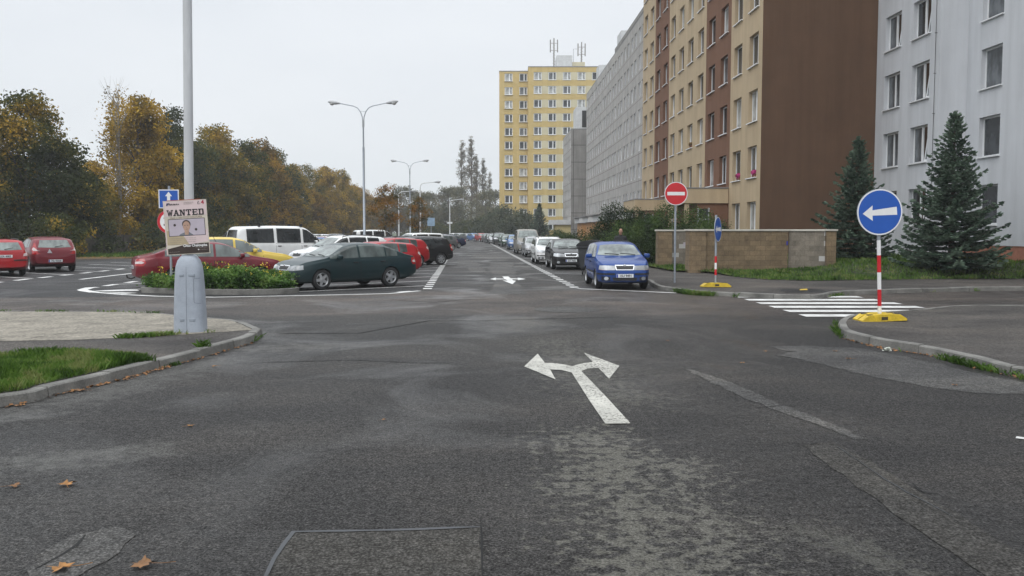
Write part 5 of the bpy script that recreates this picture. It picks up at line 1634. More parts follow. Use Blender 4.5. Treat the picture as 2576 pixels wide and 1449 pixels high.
sx_ = (430 - CX) / F * 25.6
s4 = empty('road_sign', (sx_, 25.6, .1), R(3), 'blue one way sign above a red ringed round sign, half hidden by the poster', 'road sign')
MB().tube([(0, 0, 0), (0, 0, 3.0)], 0.034, 14).obj('post', M_GALV, s4, 50)
zq = 2.62
pq = MB().box(-0.29, 0.29, -0.06, -0.045, zq - .27, zq + .27, ch=0.004).obj('square_plate', M_WHITEP, s4)
MB().box(-0.262, 0.262, -0.062, -0.0605, zq - .245, zq + .245).obj('sign_face', M_BLUE, pq)
ar = [(0, .21), (-.10, .08), (-.045, .08), (-.045, -.19), (.045, -.19), (.045, .08), (.10, .08)]
mb = MB(); mb.add([(p[0], -0.0635, zq + p[1]) for p in ar], [(0, 1, 2, 5, 6), (2, 3, 4, 5)]); mb.obj('arrow_symbol', M_WHITEP, pq)
pr = plate_disc(0.35, s4, 1.96, -0.045, M_WHITEP, rim=M_RED)
ff = MB(); disc(ff, 0.342, -0.0605, 0, 48, 1.96, 0.265); ff.obj('red_ring', M_RED, pr)
link('numerals', text_mesh('30', 0.36, M_INK, bold=0.006), pr, (0, -0.062, 1.95), UP)

# ---------- double armed lamps and single lamps
M_LHEAD = mat('lamp head grey', (0.40, 0.41, 0.42), 0.4, var=0.06)
M_LGLASS = glass_mat('lamp bowl glass', (0.6, 0.6, 0.58), 0.1)
def lamp_head(parent, base, direc, s=1.0):
    d = Vector(direc).normalized()
    mb = MB()
    c = [(0.0, .05), (0.1, .07), (0.28, .12), (0.5, .13), (0.68, .09), (0.8, .02)]
    base = Vector(base)
    mb.tube([base + d * (t * s) + Vector((0, 0, 0.02 * t)) for t, _ in c], [r_ * s for _, r_ in c], 12)
    o = mb.obj('lamp_head', M_LHEAD, parent, 50)
    g = MB(); b0 = base + d * (0.52 * s) + Vector((0, 0, -0.09 * s))
    g.lathe([(0.16 * s, 0.03), (0.15 * s, -0.02), (0.10 * s, -0.075), (0.03 * s, -0.095)], 14, 0, Matrix.Translation(b0))
    g.obj('lamp_bowl', M_LGLASS, o, 60)
def double_lamp(x, y, label, rz=0.0):
    t = empty('street_lamp', (x, y, 0), rz, label, 'street lamp', 'double armed street lamps between the parking rows')
    mb = MB()
    mb.tube([(0, 0, 0), (0, 0, 1.3), (0, 0, 1.32), (0, 0, 3.9), (0, 0, 3.92), (0, 0, 7.2), (0, 0, 7.22), (0, 0, 8.6)], [.105, .105, .09, .085, .075, .07, .05, .05], 14)
    mb.obj('pole', M_GALV, t, 40)
    MB().tube([(0, 0, 8.5), (0, 0, 8.95)], 0.075, 12).obj('arm_bracket', M_GREYPAINT, t, 40)
    for s_ in (-1, 1):
        a = MB()
        a.tube([(s_ * .035, 0, 8.7), (s_ * .05, 0, 9.1), (s_ * .16, 0, 9.45), (s_ * .36, 0, 9.72), (s_ * .62, 0, 9.84), (s_ * 1.55, 0, 10.03)], 0.03, 10)
        a.obj('arm', M_GALV, t, 50)
        lamp_head(t, (s_ * 1.5, 0, 10.02), (s_, 0, 0.12))
    MB().tube([(-.19, 0, 9.5), (.19, 0, 9.5)], 0.012, 6).obj('cross_tie', M_GALV, t)
double_lamp(*at_view(917.5, 57), 'first double armed street lamp, the tallest in the picture', R(-3))
double_lamp(*at_view(1032.5, 103.5), 'second double armed street lamp, smaller, before the hazy trees', R(-3))
M_LWHITE = mat('white lamp pole paint', (0.66, 0.67, 0.67), 0.5, var=0.05)
def single_lamp(x, y, h, label, low=False):
    t = empty('street_lamp', (x, y, 0), 0, label, 'street lamp', 'single armed white street lamps')
    mb = MB(); mb.tube([(0, 0, 0), (0, 0, h * .45), (0, 0, h - .5)], [0.12, 0.10, 0.075], 12); mb.obj('pole', M_LWHITE, t, 40)
    a = MB(); a.tube([(0, 0, h - .6), (0.03, 0, h - .25), (0.25, 0, h - .02), (0.6, 0, h + .08), (1.9, 0, h + .2)], 0.05, 10); a.obj('arm', M_LWHITE, t, 50)
    lamp_head(t, (1.8, 0, h + .2), (1, 0, .05), 1.1)
    if low: MB().box(-.5, .5, -.12, -.05, h * .42, h * .42 + .35).obj('fixture', M_LWHITE, t)
single_lamp(*at_view(1004, 136), 7.8, 'white single armed lamp left of the second double lamp')
single_lamp(*at_view(1058, 113), 7.9, 'white single armed lamp right of the second double lamp')
single_lamp(*at_view(1132, 172), 7.8, 'farthest white single armed lamp, before the poplars', True)
x, y = at_view(1085, 118)
t = empty('road_sign', (x, y, 0), 0, 'small pale blue square sign far off beyond the car roofs', 'road sign')
MB().tube([(0, 0, 0), (0, 0, 3.4)], 0.05, 8).obj('post', M_GALV, t, 50)
MB().box(-.5, .5, -.08, -.05, 2.5, 3.6).obj('sign_plate', mat('pale blue sheeting', (0.25, 0.36, 0.48), .5), t)

# ---------- rough block wall round the bins
M_SPLIT = None
def block_mat(name, col, dark, bw, bh, patches=0.0, bump=0.6):
    m, nt, b = new_mat(name)
    o = obj_vec(nt)
    sep = nt.nodes.new('ShaderNodeSeparateXYZ'); nt.links.new(o, sep.inputs[0])
    cmb = nt.nodes.new('ShaderNodeCombineXYZ')
    nt.links.new(math_n(nt, 'MULTIPLY_ADD', sep.outputs['Y'], -0.42, sep.outputs['X']), cmb.inputs[0]); nt.links.new(sep.outputs['Z'], cmb.inputs[1])
    br = nt.nodes.new('ShaderNodeTexBrick')
    br.inputs['Scale'].default_value = 1.0; br.inputs['Brick Width'].default_value = bw; br.inputs['Row Height'].default_value = bh
    br.inputs['Mortar Size'].default_value = 0.006; br.inputs['Mortar Smooth'].default_value = 0.6
    br.inputs['Color1'].default_value = (*[c * 0.80 for c in col], 1); br.inputs['Color2'].default_value = (*[c * 1.15 for c in col], 1)
    br.inputs['Mortar'].default_value = (*dark, 1)
    nt.links.new(cmb.outputs[0], br.inputs['Vector'])
    c = mixc(nt, 1.0, br.outputs['Color'], ramp(nt, noise(nt, o, 3.0, 6.0, 0.65), [(0.25, 0.62), (0.7, 1.12)]), 'MULTIPLY')
    c = mixc(nt, 1.0, c, ramp(nt, noise(nt, o, 22.0, 4.0, 0.7), [(0.3, 0.72), (0.7, 1.1)]), 'MULTIPLY')
    if patches > 0:
        b2 = nt.nodes.new('ShaderNodeTexBrick'); b2.inputs['Scale'].default_value = 1.0; b2.inputs['Brick Width'].default_value = bw; b2.inputs['Row Height'].default_value = bh
        b2.inputs['Mortar Size'].default_value = 0.0
        b2.inputs['Color1'].default_value = (0, 0, 0, 1); b2.inputs['Color2'].default_value = (1, 1, 1, 1)
        nt.links.new(cmb.outputs[0], b2.inputs['Vector'])
        c = mixc(nt, ramp(nt, b2.outputs['Color'], [(0.84, 0.0), (0.86, 1.0)]), c, (0.42, 0.41, 0.39))
    nt.links.new(c, b.inputs['Base Color']); b.inputs['Roughness'].default_value = 0.9
    bn = nt.nodes.new('ShaderNodeBump'); bn.inputs['Strength'].default_value = bump; bn.inputs['Distance'].default_value = 0.03
    nt.links.new(noise(nt, o, 14.0, 4.0, 0.6), bn.inputs['Height']); nt.links.new(bn.outputs['Normal'], b.inputs['Normal'])
    return m
M_ROUGH = block_mat('rough split blocks', (0.235, 0.170, 0.100), (0.075, 0.055, 0.035), 0.42, 0.20)
M_SMOOTH = block_mat('smooth grey blocks', (0.225, 0.195, 0.155), (0.14, 0.12, 0.095), 0.40, 0.20, 1.0, 0.2)
M_COPING = mat('pale coping', (0.50, 0.48, 0.42), 0.8, var=0.15, scale=4)
bw_ = empty('block_wall', (0, 0, 0), 0, 'low enclosure wall of rough tan blocks with a pale coping', 'wall')
def wall_run(a, b, th, z1, m, z0=0.0):
    a, b = Vector(a), Vector(b); t = (b - a); L = t.length; ang = math.atan2(t.y, t.x)
    M = Matrix.Translation((a.x, a.y, 0)) @ rot_z(ang)
    w = MB().box(0, L, 0, th, z0, z1, 0, M).obj('wall_section', m, bw_)
    MB().box(-0.05, L + 0.05, -0.05, th + 0.05, z1 + 0.001, z1 + 0.075, 0, M, ch=0.01).obj('coping', M_COPING, w)
ZT = 1.79
A0, A1, A2, A3 = (7.12, 35.1), (7.78, 35.1), (11.22, 35.45), (12.55, 34.05)
wall_run(A0, (7.775, 35.1), 0.85, ZT, M_ROUGH)
wall_run((7.785, 35.22), (11.2, 35.56), 0.38, ZT - 0.002, M_ROUGH)
wall_run((11.25, 35.64), (12.34, 34.52), 0.30, ZT - 0.004, M_SMOOTH)
wall_run((12.36, 34.35), (12.72, 34.35), 0.40, ZT - 0.001, M_ROUGH)
wall_run((6.64, 39.9), (7.30, 39.9), 0.55, ZT - 0.006, M_ROUGH)
wall_run((7.32, 40.1), (11.3, 40.3), 0.30, ZT - 0.012, M_SMOOTH)
M_TAGP = mat('pale graffiti paint', (0.36, 0.33, 0.36), 0.7, var=0.2)
g_ = MB()
for k in range(4):
    g_.box(7.85 + .12 * k, 7.95 + .12 * k, 40.112 + .006 * k, 40.118 + .006 * k, 1.1 + .06 * (k % 2), 1.28 + .10 * (k % 3))
g_.obj('graffiti', M_TAGP, bw_)
g2 = MB(); g2.box(11.14, 11.2, 35.535, 35.55, 1.22, 1.38, ch=0.004); g2.obj('blue_tag', mat('blue spray paint', (0.02, 0.03, 0.30), .6), bw_)

# hydrant cover paint on the far pavement, rubbish by the right kerb
o = MB().sheet([P(a, b, .114)[:2] for a, b in ((2012, 727.5), (2030, 726.5), (2032, 729.5), (2012, 730))], 0.1165).obj('manhole_cover', mat('yellow cover paint', (.55, .38, .03), .6)); tag(o, 'small yellow painted cover in the far pavement', 'manhole cover')
o = MB().sheet(blob([P(a, b, .114)[:2] for a, b in ((1960, 727), (2060, 727), (2090, 736), (1975, 736))], .05, .2), 0.115).obj('pavement_patch', M_LOT); o['kind'] = 'structure'
cr_ = MB()
V = []
for k in range(26):
    c0 = Vector((random.gauss(0, .03), random.gauss(0, .02), abs(random.gauss(.02, .012)))); a = Vector(rng.normal(size=3)).normalized() * .024; b = a.cross(Vector(rng.normal(size=3))).normalized() * .02
    V.append([c0 - a - b, c0 + a - b, c0 + a + b, c0 - a + b])
o = link('crumpled_wrapper', quads_mesh('wrapper', np.array(V), mat('white wrapper', (.7, .72, .66), .4, var=.25, scale=12)), None, P(2232, 882, .005)); tag(o, 'crumpled white wrapper lying by the right kerb', 'litter')

# ---------- wheeled waste containers
M_BIN = mat('dark grey bin plastic', (0.040, 0.043, 0.046), 0.5, var=0.15, scale=3)
M_BINL = mat('grey bin lid', (0.050, 0.052, 0.055), 0.32, var=0.12, scale=3)
def container(x, y, rz, label):
    t = empty('waste_container', (x, y, 0), rz, label, 'waste container', 'waste containers behind the blue hatchback')
    b = MB()
    vs = []
    for z, hx, hy in ((0.22, .52, .42), (0.30, .56, .46), (1.05, .66, .53), (1.12, .69, .56)):
        vs += [(-hx, -hy, z), (hx, -hy, z), (hx, hy, z), (-hx, hy, z)]
    fs = [(k * 4 + i, k * 4 + (i + 1) % 4, k * 4 + 4 + (i + 1) % 4, k * 4 + 4 + i) for k in range(3) for i in range(4)] + [(3, 2, 1, 0), (12, 13, 14, 15)]
    b.add(vs, fs); b.box(-.70, .70, -.57, .57, 1.115, 1.16)
    for xx in (-.35, 0, .35): b.box(xx - .02, xx + .02, -.58, -.53, .4, 1.1)
    b.obj('bin_body', M_BIN, t)
    l = MB(); n = 14
    prof = [(0.60 * math.cos(math.pi * k / n), 1.165 + 0.24 * math.sin(math.pi * k / n)) for k in range(n + 1)]
    vs = [(-.70, y_, z_) for y_, z_ in prof] + [(.70, y_, z_) for y_, z_ in prof]; m_ = n + 1
    l.add(vs, [(i, i + 1, m_ + i + 1, m_ + i)[::-1] for i in range(n)] + [tuple(range(m_))[::-1], tuple(range(m_, 2 * m_))])
    for xx in (-.7, -.42, -.14, .14, .42, .67):
        pr_ = [(0.612 * math.cos(math.pi * k / n), 1.165 + 0.256 * math.sin(math.pi * k / n)) for k in range(n + 1)]
        vs = [(xx, a, c) for a, c in pr_] + [(xx + .035, a, c) for a, c in pr_]
        l.add(vs, [(i, i + 1, m_ + i + 1, m_ + i)[::-1] for i in range(n)] + [tuple(range(m_))[::-1], tuple(range(m_, 2 * m_))])
    l.obj('lid', M_BINL, t, 30)
    for sx2 in (-1, 1):
        for sy2 in (-1, 1):
            w = MB(); w.lathe([(0.05, -.02), (.095, -.022), (.10, 0), (.095, .022), (.05, .02)], 16, 0, Matrix.Translation((sx2 * .45, sy2 * .36, .10)) @ Matrix.Rotation(math.pi / 2, 4, 'X'))
            w.box(sx2 * .45 - .03, sx2 * .45 + .03, sy2 * .36 - .05, sy2 * .36 + .05, .15, .235)
            w.obj('wheel', M_RUBBER, t, 40)
container(3.36, 36.4, R(78), 'dark wheeled waste container, the nearer of two behind the blue hatchback')
container(4.50, 36.8, R(82), 'dark wheeled waste container beside the wall, right of its twin')
# ================================================================== VEHICLES
def paint(name, col, metal=0.25, rough=0.5):
    m, nt, b = new_mat(name)
    o = obj_vec(nt)
    f = noise(nt, o, 2.2, 5.0)
    c = ramp(nt, f, [(0.3, tuple(x * 0.90 for x in col)), (0.7, tuple(min(1, x * 1.08) for x in col))])
    sep = nt.nodes.new('ShaderNodeSeparateXYZ'); nt.links.new(o, sep.inputs[0])
    # road dirt thrown up along the sills
    d = math_n(nt, 'MULTIPLY', ramp(nt, math_n(nt, 'ADD', sep.outputs['Z'], math_n(nt, 'MULTIPLY', f, 0.25)), [(0.30, 1.0), (0.62, 0.0)]), 0.35)
    c = mixc(nt, d, c, (0.055, 0.050, 0.044))
    nt.links.new(c, b.inputs['Base Color'])
    b.inputs['Metallic'].default_value = metal
    b.inputs['Roughness'].default_value = rough
    b.inputs['Coat Weight'].default_value = 0.55
    b.inputs['Specular IOR Level'].default_value = 0.2
    b.inputs['Coat Roughness'].default_value = 0.05
    return m
PAINT = {k: paint(k + ' car paint', c, me) for k, c, me in (
    ('dark green', (0.008, 0.026, 0.030), .2), ('dark red', (0.150, 0.010, 0.018), .2), ('yellow', (0.66, 0.48, 0.085), 0), ('red', (0.33, 0.010, 0.014), 0),
    ('white', (0.72, 0.73, 0.72), 0), ('blue', (0.009, 0.050, 0.22), .2), ('black', (0.010, 0.010, 0.011), .2), ('silver', (0.40, 0.41, 0.42), .55),
    ('grey', (0.15, 0.155, 0.16), .4), ('graphite', (0.05, 0.053, 0.058), .4), ('light blue', (0.10, 0.20, 0.42), .3), ('beige grey', (0.26, 0.25, 0.225), .4),
    ('dark blue', (0.012, 0.020, 0.065), .2), ('crimson', (0.22, 0.010, 0.016), .2), ('dull green', (0.05, 0.085, 0.06), .3))}
M_CGLASS = glass_mat('car window glass', (0.095, 0.115, 0.110), 0.03, 1.65)  # opaque: light seen through the car is put into this grey green
M_CGLASSD = glass_mat('dark car glass', (0.020, 0.023, 0.024), 0.03, 1.6)
M_CGLASSW = glass_mat('windscreen glass', (0.19, 0.22, 0.21), 0.04, 1.6)  # pale colour stands in for reflected sky and light showing through
M_HLAMP = glass_mat('headlamp glass', (0.46, 0.48, 0.50), 0.08, 1.6)
M_TLAMP = mat('red lamp plastic', (0.36, 0.010, 0.012), 0.15, var=0.25, scale=10, coat=0.8)
M_TLAMPW = mat('pale lamp plastic', (0.60, 0.50, 0.50), 0.15, var=0.2, scale=10, coat=0.8)
M_AMBER = mat('amber lamp plastic', (0.60, 0.30, 0.22), 0.15, var=0.2, coat=0.8)
M_CHROME = mat('bright trim', (0.72, 0.73, 0.74), 0.18, 0.85, var=0.05)
M_GRILLE = mat('dark grille mesh', (0.012, 0.012, 0.013), 0.5, var=0.5, scale=40, vs=(1, 1, 3))
M_ARCH = mat('wheel well', (0.006, 0.006, 0.006), 0.95, var=0.2)
M_SEAM = mat('door gap', (0.006, 0.006, 0.007), 0.8, var=0.2)
M_RIMS = mat('silver alloy', (0.46, 0.47, 0.48), 0.32, 0.7, var=0.1)
M_RIMD = mat('rim depth', (0.02, 0.02, 0.021), 0.6, var=0.2)
M_PLATE = mat('white number plate', (0.66, 0.68, 0.70), 0.4, var=0.05)
M_PLATEB = mat('blue plate strip', (0.01, 0.04, 0.35), 0.4)

def clip_poly(poly, axis, val, keep_ge):
    out = []
    n = len(poly)
    for i in range(n):
        a, b = poly[i], poly[(i + 1) % n]
        ia = (a[axis] >= val) == keep_ge or a[axis] == val
        ib = (b[axis] >= val) == keep_ge or b[axis] == val
        if ia: out.append(a)
        if ia != ib:
            t = (val - a[axis]) / (b[axis] - a[axis])
            out.append((a[0] + (b[0] - a[0]) * t, a[1] + (b[1] - a[1]) * t))
    return out

def drape(bvh, poly, d, e1, e2, off, cell=0.07, mb=None, mi=0, far=6.0):
    """lay a flat outline (coords along e1,e2) on the body seen along direction -d, lifted by off"""
    mb = mb or MB()
    d, e1, e2 = Vector(d), Vector(e1), Vector(e2)
    x0, x1 = min(p[0] for p in poly), max(p[0] for p in poly)
    y0, y1 = min(p[1] for p in poly), max(p[1] for p in poly)
    nx, ny = max(1, math.ceil((x1 - x0) / cell)), max(1, math.ceil((y1 - y0) / cell))
    cache = {}
    def hit(p):
        k = (round(p[0], 4), round(p[1], 4))
        if k not in cache:
            o = e1 * p[0] + e2 * p[1] + d * far
            loc, nrm, _, _ = bvh.ray_cast(o, -d)
            cache[k] = None if loc is None else (tuple(loc + (nrm if nrm.dot(d) > 0 else -nrm) * off))
        return cache[k]
    idx = {}
    for i in range(nx):
        for j in range(ny):
            q = clip_poly(clip_poly(clip_poly(clip_poly(poly, 0, x0 + (x1 - x0) * i / nx, True), 0, x0 + (x1 - x0) * (i + 1) / nx, False), 1, y0 + (y1 - y0) * j / ny, True), 1, y0 + (y1 - y0) * (j + 1) / ny, False) if len(poly) else []
            if len(q) < 3: continue
            vs = [hit(p) for p in q]
            if any(v is None for v in vs): continue
            f = []
            for v in vs:
                k = tuple(round(c, 5) for c in v)
                if k not in idx:
                    idx[k] = len(mb.v); mb.v.append(v)
                if not f or idx[k] != f[-1]: f.append(idx[k])
            if len(f) > 2 and f[0] == f[-1]: f.pop()
            if len(set(f)) < 3: continue
            a, b, c = (Vector(mb.v[t]) for t in f[:3])
            if (b - a).cross(c - a).dot(d) < 0: f = f[::-1]
            mb.f.append(tuple(f)); mb.m.append(mi)
    return mb

class Kind: pass

def interp(tab, x): return float(np.interp(x, [p[0] for p in tab], [p[1] for p in tab]))

def wheel_mesh(r, style=0):
    M = Matrix.Rotation(-math.pi / 2, 4, 'X')            # lathe axis z -> +y
    t = MB()
    t.lathe([(r * .62, -.09), (r * .88, -.098), (r * .97, -.08), (r, -.05), (r, .05), (r * .97, .08), (r * .88, .098), (r * .66, .09), (r * .645, .07), (r * .64, .0)], 28, 0, M)
    tm = t.mesh('wheel', M_RUBBER, 40)
    m = MB()
    m.lathe([(r * .64, .02), (r * .635, .022)], 28, 1, M)
    m.lathe([(r * .56, .04), (r * .645, .06), (r * .665, .088), (r * .64, .092), (r * .60, .07), (r * .57, .045)], 28, 0, M, closed=True)
    ns = (5, 7, 9)[style % 3]
    for k in range(ns):
        a = 2 * math.pi * k / ns
        Rm = Matrix.Rotation(a, 4, 'Y')
        w0, w1 = (0.052, 0.034) if ns == 5 else (0.036, 0.03)
        vs = [(-w0, .075, .03), (w0, .075, .03), (w1, .070, r * .6), (-w1, .070, r * .6), (-w0, .03, .03), (w0, .03, .03), (w1, .04, r * .6), (-w1, .04, r * .6)]
        m.add([tuple(Rm @ Vector(v)) for v in vs], [(0, 1, 2, 3)[::-1], (4, 5, 6, 7), (0, 4, 7, 3), (1, 2, 6, 5)], 0)
    m.lathe([(.062, .04), (.06, .085), (.03, .09), (.002, .09)], 14, 0, M)
    return tm, m.mesh('rim', [M_RIMS, M_RIMD], 30)

def build_kind(name, L, W, top, belt, bot, xf, xr, r, panes, doors, screen, rear, hl, tl, grille, k=0.30, style=0, rails=False, plate_z=(0.42, 0.62), mold=True, dark_sill=False, glass=None, rear_plate_z=None):
    K = Kind(); K.parts = []; K.L = L; K.W = W; K.name = name
    xs = set()
    for tab in (top, belt, bot):
        for p in tab: xs.add(round(p[0], 3))
    for dd in (0.0, 0.03, 0.09, 0.2, 0.38, 0.6):
        xs.add(round(L / 2 - dd, 3)); xs.add(round(-L / 2 + dd, 3))
    xs = sorted(xs)
    kept = [xs[0]]
    for x in xs[1:]:
        if x - kept[-1] > 0.028: kept.append(x)
    kept[-1] = L / 2
    xs = kept
    add = []
    for a, b in zip(xs, xs[1:]):
        if b - a > 0.42:
            n = int((b - a) / 0.3)
            add += [a + (b - a) * (j + 1) / (n + 1) for j in range(n)]
    xs = sorted(xs + add)
    def wf(x):
        d = min(1.0, (L / 2 - abs(x)) / 0.62)
        return 1 - (0.24 if x > 0 else 0.17) * (1 - d) ** 2.6
    def section(x):
        w = W / 2 * wf(x)
        zt = interp(top, x); zb = min(interp(belt, x), zt - 0.035); z0 = min(interp(bot, x), zb - 0.06)
        H = zt - zb
        wt = w * 0.945
        half = [(0, z0), (w * .78, z0), (w * .93, z0 + .025), (w * .975, z0 + (zb - z0) * .22), (w, z0 + (zb - z0) * .55), (w * .992, z0 + (zb - z0) * .80), (w * .975, zb - .02), (w * .95, zb),
                (wt - k * H * .5, zb + .5 * H), (wt - k * H * .86, zb + .86 * H), (wt - k * H - min(.10, .25 * H + .02), zt - min(.02, .15 * H)), (wt * .45, zt - .004), (0, zt)]
        return half
    K.top, K.belt, K.k = top, belt, k
    rows = [section(x) for x in xs]
    n = len(rows[0])
    bm = bmesh.new()
    ring = []
    for x, h in zip(xs, rows):
        a = [bm.verts.new((x, y, z)) for y, z in h]
        b = [bm.verts.new((x, -y, z)) for y, z in h[1:-1]]
        ring.append(a + b[::-1])
    m = len(ring[0])
    for i in range(len(xs) - 1):
        for j in range(m):
            bm.faces.new((ring[i][j], ring[i][(j + 1) % m], ring[i + 1][(j + 1) % m], ring[i + 1][j]))
    for rg, fl in ((ring[0], True), (ring[-1], False)):
        a = rg[:n]; b = [rg[0]] + rg[n:][::-1] + [rg[n - 1]]
        for j in range(n - 1):
            f = [a[j], b[j], b[j + 1], a[j + 1]]
            f = [v for q, v in enumerate(f) if v not in f[:q]]
            if len(f) > 2: bm.faces.new(f if not fl else f[::-1])
    bmesh.ops.recalc_face_normals(bm, faces=bm.faces[:])
    me = bpy.data.meshes.new('body'); bm.to_mesh(me); bm.free()
    me.materials.append(PAINT['white']); me.materials.append(M_ARCH); me.materials.append(M_BLACK)
    o = link('tmp_body', me)
    s = o.modifiers.new('s', 'SUBSURF'); s.levels = 2
    dg = bpy.context.evaluated_depsgraph_get(); dg.update()
    base = bpy.data.meshes.new_from_object(o.evaluated_get(dg))
    bvh = BVHTree.FromPolygons([v.co for v in base.vertices], [tuple(p.vertices) for p in base.polygons])
    cut = MB()
    for x in (xf, xr):
        for sd in (-1, 1):
            Mx = Matrix.Translation((x, sd * (W / 2 - 0.06), r * 0.98)) @ Matrix.Rotation(math.pi / 2, 4, 'X')
            cut.lathe([(r * 1.12, -.22), (r * 1.12, .22)], 36, 1, Mx)
    cm = cut.mesh('cut', [PAINT['white'], M_ARCH])
    c = link('tmp_cut', cm)
    bo = o.modifiers.new('b', 'BOOLEAN'); bo.operation = 'DIFFERENCE'; bo.object = c; bo.solver = 'EXACT'
    dg = bpy.context.evaluated_depsgraph_get(); dg.update()
    body = bpy.data.meshes.new_from_object(o.evaluated_get(dg))
    body.name = name + '_body'
    bpy.data.objects.remove(o); bpy.data.objects.remove(c)
    body.polygons.foreach_set('use_smooth', [True] * len(body.polygons))
    body.set_sharp_from_angle(angle=R(38))
    K.body = body
    E = {'left': ((0, 1, 0), (1, 0, 0), (0, 0, 1)), 'right': ((0, -1, 0), (1, 0, 0), (0, 0, 1)), 'top': ((0, 0, 1), (1, 0, 0), (0, 1, 0)),
         'front': ((1, 0, 0), (0, 1, 0), (0, 0, 1)), 'rear': ((-1, 0, 0), (0, 1, 0), (0, 0, 1))}
    def panel(view, poly, off, mats, cell=0.07, nm='panel', mb=None):
        d, e1, e2 = E[view]
        q = drape(bvh, poly, d, e1, e2, off, cell)
        return q.mesh(nm, mats, 40) if q.f else None
    def az_panel(az, pts3, off, mats, nm, cell=0.05):
        d = (math.cos(az), math.sin(az), 0); e1 = (-math.sin(az), math.cos(az), 0)
        poly = [(p[0] * e1[0] + p[1] * e1[1], p[2]) for p in pts3]
        q = drape(bvh, poly, d, e1, (0, 0, 1), off, cell)
        return q.mesh(nm, mats, 40) if q.f else None
    def Hat(x): return interp(top, x) - interp(belt, x)
    G = glass or M_CGLASS
    add_part = lambda nm, me_, painted=False, kids=(), **kw: K.parts.append((nm, me_, painted, kids, kw)) if me_ is not None else None
    # side windows
    for a, b in panes:
        xq = np.linspace(a, b, 9)
        lo = [(x, interp(belt, x) + .035) for x in xq]
        hi = [(x, interp(belt, x) + .845 * Hat(x)) for x in xq]
        keep = [i for i in range(9) if hi[i][1] - lo[i][1] > .04]
        if len(keep) < 2: continue
        poly = [lo[i] for i in keep] + [hi[i] for i in keep[::-1]]
        for v in ('left', 'right'): add_part('side_window', panel(v, poly, .007, G, .07, 'side_window'))
    # black surround behind the panes
    a, b = panes[-1][0] - .03, panes[0][1] + .05
    # doors with a dark gap round them, and their handles
    for a, b, rearcut in doors:
        zl = lambda x: interp(bot, x) + .11
        zt = lambda x: interp(belt, x) + .0
        low = [(a, zl(a)), (b, zl(b))]
        if rearcut:
            low = [(a, r * 1.98 + .06), (a + .10, r * 1.75), (a + .22, r * 1.2), (a + .29, zl(a)), (b, zl(b))]
        poly = low + [(b, zt(b)), ((a + b) / 2, zt((a + b) / 2)), (a, zt(a))]
        cx_, cz_ = sum(p[0] for p in poly) / len(poly), sum(p[1] for p in poly) / len(poly)
        big = [(p[0] + .009 * (1 if p[0] > cx_ else -1), p[1] + .009 * (1 if p[1] > cz_ else -1)) for p in poly]
        for v in ('left', 'right'):
            sd = 1 if v == 'left' else -1
            hx, hz = a + .16, zt(a + .16) - .11
            hb = None
            loc, nr, _, _ = bvh.ray_cast(Vector((hx, sd * 5, hz)), Vector((0, -sd, 0)))
            kids = []
            g = panel(v, big, .002, M_SEAM, .12, 'door_gap')
            if g: kids.append(('door_gap', g, False))
            if loc is not None:
                hb = MB().box(hx - .09, hx + .09, loc.y - .004, loc.y + .026, hz - .018, hz + .018, ch=0.008) if sd > 0 else MB().box(hx - .09, hx + .09, loc.y - .026, loc.y + .004, hz - .018, hz + .018, ch=0.008)
                kids.append(('handle', hb.mesh('handle', M_BLACK, 40), False))
            if mold:
                zm = interp(bot, (a + b) / 2) + .30
                q = panel(v, [(a + (.33 if rearcut else .03), zm), (b - .03, zm), (b - .03, zm + .055), (a + (.33 if rearcut else .03), zm + .055)], .013, M_BLACK if mold == 2 else PAINT['white'], .15, 'moulding')
                if q: kids.append(('moulding', q, mold != 2))
            add_part('door', panel(v, poly, .0045, PAINT['white'], .07, 'door'), True, kids)
    # windscreen and rear window
    wb = W / 2
    xc, xr_ = screen
    add_part('windscreen', panel('top', [(xc, -wb * .62), (xc - .05, -wb * .84), ((xc + xr_) / 2, -wb * .76), (xr_, -wb * .66), (xr_ - .02, 0), (xr_, wb * .66), ((xc + xr_) / 2, wb * .76), (xc - .05, wb * .84), (xc, wb * .62), (xc + .05, 0)], .006, M_CGLASSW, .08, 'windscreen'))
    wp = MB()
    for y0, y1 in ((.62, .05), (-.02, -.55)):
        l0 = bvh.ray_cast(Vector((xc - .01, y0 * wb, 5)), Vector((0, 0, -1)))[0]; l1 = bvh.ray_cast(Vector((xc - .08, y1 * wb, 5)), Vector((0, 0, -1)))[0]
        wp.tube([l0 + Vector((0, 0, .015)), l0.lerp(l1, .5) + Vector((0, 0, .03)), l1 + Vector((0, 0, .02))], .010, 6)
    add_part('wiper', wp.mesh('wiper', M_BLACK))
    if rear[0] == 'top':
        xa, xb = rear[1:3]
        add_part('rear_window', panel('top', [(xa, -wb * .66), (xb, -wb * .60), (xb + .02, 0), (xb, wb * .60), (xa, wb * .66), (xa - .02, 0)], .006, M_CGLASSW, .08, 'rear_window'))
    else:
        za, zb_ = rear[1:3]
        add_part('rear_window', panel('rear', [(-wb * .70, za), (0, za - .02), (wb * .70, za), (wb * .58, zb_), (-wb * .58, zb_)], .006, M_CGLASSW if rear[0] == 'pale' else G, .08, 'rear_window'))
        l0 = bvh.ray_cast(Vector((-5, 0, za + .02)), Vector((1, 0, 0)))[0]
        if l0 is not None:
            add_part('wiper', MB().tube([l0 + Vector((-.03, 0, 0)), l0 + Vector((-.03, -.3, .06))], .012, 6).mesh('wiper', M_BLACK))
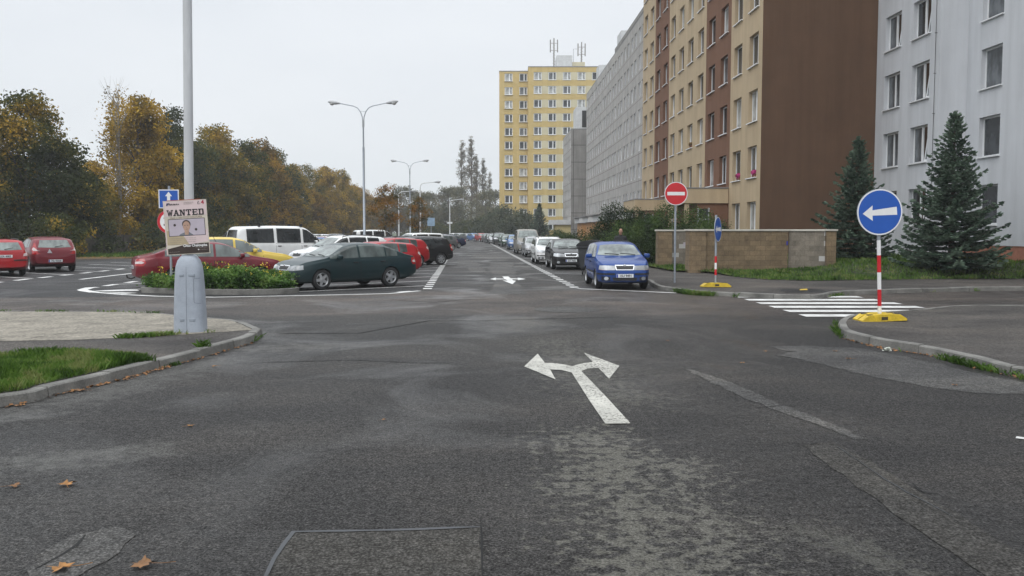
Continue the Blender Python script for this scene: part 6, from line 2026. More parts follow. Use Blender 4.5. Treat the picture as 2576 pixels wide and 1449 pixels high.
    # lamps
    for sd in (1, -1):
        pts = [(p[0], p[1] * sd, p[2]) for p in hl]
        lm = az_panel(sd * R(28), pts, .008, M_HLAMP, 'headlight')
        am = az_panel(sd * R(40), [(p[0], p[1] * sd, p[2]) for p in (hl[-1], hl[-2], (hl[-2][0] + .03, hl[-2][1] - .10, hl[-2][2]), (hl[-1][0] + .03, hl[-1][1] - .10, hl[-1][2]))], .010, M_AMBER, 'indicator')
        add_part('headlight', lm, False, [('indicator', am, False)] if am and mold == 2 else [])
        pts = [(p[0], p[1] * sd, p[2]) for p in tl]
        zz = [p[2] for p in tl]; zm = min(zz) + (max(zz) - min(zz)) * .45
        lens = az_panel(sd * R(150), pts, .008, M_TLAMP, 'taillight')
        inn = [(p[0], p[1] * sd, zm + (p[2] - zm) * .30) for p in tl]
        cy = sum(p[1] for p in inn) / len(inn)
        inn = [(p[0], cy + (p[1] - cy) * .72, p[2]) for p in inn]
        il = az_panel(sd * R(150), inn, .011, M_TLAMPW, 'reversing_lamp')
        add_part('taillight', lens, False, [('reversing_lamp', il, False)] if il else [])
    gw, gz0, gz1 = grille
    fr = panel('front', [(-gw, gz0), (gw, gz0), (gw + .03, gz1), (-gw - .03, gz1)], .010, M_CHROME, .06, 'grille_frame')
    gi = panel('front', [(-gw + .025, gz0 + .022), (gw - .025, gz0 + .022), (gw, gz1 - .03), (-gw, gz1 - .03)], .014, M_GRILLE, .06, 'grille')
    bd = None
    l0 = bvh.ray_cast(Vector((5, 0, gz1 - .02)), Vector((-1, 0, 0)))[0]
    if l0 is not None:
        bd = MB().lathe([(.045, 0), (.045, .012), (.02, .018)], 16, 0, Matrix.Translation(l0 + Vector((.012, 0, 0))) @ Matrix.Rotation(math.pi / 2, 4, 'Y')).mesh('badge', M_CHROME, 40)
    add_part('grille', gi, False, [q for q in (('grille_frame', fr, False), ('badge', bd, False)) if q[1]])
    zi = interp(bot, L / 2) + .02
    add_part('air_intake', panel('front', [(-.36 * W / 1.7, zi), (.36 * W / 1.7, zi), (.40 * W / 1.7, zi + .10), (-.40 * W / 1.7, zi + .10)], .006, M_GRILLE, .08, 'air_intake'))
    for sd in (1, -1):
        fg = panel('front', [(sd * (.60 + .07 * math.cos(a)) * W / 1.75, zi + .07 + .055 * math.sin(a)) for a in [q * math.pi / 6 for q in range(12)]], .008, M_HLAMP, .06, 'fog_lamp')
        fgb = panel('front', [(sd * .47 * W / 1.75, zi), (sd * .74 * W / 1.75, zi + .01), (sd * .74 * W / 1.75, zi + .13), (sd * .47 * W / 1.75, zi + .12)], .005, M_GRILLE, .06, 'fog_recess')
        add_part('fog_lamp', fg, False, [('fog_recess', fgb, False)] if fgb else [])
    if mold == 2:
        for v, s_ in (('front', 1), ('rear', -1)):
            zc = plate_z[0] + .03 if v == 'front' else plate_z[1] - .12
            for sd in (1, -1):
                add_part('bumper_strip', panel(v, [(sd * .30, zc), (sd * .80, zc), (sd * .80, zc + .05), (sd * .30, zc + .05)], .012, M_BLACK, .08, 'bumper_strip'))
    # mirrors
    xm = screen[0] - .32; zm = interp(belt, xm) + .07
    for sd in (1, -1):
        mr = MB().box(xm - .05, xm + .09, sd * (W / 2 + .10) - .10, sd * (W / 2 + .10) + .10, zm - .06, zm + .08, ch=0.045)
        mr.box(xm - .01, xm + .05, min(sd * (W / 2 - .10), sd * (W / 2 + .02)), max(sd * (W / 2 - .10), sd * (W / 2 + .02)), zm - .055, zm - .015, ch=0.01)
        gl = MB().box(xm - .056, xm - .051, sd * (W / 2 + .10) - .075, sd * (W / 2 + .10) + .075, zm - .035, zm + .055).mesh('mirror_glass', M_CGLASSW)
        add_part('mirror', mr.mesh('mirror', PAINT['white'], 40), True, [('mirror_glass', gl, False)])
    if rails:
        for sd in (1, -1):
            xa, xb = -L / 2 + .45, screen[1] - .15
            pts = []
            for t in np.linspace(0, 1, 7):
                x = xa + (xb - xa) * t
                pts.append((x, sd * W * .33, interp(top, x) - .02 + .035 * math.sin(math.pi * min(1, max(0, t))) ** .35))
            add_part('roof_rail', MB().tube(pts, .018, 8).mesh('roof_rail', M_BLACK, 50))
    an = bvh.ray_cast(Vector((screen[1] - .25, 0, 5)), Vector((0, 0, -1)))[0]
    add_part('aerial', MB().tube([an, an + Vector((-.16, 0, .30))], [.008, .004], 5).mesh('aerial', M_BLACK))
    K.wheels = [(xf, 1), (xf, -1), (xr, 1), (xr, -1)]
    K.wm = wheel_mesh(r, style); K.r = r
    K.plates = []
    for v, z, sgn in (('front', plate_z[0], 1), ('rear', rear_plate_z or plate_z[1], -1)):
        l0 = bvh.ray_cast(Vector((sgn * 5, 0, z)), Vector((-sgn, 0, 0)))[0]
        K.plates.append((sgn * (abs(l0.x) + .012), z, sgn))
    return K

PLATE_BOX = None
def plate(parent, x, z, sgn, text):
    global PLATE_BOX
    if PLATE_BOX is None:
        PLATE_BOX = (MB().box(-.008, .008, -.26, .26, -.055, .055, ch=0.004).mesh('number_plate', M_PLATE), MB().box(.0085, .0095, -.255, -.215, -.05, .05).mesh('plate_strip', M_PLATEB))
    p = link('number_plate', PLATE_BOX[0], parent, (x, 0, z), (0, 0, 0 if sgn > 0 else math.pi))
    link('plate_strip', PLATE_BOX[1], p)
    if text:
        t = text_mesh(text, .105, M_INK, bold=0.003, sx=.92)
        link('plate_number', t, p, (.0095, .02, -.004), (math.pi / 2, 0, math.pi / 2))

def set_paint(o, m):
    for s in o.material_slots:
        if s.material and s.material.name == 'white car paint':
            s.link = 'OBJECT'; s.material = m

def place_car(K, loc, heading, colour, label, cat='car', group=None, name='parked_car', front=None, rear=None, skip=(), swap=None, scale=1.0):
    h = math.atan2(heading[1], heading[0])
    t = empty(name, (loc[0], loc[1], 0.002), h, label, cat, group)
    t.scale = (scale,) * 3
    m = PAINT[colour]
    b = link('body', K.body, t); set_paint(b, m)
    for nm, me_, painted, kids, kw in K.parts:
        if nm in skip: continue
        o = link(nm, me_, t)
        if painted: set_paint(o, m)
        if swap and nm in swap:
            o.material_slots[0].link = 'OBJECT'; o.material_slots[0].material = swap[nm]
        for kn, km, kp in kids:
            c = link(kn, km, o)
            if kp: set_paint(c, m)
    for x, sd in K.wheels:
        w = link('wheel', K.wm[0], t, (x, sd * (K.W / 2 - .115), K.r), (0, R(17 * x), 0 if sd > 0 else math.pi))
        link('rim', K.wm[1], w)
    for (x, z, sgn), txt in zip(K.plates, (front, rear)):
        if txt is not None: plate(t, x, z, sgn, txt)
    return t

def simple_mesh(K):
    """the whole car as one mesh, for cars too far off to show their parts"""
    mb = MB(); mats = []
    def put(me_, M=Matrix()):
        mp = []
        for m in me_.materials:
            if m not in mats: mats.append(m)
            mp.append(mats.index(m))
        k = len(mb.v)
        mb.v += [tuple(M @ v.co) for v in me_.vertices]
        for p in me_.polygons:
            mb.f.append(tuple(i + k for i in p.vertices)); mb.m.append(mp[p.material_index])
    put(K.body)
    for nm, me_, painted, kids, kw in K.parts:
        if nm in ('wiper', 'aerial', 'fog_lamp', 'air_intake', 'door'): continue
        put(me_)
    for x, sd in K.wheels:
        M = Matrix.Translation((x, sd * (K.W / 2 - .115), K.r)) @ rot_z(0 if sd > 0 else math.pi)
        put(K.wm[0], M); put(K.wm[1], M)
    put(PLATE_BOX[0], Matrix.Translation((K.plates[0][0], 0, K.plates[0][1])))
    return mb.mesh(K.name + '_whole', mats, 40)

FRONT_HL = lambda x, w, z: [(x + .10, .36 * w, z - .055), (x + .10, .37 * w, z + .055), (x - .08, .62 * w, z + .085), (x - .30, .80 * w, z + .085), (x - .28, .82 * w, z - .03), (x - .05, .66 * w, z - .065)]
def FRONT(L2, h=0.0):
    """front end of a car of half length L2: top, belt"""
    return ([(L2 - 1.12, 1.00 + h), (L2 - 1.0, .965 + h), (L2 - .36, .865 + h), (L2 - .12, .765 + h), (L2 - .03, .64 + h), (L2, .50 + h)],
            [(L2 - 1.12, .905 + h * .8), (L2 - .36, .79 + h), (L2 - .08, .66 + h), (L2, .46 + h)])
ft, fbt = FRONT(2.255)
LIFT = build_kind('liftback', 4.51, 1.73,
    [(-2.255, .62), (-2.24, .90), (-2.17, .985), (-1.78, 1.06), (-.98, 1.375), (-.45, 1.43), (.15, 1.42), (.44, 1.36)] + ft,
    [(-2.255, .60), (-2.2, .84), (-1.7, .955), (0, .925)] + fbt,
    [(-2.255, .38), (-2.05, .30), (-1.7, .21), (0, .19), (1.7, .20), (2.1, .20), (2.255, .26)],
    1.37, -1.142, .315, [(.06, 1.08), (-.95, -.01), (-1.42, -1.0)], [(.02, 1.10, False), (-.99, -.005, True)], (1.12, .46), ('top', -1.72, -1.02),
    [(2.33, .34, .60), (2.33, .34, .715), (2.15, .60, .755), (1.92, .745, .76), (1.94, .78, .63), (2.2, .62, .60)],
    [(-2.25, .52, .70), (-2.25, .52, .90), (-2.05, .80, .93), (-1.98, .84, .80), (-2.05, .82, .70)], (.27, .60, .755), 0.30, 0, plate_z=(.42, .66))
ft, fbt = FRONT(1.985, .02)
HATCH = build_kind('hatchback', 3.97, 1.65,
    [(-1.985, .60), (-1.97, .95), (-1.89, 1.06), (-1.66, 1.36), (-1.5, 1.415), (-.6, 1.455), (-.05, 1.445), (.28, 1.385)] + ft,
    [(-1.985, .58), (-1.93, .88), (-1.6, .985), (0, .93)] + fbt,
    [(-1.985, .34), (-1.8, .27), (-1.5, .21), (0, .19), (1.5, .20), (1.85, .20), (1.985, .26)],
    1.21, -1.25, .30, [(.0, .82), (-.86, -.07), (-1.32, -.92)], [(-.04, .86, False), (-.92, -.065, True)], (.865, .30), ('dark', 1.06, 1.33),
    [(2.06, .34, .60), (2.06, .34, .725), (1.88, .60, .74), (1.70, .72, .735), (1.70, .75, .615), (1.9, .62, .60)],
    [(-1.98, .60, .72), (-1.93, .58, 1.02), (-1.80, .72, 1.05), (-1.80, .78, .9), (-1.88, .78, .72)], (.27, .60, .755), 0.30, 1, plate_z=(.43, .62), mold=2)
ft, fbt = FRONT(2.125, .03)
HATCH2 = build_kind('round_hatchback', 4.25, 1.77,
    [(-2.125, .58), (-2.115, .86), (-2.05, 1.0), (-1.86, 1.30), (-1.68, 1.40), (-.6, 1.475), (.0, 1.46), (.32, 1.39)] + ft,
    [(-2.125, .56), (-2.08, .86), (-1.6, 1.00), (0, .95)] + fbt,
    [(-2.125, .36), (-1.95, .28), (-1.6, .21), (0, .19), (1.6, .20), (1.95, .20), (2.125, .26)],
    1.30, -1.35, .315, [(.05, .96), (-.85, -.03), (-1.30, -.92)], [(.0, 1.0, False), (-.92, -.015, True)], (1.0, .34), ('pale', 1.03, 1.33),
    [(2.2, .36, .62), (2.2, .36, .73), (2.0, .62, .79), (1.72, .76, .80), (1.74, .79, .68), (2.0, .66, .62)],
    [(-2.11, .52, .76), (-2.05, .60, .80), (-1.86, .68, 1.20), (-1.80, .74, 1.20), (-1.80, .80, .95), (-1.95, .82, .74)], (.30, .60, .72), 0.30, 0, plate_z=(.42, .50), mold=0, rear_plate_z=.47)
ft, fbt = FRONT(2.28)
ESTATE = build_kind('estate', 4.56, 1.75,
    [(-2.28, .60), (-2.27, .93), (-2.20, 1.06), (-2.02, 1.36), (-1.86, 1.44), (-.5, 1.475), (.15, 1.455), (.46, 1.385)] + ft,
    [(-2.28, .58), (-2.23, .88), (-1.8, .965), (0, .93)] + fbt,
    [(-2.28, .36), (-2.05, .28), (-1.7, .21), (0, .19), (1.7, .20), (2.1, .20), (2.28, .26)],
    1.38, -1.16, .315, [(.06, 1.10), (-.93, -.01), (-1.92, -1.0)], [(.02, 1.12, False), (-.99, -.005, True)], (1.15, .48), ('pale', 1.05, 1.34),
    [(2.35, .36, .60), (2.35, .36, .72), (2.15, .62, .76), (1.92, .75, .76), (1.94, .78, .63), (2.2, .64, .60)],
    [(-2.27, .60, .66), (-2.2, .60, 1.0), (-2.08, .76, 1.1), (-2.06, .80, .9), (-2.12, .82, .66)], (.28, .60, .73), 0.27, 2, True, (.42, .74), 2, rear_plate_z=.80)
ft, fbt = FRONT(2.16, .10)
SUV = build_kind('crossover', 4.32, 1.80,
    [(-2.16, .62), (-2.15, 1.0), (-2.08, 1.16), (-1.88, 1.48), (-1.7, 1.56), (-.5, 1.615), (.1, 1.60), (.38, 1.53)] + ft,
    [(-2.16, .60), (-2.1, .94), (-1.7, 1.10), (0, 1.03)] + fbt,
    [(-2.16, .40), (-1.95, .32), (-1.6, .25), (0, .24), (1.6, .25), (1.95, .26), (2.16, .32)],
    1.30, -1.33, .34, [(.06, .98), (-.85, -.01), (-1.50, -.92)], [(.02, 1.02, False), (-.95, -.005, True)], (1.02, .40), ('dark', 1.16, 1.48),
    [(2.22, .36, .74), (2.22, .36, .86), (2.02, .62, .90), (1.78, .76, .90), (1.80, .79, .76), (2.08, .64, .74)],
    [(-2.15, .55, .92), (-2.12, .55, 1.08), (-1.94, .78, 1.14), (-1.94, .82, .98), (-2.0, .82, .92)], (.32, .72, .88), 0.28, 0, True, (.50, .80), 0, glass=M_CGLASSD)
VAN = build_kind('van', 4.80, 1.84,
    [(-2.4, .70), (-2.39, 1.15), (-2.27, 1.78), (-2.12, 1.90), (-.5, 1.945), (.75, 1.925), (1.02, 1.85), (1.68, 1.28), (1.80, 1.215), (2.2, 1.09), (2.34, .95), (2.39, .75), (2.4, .6)],
    [(-2.4, .68), (-2.36, 1.05), (-2.1, 1.12), (1.68, 1.10), (2.2, .98), (2.36, .78), (2.4, .58)],
    [(-2.4, .40), (-2.2, .32), (-1.8, .26), (0, .25), (1.9, .26), (2.2, .28), (2.4, .34)],
    1.50, -1.42, .325, [(.78, 1.60), (-.52, .66), (-1.95, -.66)], [(.70, 1.64, False), (-.58, .67, False)], (1.66, 1.02), ('dark', 1.16, 1.74),
    [(2.46, .46, .80), (2.46, .46, .95), (2.3, .68, .97), (2.16, .78, .97), (2.18, .82, .82), (2.36, .70, .80)],
    [(-2.39, .70, .72), (-2.39, .70, 1.05), (-2.32, .86, 1.05), (-2.32, .86, .72)], (.42, .80, .95), 0.15, 2, False, (.52, .72), 0, glass=M_CGLASSD)
VAN2 = build_kind('round_van', 4.78, 1.90,
    [(-2.39, .70), (-2.38, 1.15), (-2.30, 1.78), (-2.16, 1.92), (-.5, 1.965), (1.05, 1.94), (1.30, 1.86), (1.90, 1.26), (2.02, 1.17), (2.24, 1.02), (2.34, .88), (2.38, .7), (2.39, .55)],
    [(-2.39, .68), (-2.34, 1.06), (-2.1, 1.14), (1.88, 1.08), (2.24, .90), (2.36, .72), (2.39, .53)],
    [(-2.39, .40), (-2.2, .32), (-1.8, .26), (0, .25), (1.9, .24), (2.2, .24), (2.39, .28)],
    1.55, -1.52, .33, [(.98, 1.80), (-.42, .88), (-1.95, -.56)], [(.92, 1.84, False), (-.48, .89, False)], (1.88, 1.30), ('dark', 1.16, 1.74),
    [(2.44, .50, .74), (2.44, .50, .90), (2.2, .74, 1.05), (2.05, .82, 1.06), (2.1, .86, .86), (2.34, .74, .74)],
    [(-2.38, .74, .72), (-2.38, .74, 1.2), (-2.3, .9, 1.2), (-2.3, .9, .72)], (.40, .74, .88), 0.14, 1, False, (.46, .72), 0, glass=M_CGLASSD)

HB = (-0.73, -0.68)       # echelon row next to the street, noses to the left
HA = (0.88, 0.475)         # row behind it, noses to the right
G_B = 'cars parked aslant beside the street'
G_A = 'cars parked nose to nose with the row beside the street'
g = place_car(LIFT, (-5.31, 28.0), HB, 'dark green', 'dark green liftback parked aslant beside the planted island', group=G_B, front='2S5 4410')
MB().box(.985, .990, .868, .872, .60, .66)
place_car(HATCH2, (-5.55, 34.3), HB, 'red', 'bright red hatchback half hidden behind the dark green liftback', group=G_B, rear='', scale=.94)
place_car(SUV, (-7.45, 37.9), HB, 'white', 'white crossover with black rear window and roof rails behind the red hatchback', group=G_B, front='', rear='')
place_car(HATCH2, (-6.15, 42.7), HB, 'red', 'red hatchback of which only the tail shows right of the white crossover', group=G_B, rear='')
place_car(HATCH, (-6.45, 45.0), HB, 'silver', 'silver hatchback with only its tail showing left of the black hatchback', group=G_B, rear='')
place_car(HATCH, (-5.3, 46.4), (-.86, -.51), 'black', 'black rounded hatchback whose tail juts out farthest to the street', group=G_B, scale=1.05, swap={'side_window': M_CGLASSD})
ESTc = place_car
place_car(ESTATE, (-7.1, 51.5), HB, 'graphite', 'dark estate with roof rails behind the silver hatchback', group=G_B)
place_car(ESTATE, (-6.6, 55.5), HB, 'black', 'black estate with a dark sloping tailgate beyond the black hatchback', group=G_B)
place_car(VAN, (-7.0, 65.0), HB, 'white', 'small white van beyond the black estate', group=G_B, scale=.86, cat='van', name='parked_van')
place_car(HATCH, (-6.9, 80.0), HB, 'grey', 'grey hatchback next to the small white van', group=G_B)
place_car(LIFT, (-7.0, 92.0), HB, 'dark blue', 'dark blue liftback near the far end of the street row', group=G_B)

place_car(LIFT, (-9.8, 28.35), HA, 'dark red', 'dark red liftback with a tow bar behind the planted island', group=G_A, scale=1.02, rear='2S8 0316')
tb = None
place_car(HATCH, (-10.1, 31.5), HA, 'yellow', 'yellow hatchback between the dark red liftback and a red car', group=G_A, scale=1.09)
place_car(HATCH2, (-11.1, 34.6), HA, 'red', 'red car with a pale windscreen behind the yellow hatchback', group=G_A)
v = place_car(VAN, (-11.65, 44.0), (0.78, 0.62), 'white', 'long white minibus with roof bar feet, towering over the row', cat='van', name='parked_van', group=G_A, scale=1.06)
rb_ = MB()
for x in (-1.3, .75):
    for sd in (-1, 1): rb_.box(x - .05, x + .05, sd * .66 - .04, sd * .66 + .04, 1.88, 2.03)
rb_.obj('roof_bar_feet', M_BLACK, v)
place_car(LIFT, (-13.2, 38.2), HA, 'black', 'black car whose roof shows left of the white minibus', group=G_A, scale=1.0)
place_car(LIFT, (-11.3, 52.0), HA, 'light blue', 'light blue car right of the white minibus', group=G_A)
tow = [o for o in bpy.data.objects if o.get('label', '').startswith('dark red liftback')][0]
MB().tube([(-2.2, 0, .34), (-2.32, 0, .30), (-2.42, 0, .34), (-2.43, 0, .42)], .022, 8).obj('tow_bar', M_BLACK, tow, 50)

HC = (-0.85, 0.53)
G_C = 'red cars parked by the trees on the left'
c1 = place_car(HATCH2, (-21.3, 39.9), (-0.62, .78), 'dark red', 'dark red hatchback with a warning triangle sticker, rear towards us', group=G_C, scale=1.05, rear='7SU 8258')
c2 = place_car(ESTATE, (-21.25, 36.0), (-0.62, .78), 'red', 'bright red estate cut by the left edge of the picture', group=G_C, rear='2SA 4083')
st = MB(); st.add([(-2.135, .30, .80), (-2.135, .12, .80), (-2.105, .21, .97)], [(0, 1, 2)]); st.add([(-2.135, .30, .80), (-2.135, .12, .80), (-2.105, .21, .97)], [(2, 1, 0)])
st.obj('warning_sticker', M_PLATE, c1)

G_R = 'cars parked along the right kerb'
place_car(HATCH, (3.36, 28.5), (.035, -1), 'blue', 'bright blue hatchback at the kerb by the junction', group=G_R, front='1SU 9491')
place_car(LIFT, (2.62, 42.7), (.055, -1), 'black', 'black liftback with a bright grille frame behind the blue hatchback', group=G_R, front='2ST 7682')
place_car(ESTATE, (2.05, 49.4), (.055, -1), 'white', 'white estate with roof rails behind the black liftback', group=G_R, front='')
place_car(ESTATE, (1.62, 62.8), (.055, -1), 'silver', 'silver estate between the white estate and the grey van', group=G_R, scale=.96)
place_car(VAN2, (1.15, 70.3), (.055, -1), 'beige grey', 'grey van towering over the kerbside row', cat='van', name='parked_van', group=G_R)
place_car(HATCH, (.35, 86.5), (.055, -1), 'light blue', 'light blue hatchback behind the grey van', group=G_R)
place_car(HATCH2, (-.42, 103), (.055, -1), 'dull green', 'grey green hatchback, second behind the light blue one', group=G_R)
place_car(LIFT, (-.85, 110.5), (.055, -1), 'dull green', 'grey green car directly behind its grey green neighbour', group=G_R)

# ---- cars too far off to show parts: one mesh each
S = {K.name: simple_mesh(K) for K in (LIFT, HATCH, HATCH2, ESTATE, SUV, VAN)}
def far_car(kind, x, y, heading, colour, label, group, cat='car', s=1.0):
    o = link('parked_van' if kind == 'van' else 'parked_car', S[kind], None, (x, y, 0.002), (0, 0, math.atan2(heading[1], heading[0])))
    o.scale = (s,) * 3
    set_paint(o, PAINT[colour])
    tag(o, label, 'van' if kind == 'van' else cat, group)
G_F = 'cars parked round the far bend'
for kind, vx, Y, hd, colour, lab in [
        ('crossover', 1256, 119, (.06, -1), 'graphite', 'dark tall car behind the grey green pair'), ('hatchback', 1243, 127, (.06, -1), 'silver', 'silver car behind the dark tall one'),
        ('liftback', 1236, 135, (.1, -1), 'graphite', 'dark car just before the row bends left'), ('hatchback', 1227, 143, (.2, -1), 'grey', 'grey car at the start of the bend'),
        ('round_hatchback', 1213, 152, (.35, -1), 'red', 'red car in the middle of the bend'), ('hatchback', 1194, 158, (.5, -1), 'light blue', 'light blue car left of the red one in the bend'),
        ('liftback', 1176, 163, (.6, -1), 'grey', 'grey car left of the light blue one in the bend'), ('hatchback', 1159, 166, (.65, -1), 'silver', 'silver car left of the grey one in the bend'),
        ('liftback', 1144, 170, (.7, -1), 'white', 'white car at the far left end of the bend')]:
    x, y = at_view(vx, Y); far_car(kind, x, y, hd, colour, lab, G_F)
G_L = 'cars filling the far part of the car park'
far_list = [
    ('liftback', -8.0, 59.0, HB, 'silver'), ('estate', -8.4, 70.0, HB, 'dark blue'), ('van', -14.3, 92.0, HA, 'white'), ('hatchback', -8.2, 76.0, HB, 'white'), ('estate', -8.6, 86.0, HB, 'graphite'),
    ('liftback', -12.2, 58.0, HA, 'crimson'), ('estate', -12.4, 63.0, HA, 'white'), ('hatchback', -12.8, 69.0, HA, 'silver'), ('liftback', -13.2, 76.0, HA, 'graphite'), ('hatchback', -13.8, 84.0, HA, 'red'),
    ('van', -21.5, 70.0, HC, 'white'), ('crossover', -21.8, 78.0, HC, 'crimson'), ('hatchback', -22.2, 84.0, HC, 'white'), ('liftback', -22.6, 90.0, HC, 'silver'), ('hatchback', -23.0, 97.0, HC, 'grey'),
    ('estate', -23.6, 104.0, HC, 'white'), ('liftback', -24.2, 112.0, HC, 'dark blue'), ('hatchback', -24.6, 120.0, HC, 'silver'), ('liftback', -9.3, 100.0, HB, 'black'), ('estate', -9.8, 108.0, HB, 'silver')]
where = {-8: 'street side row', -12: 'middle row', -14: 'middle row', -13: 'middle row', -21: 'row by the trees', -22: 'row by the trees', -23: 'row by the trees', -24: 'row by the trees', -9: 'far end of the street side row'}
seen = {}
for kind, x, y, hd, colour in far_list:
    row = where[int(x)]
    nm = {'round_hatchback': 'hatchback'}.get(kind, kind)
    q = seen.get((colour, nm, row), 0); seen[(colour, nm, row)] = q + 1
    far_car(kind, x, y, hd, colour, f'{colour} {nm}, {row} of the car park, ' + ('nearer half' if y < 85 else 'far half') + (' again' if q else ''), G_L)
# ================================================================== THE PERSON BEHIND THE CONTAINERS
M_SKIN = mat('skin', (0.42, 0.235, 0.165), 0.55, var=0.12, scale=14)
M_JACKET = mat('dark jacket cloth', (0.018, 0.019, 0.021), 0.85, var=0.25, scale=9, bump=0.3, bscale=40)
M_TROUS = mat('dark trousers', (0.022, 0.024, 0.030), 0.85, var=0.25, scale=9)
M_SHOE = mat('black shoe leather', (0.012, 0.011, 0.010), 0.5, var=0.2)
def skinned(name, nodes, edges, m, parent, lv=2):
    """nodes: name -> ((x,y,z), radius or (rx,ry)); first node is the root"""
    names = list(nodes)
    me = bpy.data.meshes.new(name)
    me.from_pydata([nodes[k][0] for k in names], [(names.index(a), names.index(b)) for a, b in edges], [])
    o = link(name, me)
    o.modifiers.new('skin', 'SKIN'); ss = o.modifiers.new('sub', 'SUBSURF'); ss.levels = lv
    sv = me.skin_vertices[0].data
    for i, k in enumerate(names):
        r_ = nodes[k][1]; sv[i].radius = r_ if isinstance(r_, tuple) else (r_, r_)
        sv[i].use_root = (i == 0)
    dg = bpy.context.evaluated_depsgraph_get(); dg.update()
    out = bpy.data.meshes.new_from_object(o.evaluated_get(dg))
    bpy.data.objects.remove(o)
    out.materials.clear(); out.materials.append(m)
    out.polygons.foreach_set('use_smooth', [True] * len(out.polygons))
    return link(name, out, parent)
pe = empty('person', (4.70, 37.9, .115), R(-4), 'bald person in a dark jacket looking down behind the waste containers', 'person')
nd = {'pelvis': ((0, 0, .97), (.15, .11)), 'waist': ((0, .01, 1.12), (.145, .10)), 'chest': ((0, .0, 1.32), (.165, .115)), 'collar': ((0, -.01, 1.47), (.10, .08)), 'neck': ((0, -.03, 1.53), .056), 'jaw': ((0, -.07, 1.585), (.062, .070)), 'mid': ((0, -.085, 1.655), (.076, .092)), 'skull': ((0, -.07, 1.735), (.074, .086)), 'top': ((0, -.055, 1.775), (.045, .05))}
ed = [('pelvis', 'waist'), ('waist', 'chest'), ('chest', 'collar'), ('collar', 'neck'), ('neck', 'jaw'), ('jaw', 'mid'), ('mid', 'skull'), ('skull', 'top')]
for s_, t_ in ((1, 'l'), (-1, 'r')):
    nd |= {'sh' + t_: ((s_ * .19, .0, 1.42), .062), 'el' + t_: ((s_ * .26, .02, 1.13), .044), 'wr' + t_: ((s_ * .25, -.10, .90), .030), 'pa' + t_: ((s_ * .245, -.125, .835), (.040, .022)),
           'hip' + t_: ((s_ * .10, 0, .90), .088), 'kn' + t_: ((s_ * .11, -.03 - .05 * s_, .50), .058), 'an' + t_: ((s_ * .115, .02 + .06 * s_, .10), .040), 'to' + t_: ((s_ * .125, -.13 + .06 * s_, .045), .036)}
    ed += [('chest', 'sh' + t_), ('sh' + t_, 'el' + t_), ('el' + t_, 'wr' + t_), ('wr' + t_, 'pa' + t_), ('pelvis', 'hip' + t_), ('hip' + t_, 'kn' + t_), ('kn' + t_, 'an' + t_), ('an' + t_, 'to' + t_)]
    for i, (dx_, ln, bn) in enumerate(((-.030, .070, .3), (-.010, .082, .35), (.010, .076, .4), (.028, .060, .45))):
        b0 = Vector((s_ * .245, -.125 + dx_, .815)); m0 = b0 + Vector((-s_ * .008, -.004, -ln * .5)); e0 = m0 + Vector((-s_ * .03 * bn * 2, -.005, -ln * .5))
        nd |= {f'f{t_}{i}': (tuple(b0), .0095), f'g{t_}{i}': (tuple(m0), .0085), f'h{t_}{i}': (tuple(e0), .0075)}
        ed += [('pa' + t_, f'f{t_}{i}'), (f'f{t_}{i}', f'g{t_}{i}'), (f'g{t_}{i}', f'h{t_}{i}')]
    nd |= {'tb' + t_: ((s_ * .235, -.165, .855), .012), 'tt' + t_: ((s_ * .225, -.185, .815), .0095)}
    ed += [('pa' + t_, 'tb' + t_), ('tb' + t_, 'tt' + t_)]
body = skinned('body', nd, ed, M_SKIN, pe)
fc = MB()
fc.lathe([(.004, -.03), (.017, -.022), (.012, .012), (.006, .03)], 10, 0, Matrix.Translation((0, -.178, 1.64)) @ Matrix.Rotation(R(-14), 4, 'X'))
fc.obj('nose', M_SKIN, pe, 60)
for s_ in (-1, 1):
    MB().box(s_ * .032 - .014, s_ * .032 + .014, -.172, -.160, 1.664, 1.674, ch=0.004).obj('eye', mat('eye shade', (.06, .04, .035), .4), pe)
    MB().box(s_ * .033 - .02, s_ * .033 + .02, -.176, -.160, 1.686, 1.693, ch=0.003).obj('eyebrow', mat('greying brow', (.12, .09, .07), .8), pe)
    MB().box(s_ * .078 - .008, s_ * .078 + .008, -.085, -.05, 1.63, 1.69, ch=0.006).obj('ear', M_SKIN, pe)
MB().box(-.024, .024, -.166, -.150, 1.598, 1.606, ch=0.003).obj('mouth', mat('lip', (.26, .10, .08), .5), pe)
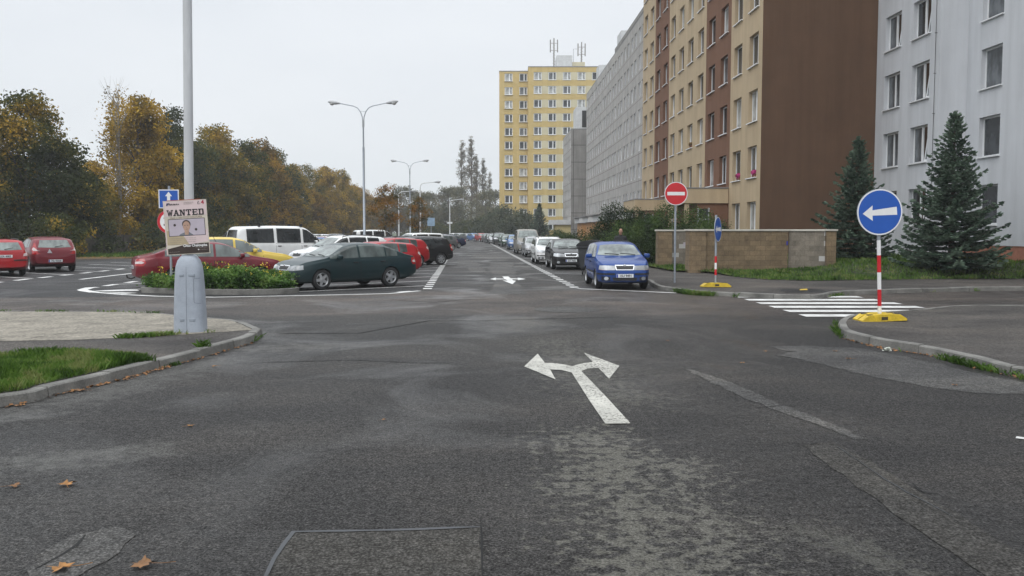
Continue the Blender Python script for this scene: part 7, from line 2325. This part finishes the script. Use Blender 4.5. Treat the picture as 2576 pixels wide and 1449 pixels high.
jk = {'a': ((0, 0, .86), (.185, .14)), 'b': ((0, .01, 1.10), (.18, .135)), 'c': ((0, 0, 1.32), (.195, .145)), 'd': ((0, 0, 1.45), (.13, .11)), 'e': ((0, .0, 1.535), (.088, .085)), 'f': ((0, .01, 1.575), (.074, .078))}
je = [('a', 'b'), ('b', 'c'), ('c', 'd'), ('d', 'e'), ('e', 'f')]
for s_, t_ in ((1, 'l'), (-1, 'r')):
    jk |= {'s' + t_: ((s_ * .20, .0, 1.41), .085), 'q' + t_: ((s_ * .268, .02, 1.13), .066), 'w' + t_: ((s_ * .255, -.09, .915), .052)}
    je += [('c', 's' + t_), ('s' + t_, 'q' + t_), ('q' + t_, 'w' + t_)]
skinned('jacket', jk, je, M_JACKET, pe)
tr = {'a': ((0, 0, .97), (.165, .125))}; te = []
for s_, t_ in ((1, 'l'), (-1, 'r')):
    tr |= {'h' + t_: ((s_ * .10, 0, .88), .10), 'k' + t_: ((s_ * .11, -.03 - .05 * s_, .50), .075), 'n' + t_: ((s_ * .115, .02 + .06 * s_, .10), .062)}
    te += [('a', 'h' + t_), ('h' + t_, 'k' + t_), ('k' + t_, 'n' + t_)]
    sh = {'x': ((s_ * .116, .05 + .06 * s_, .045), .043), 'y': ((s_ * .12, -.05 + .06 * s_, .05), .048), 'z': ((s_ * .126, -.15 + .06 * s_, .038), .038)}
    skinned('shoe', sh, [('x', 'y'), ('y', 'z')], M_SHOE, pe)
skinned('trousers', tr, te, M_TROUS, pe)

# ================================================================== MISTY AIR
hz = MB().box(-1450, 1450, -70, 1450, -1.2, 52).obj('haze', None)
hz['kind'] = 'stuff'
hm = bpy.data.materials.new('autumn mist'); hm.use_nodes = True
nt = hm.node_tree; nt.nodes.clear()
ho = nt.nodes.new('ShaderNodeOutputMaterial'); hv = nt.nodes.new('ShaderNodeVolumePrincipled')
hv.inputs['Color'].default_value = (0.93, 0.95, 0.97, 1)
hv.inputs['Density'].default_value = 0.00055
hv.inputs['Anisotropy'].default_value = 0.1
nt.links.new(hv.outputs[0], ho.inputs['Volume'])
hz.data.materials.clear(); hz.data.materials.append(hm)
